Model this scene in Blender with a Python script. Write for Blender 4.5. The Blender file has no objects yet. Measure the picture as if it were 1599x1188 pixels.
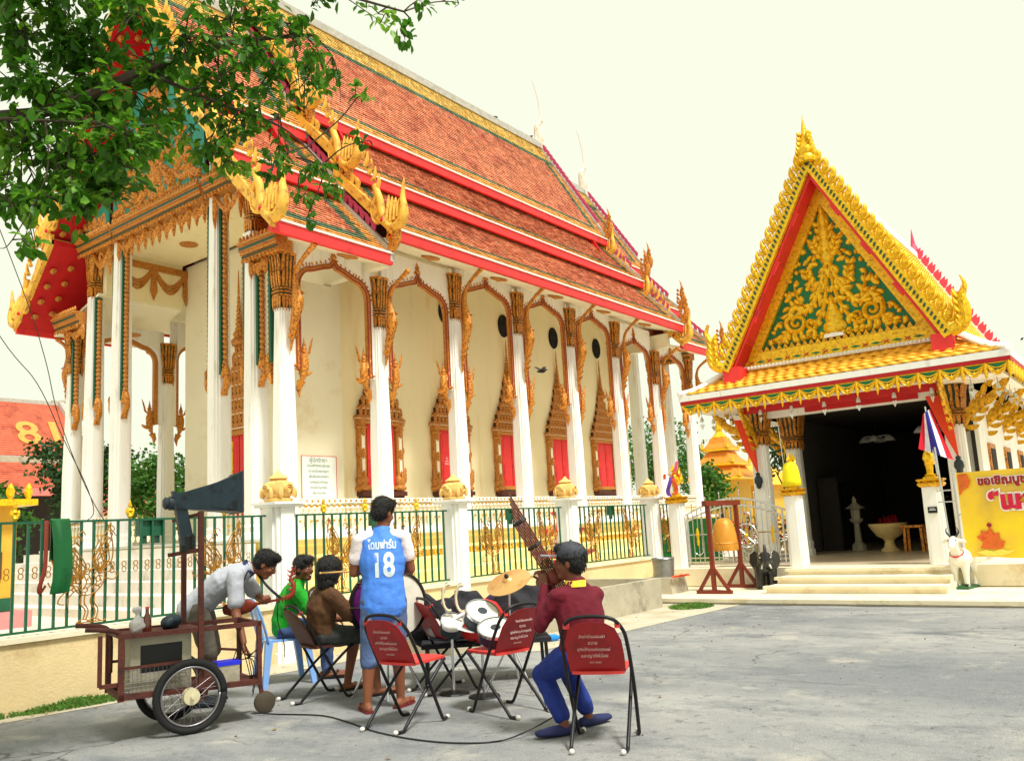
import bpy, bmesh, math, random
import numpy as np
from mathutils import Vector, Matrix
random.seed(7); np.random.seed(7)
R = math.radians
SC = bpy.context.scene
COL = SC.collection

# ---------------------------------------------------------------- camera
PITCH, ROLL, YAW = R(8.7026), R(-3.1447), R(37.297)
CAMH = 1.41
fwd = Vector((math.cos(YAW)*math.cos(PITCH), math.sin(YAW)*math.cos(PITCH), math.sin(PITCH)))
rt0 = Vector((math.sin(YAW), -math.cos(YAW), 0)); up0 = rt0.cross(fwd)
rt = rt0*math.cos(ROLL)+up0*math.sin(ROLL); upv = -rt0*math.sin(ROLL)+up0*math.cos(ROLL)
cd = bpy.data.cameras.new('camera'); cam = bpy.data.objects.new('camera', cd); COL.objects.link(cam)
cam.matrix_world = Matrix(((rt.x, upv.x, -fwd.x, 0), (rt.y, upv.y, -fwd.y, 0), (rt.z, upv.z, -fwd.z, CAMH), (0, 0, 0, 1)))
cd.sensor_width = 36; cd.lens = 1329.77/1599*36; cd.shift_y = (617.45-594)/1599
cd.clip_start = .05; cd.clip_end = 2000
SC.camera = cam
# ---------------------------------------------------------------- light
SUN_DIR = Vector((-.15, -.75, 1.3)).normalized()      # towards the sun
w = bpy.data.worlds.new('World'); SC.world = w; w.use_nodes = True
nt = w.node_tree; nt.nodes.clear()
sky = nt.nodes.new('ShaderNodeTexSky'); sky.sky_type = 'NISHITA'; sky.sun_disc = False
sky.sun_elevation = math.asin(SUN_DIR.z); sky.sun_rotation = math.atan2(SUN_DIR.x, SUN_DIR.y)
sky.dust_density = 6; sky.air_density = 1.2
bg = nt.nodes.new('ShaderNodeBackground'); bg.inputs[1].default_value = .12
bg2 = nt.nodes.new('ShaderNodeBackground'); bg2.inputs[0].default_value = (.72, .74, .592, 1); bg2.inputs[1].default_value = 1.0   # even overcast veil
mx = nt.nodes.new('ShaderNodeMixShader'); mx.inputs[0].default_value = .93
wo = nt.nodes.new('ShaderNodeOutputWorld')
nt.links.new(sky.outputs[0], bg.inputs[0]); nt.links.new(bg.outputs[0], mx.inputs[1])
nt.links.new(bg2.outputs[0], mx.inputs[2]); nt.links.new(mx.outputs[0], wo.inputs[0])
sl = bpy.data.lights.new('sun', 'SUN'); sl.energy = 3.4; sl.angle = R(10); sl.color = (1, .97, .92)
so = bpy.data.objects.new('sun', sl); COL.objects.link(so)
so.rotation_euler = SUN_DIR.to_track_quat('Z', 'Y').to_euler()
SC.view_settings.view_transform = 'Standard'; SC.view_settings.look = 'None'
SC.view_settings.exposure = 0.5; SC.view_settings.gamma = 1.0; SC.view_settings.use_curve_mapping = False
SC.cycles.use_adaptive_sampling = True
SC.cycles.use_denoising = True
SC.cycles.max_bounces = 6; SC.cycles.transparent_max_bounces = 8

# ---------------------------------------------------------------- helpers
def lin(c):
    return tuple((x/255/12.92 if x/255 <= .04045 else ((x/255+.055)/1.055)**2.4) for x in c)
MATS = {}
def mat(name, rgb, rough=.6, metal=0., var=.15, scale=6., bump=0., bscale=40., c2=None, c2amt=.5, c2scale=3., spec=.4, trans=0., rnd=.0, stretch=None, coat=0., vattr=None):
    """procedural material: base colour with noise variation, optional second colour in patches, bump"""
    m = bpy.data.materials.new(name); m.use_nodes = True; N = m.node_tree.nodes; L = m.node_tree.links
    b = N['Principled BSDF']; b.inputs['Roughness'].default_value = rough; b.inputs['Metallic'].default_value = metal
    b.inputs['Specular IOR Level'].default_value = spec; b.inputs['Coat Weight'].default_value = coat
    tc = N.new('ShaderNodeTexCoord'); src = tc.outputs['Object']
    if stretch:
        mp = N.new('ShaderNodeMapping'); mp.inputs['Scale'].default_value = stretch; L.new(src, mp.inputs[0]); src = mp.outputs[0]
    base = lin(rgb)
    n = N.new('ShaderNodeTexNoise'); n.inputs['Scale'].default_value = scale; n.inputs['Detail'].default_value = 6; n.inputs['Roughness'].default_value = .65
    L.new(src, n.inputs['Vector'])
    mr = N.new('ShaderNodeMapRange'); mr.inputs[1].default_value = .3; mr.inputs[2].default_value = .7
    mr.inputs[3].default_value = 1-var; mr.inputs[4].default_value = 1+var*.6; L.new(n.outputs[0], mr.inputs[0])
    col = N.new('ShaderNodeRGB'); col.outputs[0].default_value = (*base, 1); cur = col.outputs[0]
    if c2:
        n2 = N.new('ShaderNodeTexNoise'); n2.inputs['Scale'].default_value = c2scale; n2.inputs['Detail'].default_value = 8; n2.inputs['Roughness'].default_value = .7
        L.new(src, n2.inputs['Vector'])
        r2 = N.new('ShaderNodeMapRange'); r2.inputs[1].default_value = .62-.24*c2amt; r2.inputs[2].default_value = .74-.24*c2amt; L.new(n2.outputs[0], r2.inputs[0])
        mxr = N.new('ShaderNodeMix'); mxr.data_type = 'RGBA'; mxr.inputs[7].default_value = (*lin(c2), 1)
        L.new(r2.outputs[0], mxr.inputs[0]); L.new(cur, mxr.inputs[6]); cur = mxr.outputs[2]
    fac = mr.outputs[0]
    if rnd:
        oi = N.new('ShaderNodeObjectInfo'); r3 = N.new('ShaderNodeMapRange'); r3.inputs[3].default_value = 1-rnd; r3.inputs[4].default_value = 1+rnd
        L.new(oi.outputs['Random'], r3.inputs[0]); mm = N.new('ShaderNodeMath'); mm.operation = 'MULTIPLY'
        L.new(fac, mm.inputs[0]); L.new(r3.outputs[0], mm.inputs[1]); fac = mm.outputs[0]
    if vattr:
        at_ = N.new('ShaderNodeAttribute'); at_.attribute_name = vattr; mm = N.new('ShaderNodeMath'); mm.operation = 'MULTIPLY'; L.new(fac, mm.inputs[0]); L.new(at_.outputs['Fac'], mm.inputs[1]); fac = mm.outputs[0]
    vm = N.new('ShaderNodeVectorMath'); vm.operation = 'SCALE'; L.new(cur, vm.inputs[0]); L.new(fac, vm.inputs['Scale'])
    L.new(vm.outputs[0], b.inputs['Base Color'])
    if bump:
        nb = N.new('ShaderNodeTexNoise'); nb.inputs['Scale'].default_value = bscale; nb.inputs['Detail'].default_value = 5; L.new(src, nb.inputs['Vector'])
        bp = N.new('ShaderNodeBump'); bp.inputs['Strength'].default_value = min(1, bump); bp.inputs['Distance'].default_value = .02; L.new(nb.outputs[0], bp.inputs['Height']); L.new(bp.outputs[0], b.inputs['Normal'])
    if trans:
        t = N.new('ShaderNodeBsdfTranslucent'); ms = N.new('ShaderNodeMixShader'); ms.inputs[0].default_value = trans
        L.new(vm.outputs[0], t.inputs[0]); L.new(b.outputs[0], ms.inputs[1]); L.new(t.outputs[0], ms.inputs[2]); L.new(ms.outputs[0], N['Material Output'].inputs[0])
    MATS[name] = m
    return m

class MB:
    """collects geometry; build() links it as ONE mesh object"""
    def __init__(s): s.v = []; s.f = []; s.m = []; s.mi = 0
    def add(s, vs, fs):
        o = len(s.v); s.v.extend([tuple(p) for p in vs]); s.f.extend([tuple(i+o for i in f) for f in fs]); s.m.extend([s.mi]*len(fs)); return s
    def box(s, c, d, rz=0., M=None):
        x, y, z = [k/2 for k in d]
        P = [Vector((a*x, b*y, e*z)) for a in (-1, 1) for b in (-1, 1) for e in (-1, 1)]
        T = Matrix.Translation(c) @ (Matrix.Rotation(rz, 4, 'Z') if M is None else M.to_4x4())
        return s.add([T @ p for p in P], [(0, 1, 3, 2), (4, 6, 7, 5), (0, 4, 5, 1), (2, 3, 7, 6), (0, 2, 6, 4), (1, 5, 7, 3)])
    def bx(s, x0, x1, y0, y1, z0, z1): return s.box(((x0+x1)/2, (y0+y1)/2, (z0+z1)/2), (abs(x1-x0), abs(y1-y0), abs(z1-z0)))
    def bar(s, p, q, wd, ht=None, up=(0, 0, 1)):
        p, q = Vector(p), Vector(q); d = (q-p); ln = d.length; d.normalize(); up = Vector(up)
        if abs(d.dot(up)) > .98: up = Vector((1, 0, 0)) if abs(d.x) < .9 else Vector((0, 1, 0))
        sd = d.cross(up).normalized(); u2 = sd.cross(d)
        return s.box((p+q)/2, (ln, wd, ht or wd), M=Matrix((d, sd, u2)).transposed())
    def loft(s, rings, cap=True, closed=True):
        n = len(rings[0]); vs = [p for r in rings for p in r]; fs = []
        for i in range(len(rings)-1):
            for j in range(n if closed else n-1):
                k = (j+1) % n; fs.append((i*n+j, i*n+k, (i+1)*n+k, (i+1)*n+j))
        if cap and closed:
            fs.append(tuple(range(n))[::-1]); fs.append(tuple((len(rings)-1)*n+j for j in range(n)))
        return s.add(vs, fs)
    def tube(s, pts, r, n=8, side=None, flat=1., cap=True, rnd=False):
        """swept tube; r scalar/list; flat = ratio of the half-width along `side` x dir"""
        pts = [Vector(p) for p in pts]; k = len(pts)
        rr = [r]*k if not hasattr(r, '__len__') else list(r)
        rings = []; prev = Vector(side) if side is not None else None
        for i, p in enumerate(pts):
            t = (pts[min(i+1, k-1)]-pts[max(i-1, 0)])
            if t.length < 1e-9: t = Vector((0, 0, 1))
            t.normalize()
            if prev is None:
                prev = Vector((0, 0, 1)) if abs(t.z) < .9 else Vector((1, 0, 0))
            a = (prev-t*prev.dot(t))
            if a.length < 1e-6: a = t.orthogonal()
            a.normalize(); b = t.cross(a); prev = a
            ra = rr[i]; ra, rb = (ra if hasattr(ra, '__len__') else (ra, ra*flat))
            rings.append([p+a*(ra*math.cos(2*math.pi*j/n))+b*(rb*math.sin(2*math.pi*j/n)) for j in range(n)])
            if rnd and i in (0, k-1):
                sg = -1 if i == 0 else 1; ex = []
                for q in ((.5, .87), (.85, .5)) if i else ((.85, .5), (.5, .87)):
                    off = t*(sg*q[0]*min(ra, rb)); ex.append([p+off+a*(ra*q[1]*math.cos(2*math.pi*j/n))+b*(rb*q[1]*math.sin(2*math.pi*j/n)) for j in range(n)])
                if i == 0: rings = ex+rings
                else: rings = rings+ex
        return s.loft(rings, cap)
    def lathe(s, prof, n=16, c=(0, 0, 0), M=None, cap=True, sq=False):
        """prof: (radius, z) pairs"""
        c = Vector(c); rings = []
        for r, z in prof:
            if sq: pl = [Vector((r*a, r*b, z)) for a, b in ((1, 1), (-1, 1), (-1, -1), (1, -1))]
            else: pl = [Vector((r*math.cos(2*math.pi*j/n), r*math.sin(2*math.pi*j/n), z)) for j in range(n)]
            rings.append([c+((M @ p) if M is not None else p) for p in pl])
        return s.loft(rings, cap)
    def prism(s, poly, fn, d0, d1):
        """polygon (a,b) extruded from d0 to d1; fn(a,b,d) -> xyz"""
        n = len(poly); vs = [fn(a, b, d0) for a, b in poly]+[fn(a, b, d1) for a, b in poly]
        fs = [tuple(range(n))[::-1], tuple(range(n, 2*n))]+[(i, (i+1) % n, n+(i+1) % n, n+i) for i in range(n)]
        return s.add(vs, fs)
    def sphere(s, c, r, n=12, k=8, M=None):
        r = (r, r, r) if not hasattr(r, '__len__') else r; c = Vector(c); rings = []
        for i in range(k+1):
            th = math.pi*(i+.0)/k; z = -math.cos(th); q = max(math.sin(th), .02)
            ring = [Vector((r[0]*q*math.cos(2*math.pi*j/n), r[1]*q*math.sin(2*math.pi*j/n), r[2]*z)) for j in range(n)]
            rings.append([c+((M @ p) if M is not None else p) for p in ring])
        return s.loft(rings)
    def scroll(s, pts, wd, fn, dep):
        """raised ridge ribbon along a 2-D path: pts (a,b), half widths, depth; fn(a,b,d)"""
        k = len(pts); rings = []
        for i in range(k):
            ax, ay = pts[max(i-1, 0)]; bx, by = pts[min(i+1, k-1)]
            tx, ty = bx-ax, by-ay; l = math.hypot(tx, ty) or 1; nx, ny = -ty/l, tx/l
            q = wd[i] if hasattr(wd, '__len__') else wd; x, y = pts[i]
            dd = dep*min(1, .35+q/(max(wd) if hasattr(wd, '__len__') else wd))
            rings.append([fn(x-nx*q, y-ny*q, 0), fn(x-nx*q*.55, y-ny*q*.55, dd*.8), fn(x, y, dd), fn(x+nx*q*.55, y+ny*q*.55, dd*.8), fn(x+nx*q, y+ny*q, 0)])
        return s.loft(rings, cap=True, closed=True)
    def leaf2(s, x, y, ang, ln, wd, curl, fn, dep, n=7):
        """flame shaped leaf (kranok)"""
        pts = []; a = ang
        for i in range(n+1):
            pts.append((x, y)); t = i/n; x += math.cos(a)*ln/n; y += math.sin(a)*ln/n; a += curl/n*(.4+1.2*t)
        prof = [wd*(math.sin(math.pi*min(1, (i/n)*.92+.10))**.8) if i < n else wd*.03 for i in range(n+1)]
        return s.scroll(pts, prof, fn, dep)
    def mesh(s, name, mats, smooth=False):
        me = bpy.data.meshes.new(name); me.from_pydata(s.v, [], s.f); mats = mats if isinstance(mats, (list, tuple)) else [mats]
        for m in mats: me.materials.append(m)
        if len(mats) > 1: me.polygons.foreach_set('material_index', s.m)
        b = bmesh.new(); b.from_mesh(me); bmesh.ops.recalc_face_normals(b, faces=b.faces[:]); b.to_mesh(me); b.free()
        if smooth: me.shade_smooth() if smooth is True else me.set_sharp_from_angle(angle=R(smooth))
        if smooth and smooth is not True:
            me.polygons.foreach_set('use_smooth', [True]*len(me.polygons))
        me.update(); return me
    def build(s, name, mats, parent=None, smooth=False, **k): return put(name, s.mesh(name, mats, smooth), parent, **k)

def put(name, me, parent=None, loc=None, rot=None, scale=None, world=True, kind=None, label=None):
    """link a mesh as an object. parts given in world coordinates keep them (parent offset cancelled) unless world=False"""
    o = bpy.data.objects.new(name, me); COL.objects.link(o)
    if parent is not None:
        o.parent = parent
        if world and parent.get('_w'): o.matrix_parent_inverse = Matrix.Translation(-parent.location)
    if loc is not None: o.location = loc
    if rot is not None: o.rotation_euler = rot
    if scale is not None: o.scale = scale if hasattr(scale, '__len__') else (scale,)*3
    if kind: o['kind'] = kind
    if label: o['label'] = label
    return o
def tag(o, label=None, cat=None, group=None, kind=None):
    if label: o['label'] = label
    if cat: o['category'] = cat
    if group: o['group'] = group
    if kind: o['kind'] = kind
    return o
def thing(name, label, cat, loc=(0, 0, 0), rz=0., group=None, world=False):
    """Empty at a thing's base. world=True: its parts are given in world coordinates"""
    o = bpy.data.objects.new(name, None); COL.objects.link(o); o.location = loc; o.rotation_euler = (0, 0, rz); o.empty_display_size = .2
    if world: o['_w'] = 1
    return tag(o, label, cat, group)
def kids(o): return [c for c in list(COL.objects) if c.parent == o] if False else list(o.children)
def copy_tree(o, parent=None, label=None, loc=None, rz=None):
    c = o.copy(); COL.objects.link(c)
    if parent is not None: c.parent = parent
    for ch in list(o.children): copy_tree(ch, c)
    if label: c['label'] = label
    if loc is not None: c.location = loc
    if rz is not None: c.rotation_euler = (0, 0, rz)
    return c
def interp(tab, x):
    for (a, b), (c, d) in zip(tab, tab[1:]):
        if x <= c: return b+(d-b)*(x-a)/(c-a)
    return tab[-1][1]
def bez(p0, p1, p2, p3, n=10):
    p0, p1, p2, p3 = map(Vector, (p0, p1, p2, p3)); o = []
    for i in range(n+1):
        t = i/n; q = 1-t; o.append(p0*q**3+p1*3*q*q*t+p2*3*q*t*t+p3*t**3)
    return o
def catmull(pts, n=6):
    pts = [Vector(p) for p in pts]; P = [pts[0]]+pts+[pts[-1]]; o = []
    for i in range(1, len(P)-2):
        a, b, c, d = P[i-1:i+3]
        for k in range(n):
            t = k/n; o.append(.5*((2*b)+(c-a)*t+(2*a-5*b+4*c-d)*t*t+(3*b-a-3*c+d)*t**3))
    o.append(pts[-1]); return o
WORK = bpy.data.scenes.new('work')          # small side scene: evaluating there does not touch the big one
def tmp_eval(o):
    WORK.collection.objects.link(o); vl = WORK.view_layers[0]; vl.update(); return vl.depsgraph
def text_mesh(body, size, name='lettering', bold=0., extrude=.002):
    cu = bpy.data.curves.new(name, 'FONT'); cu.body = body; cu.size = size; cu.extrude = extrude; cu.align_x = 'CENTER'; cu.align_y = 'CENTER'; cu.offset = bold; cu.resolution_u = 4
    o = bpy.data.objects.new('tmp', cu); dg = tmp_eval(o)
    me = bpy.data.meshes.new_from_object(o.evaluated_get(dg)); bpy.data.objects.remove(o); bpy.data.curves.remove(cu); me.name = name
    return me
def fuse(mb, voxel, it=4, noise=None):
    """one continuous surface out of overlapping closed pieces"""
    me = mb.mesh('tmp', [MATS['skin']]); o = bpy.data.objects.new('tmp', me)
    m = o.modifiers.new('r', 'REMESH'); m.mode = 'VOXEL'; m.voxel_size = voxel
    m2 = o.modifiers.new('s', 'SMOOTH'); m2.factor = .5; m2.iterations = it
    dg = tmp_eval(o); r = bpy.data.meshes.new_from_object(o.evaluated_get(dg)); bpy.data.objects.remove(o); bpy.data.meshes.remove(me)
    r.materials.clear()
    if noise:
        amp, sc = noise
        from mathutils import noise as nz
        n = len(r.vertices); co = np.empty(n*3); r.vertices.foreach_get('co', co); co = co.reshape(-1, 3); no = np.empty(n*3); r.vertex_normals.foreach_get('vector', no); no = no.reshape(-1, 3)
        h = np.array([amp*nz.noise(Vector(c)*sc)+amp*(.8-2*abs(nz.noise(Vector((c[0], c[1], c[2]*.7))*sc*.8+Vector((7, 3, 1))))) for c in co]); co = co+no*h[:, None]; r.vertices.foreach_set('co', co.ravel()); r.update()
    r.shade_smooth(); return r

# ---------------------------------------------------------------- materials
WHITE = mat('white_paint', (238, 237, 232), .55, var=.05, scale=3, c2=(206, 200, 182), c2amt=.22, c2scale=1.3, bump=.06, bscale=30, stretch=(3, 3, .35))
CREAM = mat('cream_plaster', (244, 231, 188), .75, var=.03, scale=1.2, c2=(232, 212, 158), c2amt=.26, c2scale=.7, stretch=(2.2, 2.2, .35), bump=.08, bscale=20)
CREAM2 = mat('pale_plaster', (240, 232, 204), .75, var=.03, scale=1.2, c2=(230, 216, 178), c2amt=.3, c2scale=.9, bump=.08, bscale=20)
YPLINTH = mat('yellow_plinth_paint', (240, 220, 142), .7, var=.1, scale=2, c2=(216, 190, 110), c2amt=.35, c2scale=2, bump=.1)
WALLTAN = mat('tan_wall_render', (226, 202, 152), .85, var=.1, scale=2.2, c2=(200, 172, 122), c2amt=.4, c2scale=1.4, bump=.25, bscale=50)
PLATF = mat('cream_platform', (232, 220, 190), .75, var=.08, scale=2, c2=(208, 192, 156), c2amt=.4, c2scale=1.8, bump=.12)
RED = mat('red_board_paint', (226, 52, 52), .5, var=.1, scale=3, c2=(188, 40, 44), c2amt=.3, c2scale=2)
DRED = mat('deep_red_paint', (188, 20, 24), .5, var=.12, scale=4)
GOLD = mat('gold_paint', (224, 166, 24), .36, metal=.35, var=.35, scale=14, c2=(140, 86, 14), c2amt=.45, c2scale=16, bump=.3, bscale=30)  # dark noise flecks painted in for the dark of carved recesses
YGOLD = mat('yellow_gold_paint', (242, 194, 28), .33, metal=.3, var=.25, scale=12, c2=(184, 122, 14), c2amt=.42, c2scale=15, bump=.2, bscale=30)
OGOLD = mat('dark_flecked_orange_gold', (216, 142, 48), .45, metal=.2, var=.4, scale=16, c2=(122, 58, 24), c2amt=.55, c2scale=19, bump=.5, bscale=26)  # dark flecks in the colour stand in for shaded hollows of the carving
OGOLD2 = mat('orange_gold_relief', (212, 142, 56), .5, metal=.1, var=.35, scale=22, c2=(124, 56, 30), c2amt=.55, c2scale=22, bump=.6, bscale=40)
NAGA = mat('naga_yellow', (236, 182, 68), .55, var=.2, scale=8, c2=(176, 110, 40), c2amt=.45, c2scale=6, bump=.2)
DKGREEN = mat('dark_green_enamel', (34, 74, 52), .4, var=.3, scale=10)
EMERALD = mat('emerald_ground', (10, 110, 58), .45, var=.2, scale=8)
TEAL = mat('teal_ground', (34, 140, 122), .5, var=.2, scale=6)
TILE_R = mat('terracotta_tile', (224, 140, 100), .7, var=.3, scale=9, c2=(196, 104, 76), c2amt=.5, c2scale=1.1, vattr='tv')
TILE_O = mat('orange_tile', (230, 166, 84), .6, var=.25, scale=9, c2=(206, 132, 66), c2amt=.4, c2scale=1.5, vattr='tv')
NUMT = mat('number_tile', (226, 150, 66), .7, var=.2, scale=3)
TILE_Y = mat('yellow_tile', (234, 196, 104), .6, var=.22, scale=9, c2=(206, 150, 64), c2amt=.4, c2scale=1.5, vattr='tv')
TILE_G = mat('green_tile', (88, 122, 92), .6, var=.3, scale=9, c2=(120, 122, 84), c2amt=.35, c2scale=1.5, vattr='tv')
TILE_P = mat('glazed_yellow_tile', (244, 178, 44), .6, var=.12, scale=9, c2=(232, 156, 30), c2amt=.35, c2scale=4, rnd=.1)
GREYRIDGE = mat('weathered_grey_mortar', (176, 172, 160), .9, var=.25, scale=5, bump=.3)
PINKLEAF = mat('pink_violet_paint', (196, 72, 116), .5, var=.2, scale=5)
MULLION = mat('dark_recess', (26, 22, 20), .8)
STEEL = mat('stainless_steel', (208, 208, 204), .22, metal=.95, var=.06, scale=8)
IRONGREEN = mat('green_iron_paint', (24, 88, 60), .45, var=.2, scale=20)
GOLDWIRE = mat('gold_wire', (172, 120, 40), .4, metal=.4, var=.3, scale=20)
WOODRED = mat('red_brown_wood', (120, 44, 24), .5, var=.25, scale=6, stretch=(1, 1, .2), bump=.2)
RUST = mat('rusty_brown_iron', (92, 42, 30), .65, var=.35, scale=18, c2=(60, 26, 20), c2amt=.5, c2scale=9, bump=.3)
BLACK = mat('black_satin', (20, 20, 21), .45, var=.2)
RUBBER = mat('tyre_rubber', (26, 26, 27), .8, var=.25, scale=20, bump=.2)
DKGREY = mat('dark_grey_blue', (42, 52, 60), .55, var=.25, scale=8)
CONCRETE = mat('grey_concrete', (176, 168, 146), .9, var=.16, scale=3, c2=(140, 134, 116), c2amt=.4, c2scale=2, bump=.3, bscale=40)
SKIN = mat('skin', (130, 78, 52), .55, var=.1, scale=7, spec=.35)
SKIND = mat('skin_dark', (112, 64, 42), .55, var=.1, scale=7, spec=.35)
HAIR = mat('black_hair', (18, 15, 14), .5, var=.3, scale=60, bump=.6, bscale=160, stretch=(1, 1, .25))
MATS['skin'] = SKIN
# ================================================================ ground
def ground_mat():
    m = bpy.data.materials.new('worn_asphalt'); m.use_nodes = True; N = m.node_tree.nodes; L = m.node_tree.links; b = N['Principled BSDF']
    tc = N.new('ShaderNodeTexCoord')
    def noise(scale, detail, rough=.6, st=None):
        n = N.new('ShaderNodeTexNoise'); n.inputs['Scale'].default_value = scale; n.inputs['Detail'].default_value = detail; n.inputs['Roughness'].default_value = rough
        if st:
            mp = N.new('ShaderNodeMapping'); mp.inputs['Rotation'].default_value = (0, 0, st[0]); mp.inputs['Scale'].default_value = st[1]; L.new(tc.outputs['Object'], mp.inputs[0]); L.new(mp.outputs[0], n.inputs['Vector'])
        else: L.new(tc.outputs['Object'], n.inputs['Vector'])
        return n.outputs[0]
    def mixc(f, a, b_, lo, hi):
        mr = N.new('ShaderNodeMapRange'); mr.inputs[1].default_value = lo; mr.inputs[2].default_value = hi; L.new(f, mr.inputs[0])
        x = N.new('ShaderNodeMix'); x.data_type = 'RGBA'; L.new(mr.outputs[0], x.inputs[0])
        for i, c in ((6, a), (7, b_)):
            if hasattr(c, 'node'): L.new(c, x.inputs[i])
            else: x.inputs[i].default_value = (*lin(c), 1)
        return x.outputs[2]
    c = mixc(noise(.55, 7, .65, (R(50), (1, .45, 1))), (122, 125, 127), (160, 160, 156), .38, .62)
    c = mixc(noise(1.1, 7, .7, (R(50), (1, .5, 1))), c, (98, 103, 108), .50, .68)
    c = mixc(noise(1.7, 5, .6), c, (178, 174, 162), .58, .78)            # dusty sand
    c = mixc(noise(.35, 4, .6), c, (108, 112, 114), .56, .72)
    c = mixc(noise(9, 6, .75), c, (96, 98, 98), .56, .70)
    c = mixc(noise(110, 3, .7), c, (84, 84, 84), .55, .66)                # aggregate
    c = mixc(noise(60, 2, .7), c, (196, 194, 188), .64, .73)
    nz_ = N.new('ShaderNodeTexNoise'); nz_.inputs['Scale'].default_value = 3; nz_.inputs['Detail'].default_value = 5; L.new(tc.outputs['Object'], nz_.inputs['Vector'])
    va = N.new('ShaderNodeVectorMath'); va.operation = 'SCALE'; va.inputs['Scale'].default_value = .35; L.new(nz_.outputs['Color'], va.inputs[0]); vb = N.new('ShaderNodeVectorMath'); L.new(tc.outputs['Object'], vb.inputs[0]); L.new(va.outputs[0], vb.inputs[1])
    vo = N.new('ShaderNodeTexVoronoi'); vo.feature = 'DISTANCE_TO_EDGE'; vo.inputs['Scale'].default_value = .42; L.new(vb.outputs[0], vo.inputs['Vector'])
    ck = N.new('ShaderNodeMapRange'); ck.inputs[1].default_value = .0; ck.inputs[2].default_value = .007; ck.inputs[3].default_value = 1; ck.inputs[4].default_value = 0; L.new(vo.outputs['Distance'], ck.inputs[0])
    gate = N.new('ShaderNodeMapRange'); gate.inputs[1].default_value = .48; gate.inputs[2].default_value = .6; L.new(noise(.5, 3), gate.inputs[0]); cg = N.new('ShaderNodeMath'); cg.operation = 'MULTIPLY'; L.new(ck.outputs[0], cg.inputs[0]); L.new(gate.outputs[0], cg.inputs[1])
    c = mixc(cg.outputs[0], c, (64, 62, 58), 0, 1.2)
    L.new(c, b.inputs['Base Color']); b.inputs['Roughness'].default_value = .92; b.inputs['Specular IOR Level'].default_value = .2
    h = noise(70, 4, .7); h2 = noise(3, 5, .6); ad = N.new('ShaderNodeMath'); ad.operation = 'MULTIPLY_ADD'; ad.inputs[1].default_value = 4; L.new(h2, ad.inputs[0]); L.new(h, ad.inputs[2])
    bp = N.new('ShaderNodeBump'); bp.inputs['Strength'].default_value = .6; bp.inputs['Distance'].default_value = .015; L.new(ad.outputs[0], bp.inputs['Height']); L.new(bp.outputs[0], b.inputs['Normal'])
    return m
GRD = ground_mat()
m = MB(); n = 60
vs = []; fs = []
m.add([(-60, -80, 0), (400, -80, 0), (400, 400, 0), (-60, 400, 0)], [(0, 1, 2, 3)])
tag(m.build('ground', GRD), kind='structure')
SAND = mat('sandy_soil', (190, 182, 160), .95, var=.2, scale=4, c2=(170, 158, 128), c2amt=.5, c2scale=2, bump=.4, bscale=60)
m = MB(); m.add([(8.0, 5.9, .004), (13.02, 5.6, .004), (13.02, 8.4, .004), (3, 8.4, .004), (3.0, 8.1, .004), (7.0, 7.6, .004)], [(0, 1, 2, 3, 4, 5)]); tag(m.build('sandy_verge', SAND), kind='structure')
# courtyard behind the fence and the pavement before the pavilion
YARD = mat('courtyard_tiles', (222, 212, 190), .7, var=.08, scale=2, c2=(196, 186, 160), c2amt=.35, c2scale=1)
m = MB(); m.bx(-30, 70, 8.55, 70, -.05, .05); tag(m.build('courtyard', YARD), kind='structure')
m = MB(); m.bx(13.0, 15.21, -12, 8.3, -.05, .085); tag(m.build('pavement', PLATF), kind='structure')
EDGESHADOW = mat('edge_shadow', (92, 86, 66), .95, var=.4, scale=14)  # dark strip painted in as the shadow gap along the pavement edge
m = MB(); rr = random.Random(4); pts = []
for k in range(140):
    y = 8.0-k*.13; pts.append((12.99-rr.random()*.03, y)); 
vs = [(x, y, .008) for x, y in pts]+[(13.005, y, .03) for x, y in pts]; n = len(pts)
m.add(vs, [(i, i+1, n+i+1, n+i) for i in range(n-1)]); tag(m.build('shadow_line', EDGESHADOW), kind='structure')
# grass tufts
GRASS = mat('grass_blades', (84, 128, 44), .7, var=.3, scale=30, c2=(130, 150, 60), c2amt=.4, c2scale=12)
def grass(name, cx, cy, rx, ry, n, h, label, rot=0, z=0):
    rr = random.Random(int(cx*100)); m = MB()
    for k in range(n):
        a = rr.random()*6.28; q = math.sqrt(rr.random()); lx, ly = rx*q*math.cos(a), ry*q*math.sin(a); x = cx+lx*math.cos(rot)-ly*math.sin(rot); y = cy+lx*math.sin(rot)+ly*math.cos(rot)
        b = rr.random()*6.28; l = h*(.4+.8*rr.random())*(1.15-q*.7); w_ = .004+.003*rr.random(); dx, dy = math.cos(b), math.sin(b); t = .3+.6*rr.random()
        m.add([(x-dy*w_, y+dx*w_, z), (x+dy*w_, y-dx*w_, z), (x+dx*l*t*.35, y+dy*l*t*.35, z+l*.65), (x+dx*l*t, y+dy*l*t, z+l*.9)], [(0, 1, 2), (0, 2, 3)])
    o = m.build(name, GRASS); tag(o, label, 'grass', kind='stuff'); return o
grass('grass', 3.95, 8.2, .5, .13, 1500, .09, 'tuft of grass at the foot of the tan wall', R(-8))
grass('grass', 12.55, 6.25, .42, .33, 2400, .08, 'small green grass patch beside the concrete trough', 0)
grass('grass', 3.2, 8.3, .5, .06, 500, .07, 'thin line of weeds along the tan wall', 0)
PEB = mat('pebble', (120, 112, 98), .9, var=.3)
rr = random.Random(9); m = MB()
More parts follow.
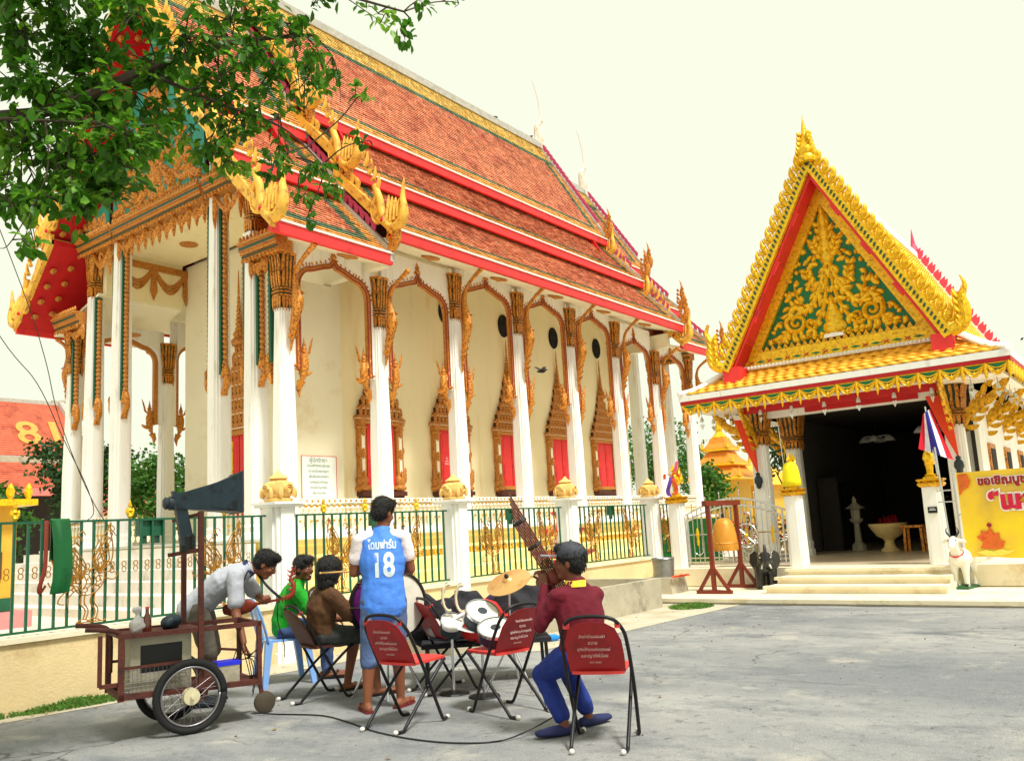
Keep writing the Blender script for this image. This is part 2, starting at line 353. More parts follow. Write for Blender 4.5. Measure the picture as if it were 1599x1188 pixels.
for k in range(420):
    if k < 250: x, y = 6.5+6*rr.random(), 4.2+2.6*rr.random()
    else: x, y = 3+10*rr.random(), 1+6*rr.random()
    s = .004+.010*rr.random()**3; m.sphere((x, y, s*.4), (s, s*(.6+.5*rr.random()), s*.6), 5, 3)
tag(m.build('gravel', PEB), 'loose grit and small stones scattered on the asphalt', 'gravel', kind='stuff')

DRYL = mat('dry_leaf', (150, 112, 60), .8, var=.4, scale=20, c2=(110, 130, 60), c2amt=.35, c2scale=3)
rr = random.Random(14); m = MB()
for k in range(150):
    if k < 70: x, y = 3.2+4*rr.random(), 7.6+.7*rr.random()
    else: x, y = 2.5+11*rr.random(), .5+6.5*rr.random()
    a = rr.random()*6.28; l = .012+.022*rr.random(); dx, dy = math.cos(a)*l, math.sin(a)*l; z = .006
    m.add([(x-dx, y-dy, z), (x-dy*.4, y+dx*.4, z+.006*rr.random()), (x+dx, y+dy, z+.008*rr.random()), (x+dy*.4, y-dx*.4, z+.002)], [(0, 1, 2, 3)])
tag(m.build('dry_leaves', DRYL), 'scattered dry leaves on the asphalt and along the wall', 'leaves', kind='stuff')
# ================================================================ temple hall
YC = 21.1
CX = [12.3+3.03*i for i in range(8)]          # side colonnade, near row Y=16, far row Y=26.2
FLOOR = 1.38
temple = thing('temple_hall', 'large cream temple hall with white columns and tiered terracotta roof', 'temple', (22.8, YC, 0), world=True)

def redent(a):
    q = [(a, -.55*a), (a, .55*a), (.82*a, .55*a), (.82*a, .82*a), (.55*a, .82*a), (.55*a, a)]
    out = []
    for k in range(4):
        c, s = math.cos(k*math.pi/2), math.sin(k*math.pi/2)
        out += [(x*c-y*s, x*s+y*c) for x, y in q[1:]]
    return out
def rring(a, z): return [(x, y, z) for x, y in redent(a)]
def column_mesh(h, sb, st):
    m = MB(); b = sb/2; t = st/2
    m.loft([rring(b*1.25, 0), rring(b*1.25, .12), rring(b*1.1, .16), rring(b*1.14, .28), rring(b, .34), rring(b*.97+t*.03, h*.4), rring(t, h)])
    return m.mesh('column', WHITE)
def capital_mesh(hh, s):
    """lotus capital: drop fringe, ring mouldings, two tiers of tall petals"""
    m = MB(); a = s/2
    m.mi = 1; m.loft([rring(a*1.02, .0), rring(a*1.05, hh*.4), rring(a*1.2, hh*.75), rring(a*1.5, hh*.97)])
    m.mi = 0
    for z0, z1, q in ((.2, .25, 1.22), (.27, .31, 1.3), (.33, .37, 1.22)): m.loft([rring(a*1.05, z0*hh), rring(a*q, (z0+.012)*hh), rring(a*q, (z1-.012)*hh), rring(a*1.05, z1*hh)])
    m.loft([rring(a*1.55, hh*.95), rring(a*1.62, hh*.965), rring(a*1.62, hh)])
    for k in range(4):
        c, sn = math.cos(k*math.pi/2), math.sin(k*math.pi/2)
        for off in (-.62, -.2, .22, .64):
            def P(u, o, z): x, y = o, u; return (x*c-y*sn, x*sn+y*c, z)
            u = off*a*1.25; w = a*.2
            m.loft([[P(u-w*.7, a*1.0, hh*.38), P(u+w*.7, a*1.0, hh*.38), P(u+w*.7, a*1.16, hh*.38), P(u-w*.7, a*1.16, hh*.38)],
                    [P(u-w, a*1.1, hh*.55), P(u+w, a*1.1, hh*.55), P(u+w*.8, a*1.3, hh*.55), P(u-w*.8, a*1.3, hh*.55)],
                    [P(u-w*.4, a*1.2, hh*.68), P(u+w*.4, a*1.2, hh*.68), P(u+w*.2, a*1.42, hh*.7), P(u-w*.2, a*1.42, hh*.7)]])
            u *= 1.12
            m.loft([[P(u-w*.6, a*1.05, hh*.64), P(u+w*.6, a*1.05, hh*.64), P(u+w*.6, a*1.26, hh*.64), P(u-w*.6, a*1.26, hh*.64)],
                    [P(u-w*1.05, a*1.2, hh*.84), P(u+w*1.05, a*1.2, hh*.84), P(u+w*.8, a*1.46, hh*.84), P(u-w*.8, a*1.46, hh*.84)],
                    [P(u-w*.7, a*1.4, hh*.955), P(u+w*.7, a*1.4, hh*.955), P(u+w*.5, a*1.58, hh*.955), P(u-w*.5, a*1.58, hh*.955)]])
            u = off*a*1.1
            m.loft([[P(u-w, a*1.0, hh*.2), P(u+w, a*1.0, hh*.2), P(u+w, a*1.14, hh*.2), P(u-w, a*1.14, hh*.2)],
                    [P(u-w*.9, a*1.0, hh*.07), P(u+w*.9, a*1.0, hh*.07), P(u+w*.8, a*1.16, hh*.07), P(u-w*.8, a*1.16, hh*.07)],
                    [P(u-w*.05, a*1.0, -hh*.06), P(u+w*.05, a*1.0, -hh*.06), P(u+w*.05, a*1.05, -hh*.06), P(u-w*.05, a*1.05, -hh*.06)]])
    return m.mesh('capital', [OGOLD, DKGREEN], 40)
CAP = capital_mesh(1.34, .35)
def bracket_mesh(ht, out):
    """naga eave bracket in the YZ plane, reaching out to -Y"""
    m = MB(); pts = catmull([(0, -.06, 0), (0, -.13, .4*ht/2.9), (0, -.22, .85*ht/2.9), (0, -.34, 1.3*ht/2.9), (0, -.30, 1.75*ht/2.9), (0, -.28, 2.1*ht/2.9), (0, -.45, 2.5*ht/2.9), (0, -out, ht)], 4)
    k = len(pts); rad = [interp([(0, .015), (.2, .07), (.45, .14), (.6, .08), (.75, .05), (.9, .05), (1, .07)], i/(k-1)) for i in range(k)]
    m.tube(pts, [(r*.95, r*1.15) for r in rad], 8, side=(1, 0, 0))
    fn = lambda a, b, d: (d, -a, b)
    for sgn in (-1, 1):
        f2 = (lambda a, b, d: (.06+d, -a, b)) if sgn > 0 else (lambda a, b, d: (-.06-d, -a, b))
        for i in range(7):
            z = (.35+.2*i)*ht/2.9; m.leaf2(.10+.03*i, z, 1.2-.1*i, .24, .05, -1.5, f2, .05, 6)
    m.leaf2(.3, 1.25*ht/2.9, -.2, .28, .07, 2.2, lambda a, b, d: (d-.03, -a, b), .08)
    return m.mesh('bracket', OGOLD, 50)
BRK = bracket_mesh(2.95, 1.05)
BRKL = bracket_mesh(2.35, 1.0)
def kinnari_mesh():
    """winged figure closing the lower end of an arch band; faces +X, stands 1.1 m"""
    m = MB(); fn = lambda a, b, d: (a, .05-d, b)
    m.tube([(0, 0, .0), (.05, 0, .12), (.09, 0, .35), (.1, 0, .55), (.08, 0, .68)], [.015, .05, .085, .08, .05], 8)
    m.sphere((.09, 0, .74), (.05, .05, .06)); m.lathe([(.055, .78), (.05, .82), (.03, .86), (.035, .88), (.015, .95), (.003, 1.06)], 8, (.09, 0, 0))
    m.tube([(.1, 0, .62), (.2, 0, .72), (.25, 0, .95), (.29, 0, 1.08)], [.03, .03, .022, .006], 6)
    m.tube([(.06, 0, .6), (-.02, 0, .72), (-.05, 0, .92)], [.03, .028, .008], 6)
    m.leaf2(.06, .5, 2.2, .4, .08, -1.2, fn, .1); m.leaf2(.0, .25, -.2, .3, .06, 1.5, fn, .1); m.leaf2(.06, .3, 2.5, .3, .06, 1., fn, .1)
    m.tube([(.02, 0, .05), (-.04, 0, -.12), (-.02, 0, -.32)], [.09, .055, .004], 6)
    return m.mesh('kinnari_figure', OGOLD, 50)
KIN = kinnari_mesh()

# plinth, floor
m = MB()
prof = [(.55, FLOOR), (.55, 1.26), (.4, 1.2), (.4, 1.02), (.55, .96), (.55, .78), (.7, .72), (.7, .46), (.85, .4), (.85, .2), (1.05, .16), (1.05, 0)]
def rect(o, z, x0=12.3, x1=33.51, y0=16., y1=26.2): return [(x0-o, y0-o, z), (x1+o, y0-o, z), (x1+o, y1+o, z), (x0-o, y1+o, z)]
m.loft([rect(o, z) for o, z in prof]); m.build('plinth', YPLINTH, temple)
m = MB(); m.loft([rect(.62, FLOOR-.01), rect(.62, FLOOR+.06)]); m.build('floor_edge', WHITE, temple)
m = MB()
for k in range(150): m.box((11.9+.145*k, 16-.555, .87), (.1, .03, .13)); m.lathe([(.05, 0), (.02, .05), (0.003, .07)], 4, (11.9+.145*k+.07, 16-.56, .79))
m.build('plinth_relief', GOLD, temple, kind='stuff')
m = MB()
STAIR = mat('grey_white_stair', (222, 216, 204), .7, var=.08, scale=3, c2=(190, 182, 164), c2amt=.35, c2scale=2)
for k in range(6):
    m = MB(); e = .03*k; m.bx(8.6+.5*k, 11.2+.02*k, 15.6+e, 26.6-e, .0 if k == 0 else .225*k-.03, .225*(k+1)-.004); m.build('step', STAIR, temple)

# columns
LOW = (0, 1, 6, 7)
meshes = {}
def add_column(x, y, ztop, sb=.48, st=.345, cap=True, brk=0, bl=False):
    key = (round(ztop, 2), sb, st)
    if key not in meshes: meshes[key] = column_mesh(ztop-FLOOR-.06, sb, st)
    c = put('column', meshes[key], temple, loc=(x, y, FLOOR+.06))
    if cap:
        k = put('capital', CAP, c, loc=(0, 0, ztop-FLOOR-.06), world=False)
    if brk:
        put('bracket', BRKL if bl else BRK, c, loc=(0, -.2*brk, (8.05-2.35 if bl else 8.8-2.95)-FLOOR-.06), rot=(0, 0, 0 if brk > 0 else math.pi), world=False)
    return c
for i, x in enumerate(CX):
    low = i in LOW
    add_column(x, 16, 6.74 if low else 7.46, brk=1, bl=low)
    if i < 4 or i > 5: add_column(x, 26.2, 6.74 if low else 7.46, brk=-1, bl=low)
for y, zt in ((17.0, 8.85), (18.5, 11.2), (23.3, 11.2), (24.85, 8.85)):
    add_column(12.25, y, zt, .5, .4); add_column(33.4, y, zt, .5, .4)
# arches of the side colonnade: white spandrel, relief band, two figures
BANDE = mat('dull_red_edge', (150, 60, 40), .6, var=.25, scale=12)
def arch_pts(hw, zs, zc, zp):
    """left half of opening from springing up to the peak (u from -hw to 0)"""
    o = [(-hw, zs), (-hw, zc-.62)]
    for i in range(1, 9):
        t = i/8*math.pi/2; o.append((-hw+(.4)*(1-math.cos(t)), zc-.62+.42*math.sin(t)))
    o += [(-hw*.25, zc-.05), (-.08, zc+.0), (0, zp)]
    return o
def offset_half(o, d):
    r = []
    for i, (x, z) in enumerate(o):
        a = o[max(i-1, 0)]; b = o[min(i+1, len(o)-1)]; tx, tz = b[0]-a[0], b[1]-a[1]; l = math.hypot(tx, tz); r.append((x-tz/l*d, z+tx/l*d))
    r[-1] = (0, o[-1][1]+d*1.2); return r
def strip(m, A, B, fn, d0, d1):
    for i in range(len(A)-1):
        m.prism([A[i], A[i+1], B[i+1], B[i]], fn, d0, d1)
def side_arch(xa, xb, zc, zp, ztop, yy, sgn, kin=True):
    xc = (xa+xb)/2; hw = (xb-xa)/2-.44
    o = arch_pts(hw, 5.35, zc, zp); full = o+[(-x, z) for x, z in o[::-1][1:]]
    oo = offset_half(o, .13); oof = oo+[(-x, z) for x, z in oo[::-1][1:]]
    fn = lambda a, b, d: (xc+a, yy-sgn*(d-.12), b)
    root = MB(); strip(root, full, oof, fn, .1, .2); a = root.build('arch_band', OGOLD2, temple)
    m = MB(); o1 = offset_half(o, .035); strip(m, full, o1+[(-x, z) for x, z in o1[::-1][1:]], fn, .2, .225)
    o2 = offset_half(o, .108); strip(m, o2+[(-x, z) for x, z in o2[::-1][1:]], oof, fn, .2, .22)
    m.build('band_edge', BANDE, a)
    m = MB()                                   # white wall over the arch
    for i in range(len(oof)-1):
        (x0, z0), (x1, z1) = oof[i], oof[i+1]
        if x1-x0 > 1e-4: m.prism([(x0, z0), (x1, z1), (x1, ztop), (x0, ztop)], fn, -.02, .18)
    for s in (-1, 1): m.prism([(s*(hw+.13), 5.35), (s*(hw+.30), 5.35), (s*(hw+.30), ztop), (s*(hw+.13), ztop)], fn, .04, .17)
    m.build('arch_wall', WHITE, a)
    m = MB()                                   # leaf fringe
    acc = 0; path = [p for p in oof if p[1] > 7.0]
    for (x0, z0), (x1, z1) in zip(path, path[1:]):
        l = math.hypot(x1-x0, z1-z0); n = max(1, int(l/.13))
        for k in range(n):
            t = (k+.5)/n; ang = math.atan2(z1-z0, x1-x0); m.leaf2(x0+(x1-x0)*t, z0+(z1-z0)*t, ang+1.57 if x0 < 0 else ang+1.57, .13, .055, (.6 if x0 < 0 else -.6), lambda a_, b_, d: (xc+a_, yy-sgn*(.02+d), b_), .05, 4)
    m.lathe([(.06, 0), (.1, .05), (.05, .12), (.07, .16), (.004, .34)], 8, (xc, yy-sgn*.06, zp+.12))
    m.build('leaf_fringe', OGOLD, a, kind='stuff')
    for s in (-1, 1):
        put('kinnari_figure', KIN, a, loc=(xc+s*(hw+.0), yy-sgn*.04, 5.0), scale=(-s*1.35, 1.2, 1.08))
for i in range(7):
    if i == 0 or i == 6: zc, zp, zt = 8.02, 8.14, 8.46
    else: zc, zp, zt = 8.66, 8.8, 9.05
    if i in (1, 5): zc, zp, zt = 8.2, 8.4, 8.9
    side_arch(CX[i], CX[i+1], zc, zp, zt, 16, 1)
    if i in (0, 1, 5, 6): side_arch(CX[i], CX[i+1], zc, zp, zt, 26.2, -1)

# soffits
for a, b in ((14.85, 17.7), (24.5, 27.3)): m = MB(); q = .76 if a < 20 else 0; q2 = 0 if a < 20 else .76; m.prism([(a, 8.74+q2), (b, 8.74+q), (b, 8.82+q), (a, 8.82+q2)], lambda a_, b_, d: (d, a_, b_), 14.85, 30.8); m.build('soffit', CREAM2, temple)
for xa, xb in ((11.25, 14.85), (30.8, 34.4)):
    xs, xe = (12.15, xb) if xa < 20 else (xa, 33.4)
    for P in ([(14.9, 8.1), (17.35, 8.85), (17.35, 8.93), (14.9, 8.18)], [(27.3, 8.1), (24.5, 8.85), (24.5, 8.93), (27.3, 8.18)]): m = MB(); m.prism(P, lambda a_, b_, d: (d, a_, b_), xs, xe); m.build('soffit', CREAM2, temple)
    m = MB(); m.bx(xa+1, xb, 17.0, 24.85, 10.3, 10.38); m.build('porch_ceiling', CREAM, temple)
    for a, b in ((24.45, 24.65), (17.2, 17.4)): m = MB(); m.bx(xa+1.1, xb, a, b, 8.9, 10.3); m.build('porch_upper_wall', CREAM, temple)
m = MB(); m.lathe([(.27, 0), (.26, -.03), (.2, -.045), (.16, -.03), (.1, -.06), (.02, -.09)], 16); MED = m.mesh('ceiling_medallion', OGOLD2, 40)
for i in range(7):
    put('ceiling_medallion', MED, temple, loc=((CX[i]+CX[i+1])/2, 15.4, 8.24 if i in (0, 6) else 8.87), rot=(R(16), 0, 0))
put('ceiling_medallion', MED, temple, loc=(13.8, 25.6, 8.1)); put('ceiling_medallion', MED, temple, loc=(13.8, 22.4, 10.3))

# cella
m = MB(); m.bx(15.3, 30.3, 17.7, 24.5, FLOOR, 12.0); wall = m.build('wall', CREAM, temple)
m = MB(); m.bx(13.05, 15.0, 17.4, 17.68, FLOOR, 8.1); m.build('antechamber_wall', CREAM2, temple)
m = MB(); m.bx(15.0, 15.3, 17.42, 24.52, FLOOR, 10.3); m.build('front_wall', CREAM2, temple)
m = MB(); m.bx(30.3, 30.6, 17.42, 24.52, FLOOR, 10.3); m.build('rear_wall', CREAM2, temple)
# festoon on the porch wall
m = MB(); fx = lambda a, b, d: (a, 24.45-d, b)
for c in (13.3, 14.4):
    for dz, wd in ((0, .06), (.13, .05), (.24, .035)):
        m.scroll([(c-.5+1.0*t/10, 9.95-dz*.4-(.42+dz*.6)*math.sin(math.pi*t/10)) for t in range(11)], wd, fx, .05)
for c in (12.75, 13.85, 14.95): m.prism([(c, 9.0), (c+.12, 9.3), (c+.05, 9.95), (c-.05, 9.95), (c-.12, 9.3)], fx, 0, .05)
m.bx(12.3, 15, 24.38, 24.45, 9.95, 10.15); m.build('festoon', OGOLD2, temple)

RECESS = mat('dark_brown_recess', (84, 40, 24), .7, var=.3, scale=14)
def crown(m, w, z0, zt, zspire, yf):
    """stepped spire crown over an opening; local x across, -y outwards"""
    n = 6; z = z0
    for k in range(n):
        ww = w*(1, .86, .66, .5, .37, .26)[k]; hh = (zt-z0)/n; dd = .2-.022*k
        m.mi = 0; m.box((0, -dd/2, z+hh*.16), (ww, dd, hh*.32)); m.box((0, -dd*.45, z+hh*.4), (ww*.93, dd*.9, hh*.16))
        m.mi = 1; m.box((0, -dd*.35, z+hh*.75), (ww*.86, dd*.7, hh*.5)); m.mi = 2; m.box((0, -dd*.505, z+hh*.1), (ww*1.005, dd*1.0, hh*.05)); m.mi = 0
        nl = max(3, int(ww/.17))
        for j in range(nl):
            x = -ww*.46+ww*.92*(j+.5)/nl; l = hh*(.75 if j not in (0, nl-1) else 1.0)
            m.leaf2(x, z+hh*.45, 1.57, l, ww*.42/nl, 0, lambda a, b, d, q=dd: (a, -q*.78-d, b), .05, 4)
        z += hh
    m.lathe([(.19, zt-.05), (.22, zt+.05), (.12, zt+.12), (.17, zt+.18), (.09, zt+.26)]+[q for k in range(8) for q in ((.11-.009*k, zt+.3+.09*k), (.06-.005*k, zt+.345+.09*k))]+[(.035, zt+1.05), (.012, zspire)], 10, (0, -.1, 0))
def window_mesh():
    m = MB(); m.mi = 0
    for s in (-1, 1):
        x = s*.72
        m.box((x, -.07, 3.5), (.26, .14, 1.9)); m.mi = 2; m.box((x, -.15, 3.3), (.1, .03, .42)); m.box((x, -.15, 3.95), (.1, .03, .42)); m.mi = 0
        for zz in (3.0, 3.62, 4.25): m.lathe([(.02, -.16), (.08, -.06), (.08, .06), (.02, .16)], 6, (x, -.15, zz))
        m.lathe([(.15, 0), (.19, .06), (.15, .1), (.16, .22), (.2, .28)], 8, (x, -.06, 4.3))
        m.lathe([(.2, 0), (.22, .08), (.16, .14), (.2, .3), (.14, .42)], 8, (x, -.05, 2.6))
        for k in range(3): m.leaf2(x+s*.08, 2.75+.12*k, 1.57-s*.6, .3, .06, s*.9, lambda a, b, d: (a, -.14-d, b), .06)
        m.leaf2(x+s*.1, 3.6, 1.57-s*.5, .25, .05, s*.9, lambda a, b, d: (a, -.1-d, b), .05)
    m.box((0, -.1, 4.5), (1.75, .2, .1)); m.box((0, -.08, 2.68), (1.2, .16, .12))
    m.mi = 1; m.box((0, -.12, 2.5), (1.72, .24, .12)); m.box((0, -.09, 2.42), (1.6, .18, .08)); m.mi = 0
    crown(m, 1.86, 4.56, 6.3, 7.8, 0)
    return m.mesh('window_frame', [OGOLD2, RECESS, CREAM2], 45)
WF = window_mesh()
m = MB(); m.box((0, -.03, 3.6), (1.2, .05, 1.82)); OPN = m.mesh('window', OGOLD)
m = MB(); m.box((0, 0, 0), (.5, .04, 1.72)); m.box((0, -.015, .45), (.34, .03, .6)); m.box((0, -.015, -.4), (.34, .03, .6)); SHU = m.mesh('shutter', RED)
THAI_S = text_mesh('วัด\nพ.ศ.\n๒๕๔๑', .085); THAI_S.materials.append(WHITE)
for k, i in enumerate(range(1, 6)):
    xc = (CX[i]+CX[i+1])/2
    wn = put('window', OPN, temple, loc=(xc, 17.7, 0))
    put('frame', WF, wn, world=False)
    for s in (-1, 1):
        put('shutter', SHU, wn, loc=(s*.27, -.085, 3.6), world=False)
    if k in (1, 2): put('lettering', THAI_S, wn, loc=(-.27 if k == 1 else .2, -.117, 3.5), rot=(R(90), 0, 0), world=False)
m = MB(); m.lathe([(.34, 0), (.34, .03), (.3, .05), (.29, .0)], 20, M=Matrix.Rotation(R(90), 3, 'X')); m.mi = 1; m.lathe([(.295, .0), (.295, .025)], 20, M=Matrix.Rotation(R(90), 3, 'X'))
for k in range(5): m.box((0, -.03, -.2+.1*k), (.5 if k in (1, 2, 3) else .36, .02, .03))
VENT = m.mesh('vent_opening', [MULLION, MULLION], 40)
for i in range(1, 6): put('vent_opening', VENT, temple, loc=((CX[i]+CX[i+1])/2+.02, 17.69, 8.3), scale=(.85, 1, 1.2))
# front doors (facing -X)
for y in (21.5,):
    dn = put('door', OPN, temple, loc=(15.0, y, -2.2), rot=(0, 0, R(-90)), scale=(1.15, 1, 1.5))
    put('frame', WF, dn, world=False)
    for s in (-1, 1): put('shutter', SHU, dn, loc=(s*.27, -.085, 3.6), world=False)
    m = MB(); m.box((0, 0, 0), (.12, .02, 1.5)); put('gold_strip', m.mesh('gold_strip', YGOLD), dn, loc=(-.3, -.125, 3.6), world=False)
# sign panel on the antechamber wall
m = MB(); m.box((14.43, 17.385, 2.92), (1.12, .03, 1.08)); sg = m.build('inscription_panel', WHITE, temple)
m = MB()
for a, b in (((13.86, 2.37), (15.0, 2.37)), ((13.86, 3.47), (15.0, 3.47)), ((13.86, 2.37), (13.86, 3.47)), ((15., 2.37), (15., 3.47))): m.bar((a[0], 17.37, a[1]), (b[0], 17.37, b[1]), .012)
m.build('panel_edge', RED, sg)
GREENTXT = mat('green_lettering', (120, 158, 128), .6)
for k, (tx, sz) in enumerate((('ผู้มีศรัทธา', .15), ('ร่วมสร้างพระอุโบสถ', .095), ('ถวายเป็นพุทธบูชา', .095), ('เพื่อสืบพระศาสนา', .095), ('ขอเชิญร่วมทำบุญ', .085), ('กราบไหว้บูชาพระ', .085), ('สาธุ สาธุ สาธุ', .085))):
    t = text_mesh(tx, sz); t.materials.append(GREENTXT); put('lettering', t, sg, loc=(14.4, 17.366, 3.36-.14*k), rot=(R(90), 0, 0))

# balustrades between the columns
BAL = MB(); BAL.lathe([(.045, 0), (.05, .05), (.03, .1), (.055, .25), (.05, .36), (.025, .5), (.045, .58), (.045, .62)], 6)
def balustrade(p, q):
    p, q = Vector(p), Vector(q); d = q-p; L = d.length; d.normalize(); a = math.atan2(d.y, d.x)
    m = MB(); M = (p+q)/2
    m.box((M.x, M.y, FLOOR+.12), (L, .2, .12), a); m.box((M.x, M.y, FLOOR+.86), (L, .22, .1), a); m.box((M.x, M.y, FLOOR+.72), (L, .14, .06), a)
    r = m.build('balustrade_rail', WHITE, temple)
    m = MB(); n = int(L/.16)
    for k in range(n):
        c = p+d*((k+.5)*L/n); m.add([(v[0]+c.x, v[1]+c.y, v[2]+FLOOR+.17) for v in BAL.v], BAL.f)
    m.build('baluster_row', CREAM2, r, smooth=50, kind='stuff')
    m = MB(); nrm = Vector((d.y, -d.x, 0))
    for k in range(n):
        c = p+d*((k+.5)*L/n)+nrm*.115; m.box((c.x, c.y, FLOOR+.86), (.06, .012, .05), a); c2 = p+d*((k+.5)*L/n)+nrm*.075; m.box((c2.x, c2.y, FLOOR+.745), (.09, .02, .045), a); m.box((c2.x, c2.y, FLOOR+.4), (.05, .05, .05), a+.78)
    m.build('gold_relief', GOLD, r, kind='stuff')
for i in range(7): balustrade((CX[i]+.25, 16, 0), (CX[i+1]-.25, 16, 0))
for a, b in ((16.2, 16.8), (17.2, 18.3), (23.5, 24.6), (25.05, 26.)): balustrade((12.25, b, 0), (12.25, a, 0))
for i in (0, 1): balustrade((CX[i+1]-.25, 26.2, 0), (CX[i]+.25, 26.2, 0))

# front colonnade: entablature, hanging strips and lambrequins
def cornice(y0, y1, z, x=12.1):
    m = MB()
    for dz, hh, ov in ((0, .12, .0), (.12, .08, .06), (.2, .14, .1), (.34, .06, .16)): m.bx(x-.22-ov, x+.2, y0, y1, z+dz, z+dz+hh)
    c = m.build('cornice', OGOLD2, temple)
    m = MB(); n = int((y1-y0)/.14)
    for k in range(n):
        y = y0+(k+.5)*(y1-y0)/n; m.leaf2(y, z+.4, 1.57, .16, .055, 0, lambda a, b, d: (x-.3-d, a, b), .05, 4); m.leaf2(y, z+.02, -1.57, .12, .05, 0, lambda a, b, d: (x-.24-d, a, b), .05, 4)
    m.build('leaf_fringe', OGOLD, c, kind='stuff')
    m = MB(); m.bx(x-.25, x-.19, y0+.01, y1-.01, z+.065, z+.095); m.bx(x-.325, x-.2, y0+.01, y1-.01, z+.225, z+.3); m.build('green_inlay', DKGREEN, c)
for xx in (12.1, 33.4):
    cornice(15.6, 17.0, 8.05, xx); cornice(25.1, 26.6, 8.05, xx); cornice(16.75, 18.55, 10.15, xx); cornice(23.2, 25.2, 10.15, xx); cornice(18.7, 23.1, 10.15, xx)
def swag_row(y0, y1, z, n, parent, x=12.02, drop=.45):
    m = MB(); fn = lambda a, b, d: (x-d, a, b); w_ = (y1-y0)/n
    for k in range(n):
        a0 = y0+k*w_
        for q, wd in ((0, .05), (.12, .045), (.22, .035)): m.scroll([(a0+w_*t/8, z-(drop*.6-q*.5)*math.sin(math.pi*t/8)-.02) for t in range(9)], wd, fn, .06)
        m.leaf2(a0, z, -1.57, drop, .07, 0, fn, .09); m.leaf2(a0+w_/2, z-drop*.3, -1.57, drop*.7, .06, 0, fn, .08)
        for s in (-1, 1): m.leaf2(a0+w_/2, z-.1, -1.57+s*.9, .3, .05, -s*1.2, fn, .06)
    m.leaf2(y1, z, -1.57, drop, .07, 0, fn, .09)
    return m.build('lambrequin', OGOLD, temple, smooth=50)
swag_row(18.75, 23.05, 10.15, 6, temple, drop=.62)
swag_row(17.2, 18.3, 10.15, 1, temple, drop=.9); swag_row(23.55, 24.6, 10.15, 1, temple, drop=.9); swag_row(16.25, 16.8, 8.05, 1, temple); swag_row(25.1, 26.0, 8.05, 1, temple)
def hang_strip(y, ztop, s, x=12.2):
    """gold and red moulded strip down the side of a front column, ends in a curl; s = side (+1 towards +Y)"""
    m = MB(); m.box((x, y+s*.035, (ztop+5.5)/2), (.2, .07, ztop-5.5)); a = m.build('hanging_strip', DKGREEN if False else IRONGREEN, temple)
    m = MB(); n = int((ztop-5.5)/.13)
    for k in range(n): m.sphere((x, y+s*.12, 5.55+.13*k), (.085, .07, .075), 6, 4)
    m.build('bead_moulding', OGOLD2, a, smooth=60, kind='stuff')
    m = MB(); m.tube(catmull([(x, y+s*.1, 5.75), (x, y+s*.17, 5.55), (x, y+s*.19, 5.3), (x, y+s*.1, 5.12), (x, y+s*.05, 4.98)], 4), [(.09, q) for q in [.06, .07, .08, .09, .1, .1, .1, .1, .09, .08, .07, .06, .05, .04, .03, .02, .01][:17]], 8, side=(1, 0, 0))
    m.leaf2(y+s*.1, 5.4, 1.57-s*.4, .3, .05, s*.8, lambda a_, b, d: (x-.08-d, a_, b), .05); m.build('strip_end', OGOLD, a, smooth=50)
for y, s, zt in ((17.0, 1, 8.6), (17.0, -1, 8.0), (18.5, -1, 9.8), (18.5, 1, 10.0), (23.3, -1, 10.0), (23.3, 1, 9.8), (24.85, -1, 8.8), (24.85, 1, 8.0), (16.0, 1, 8.), (26.2, -1, 8.)):
    hang_strip(y+s*.22, zt, s)
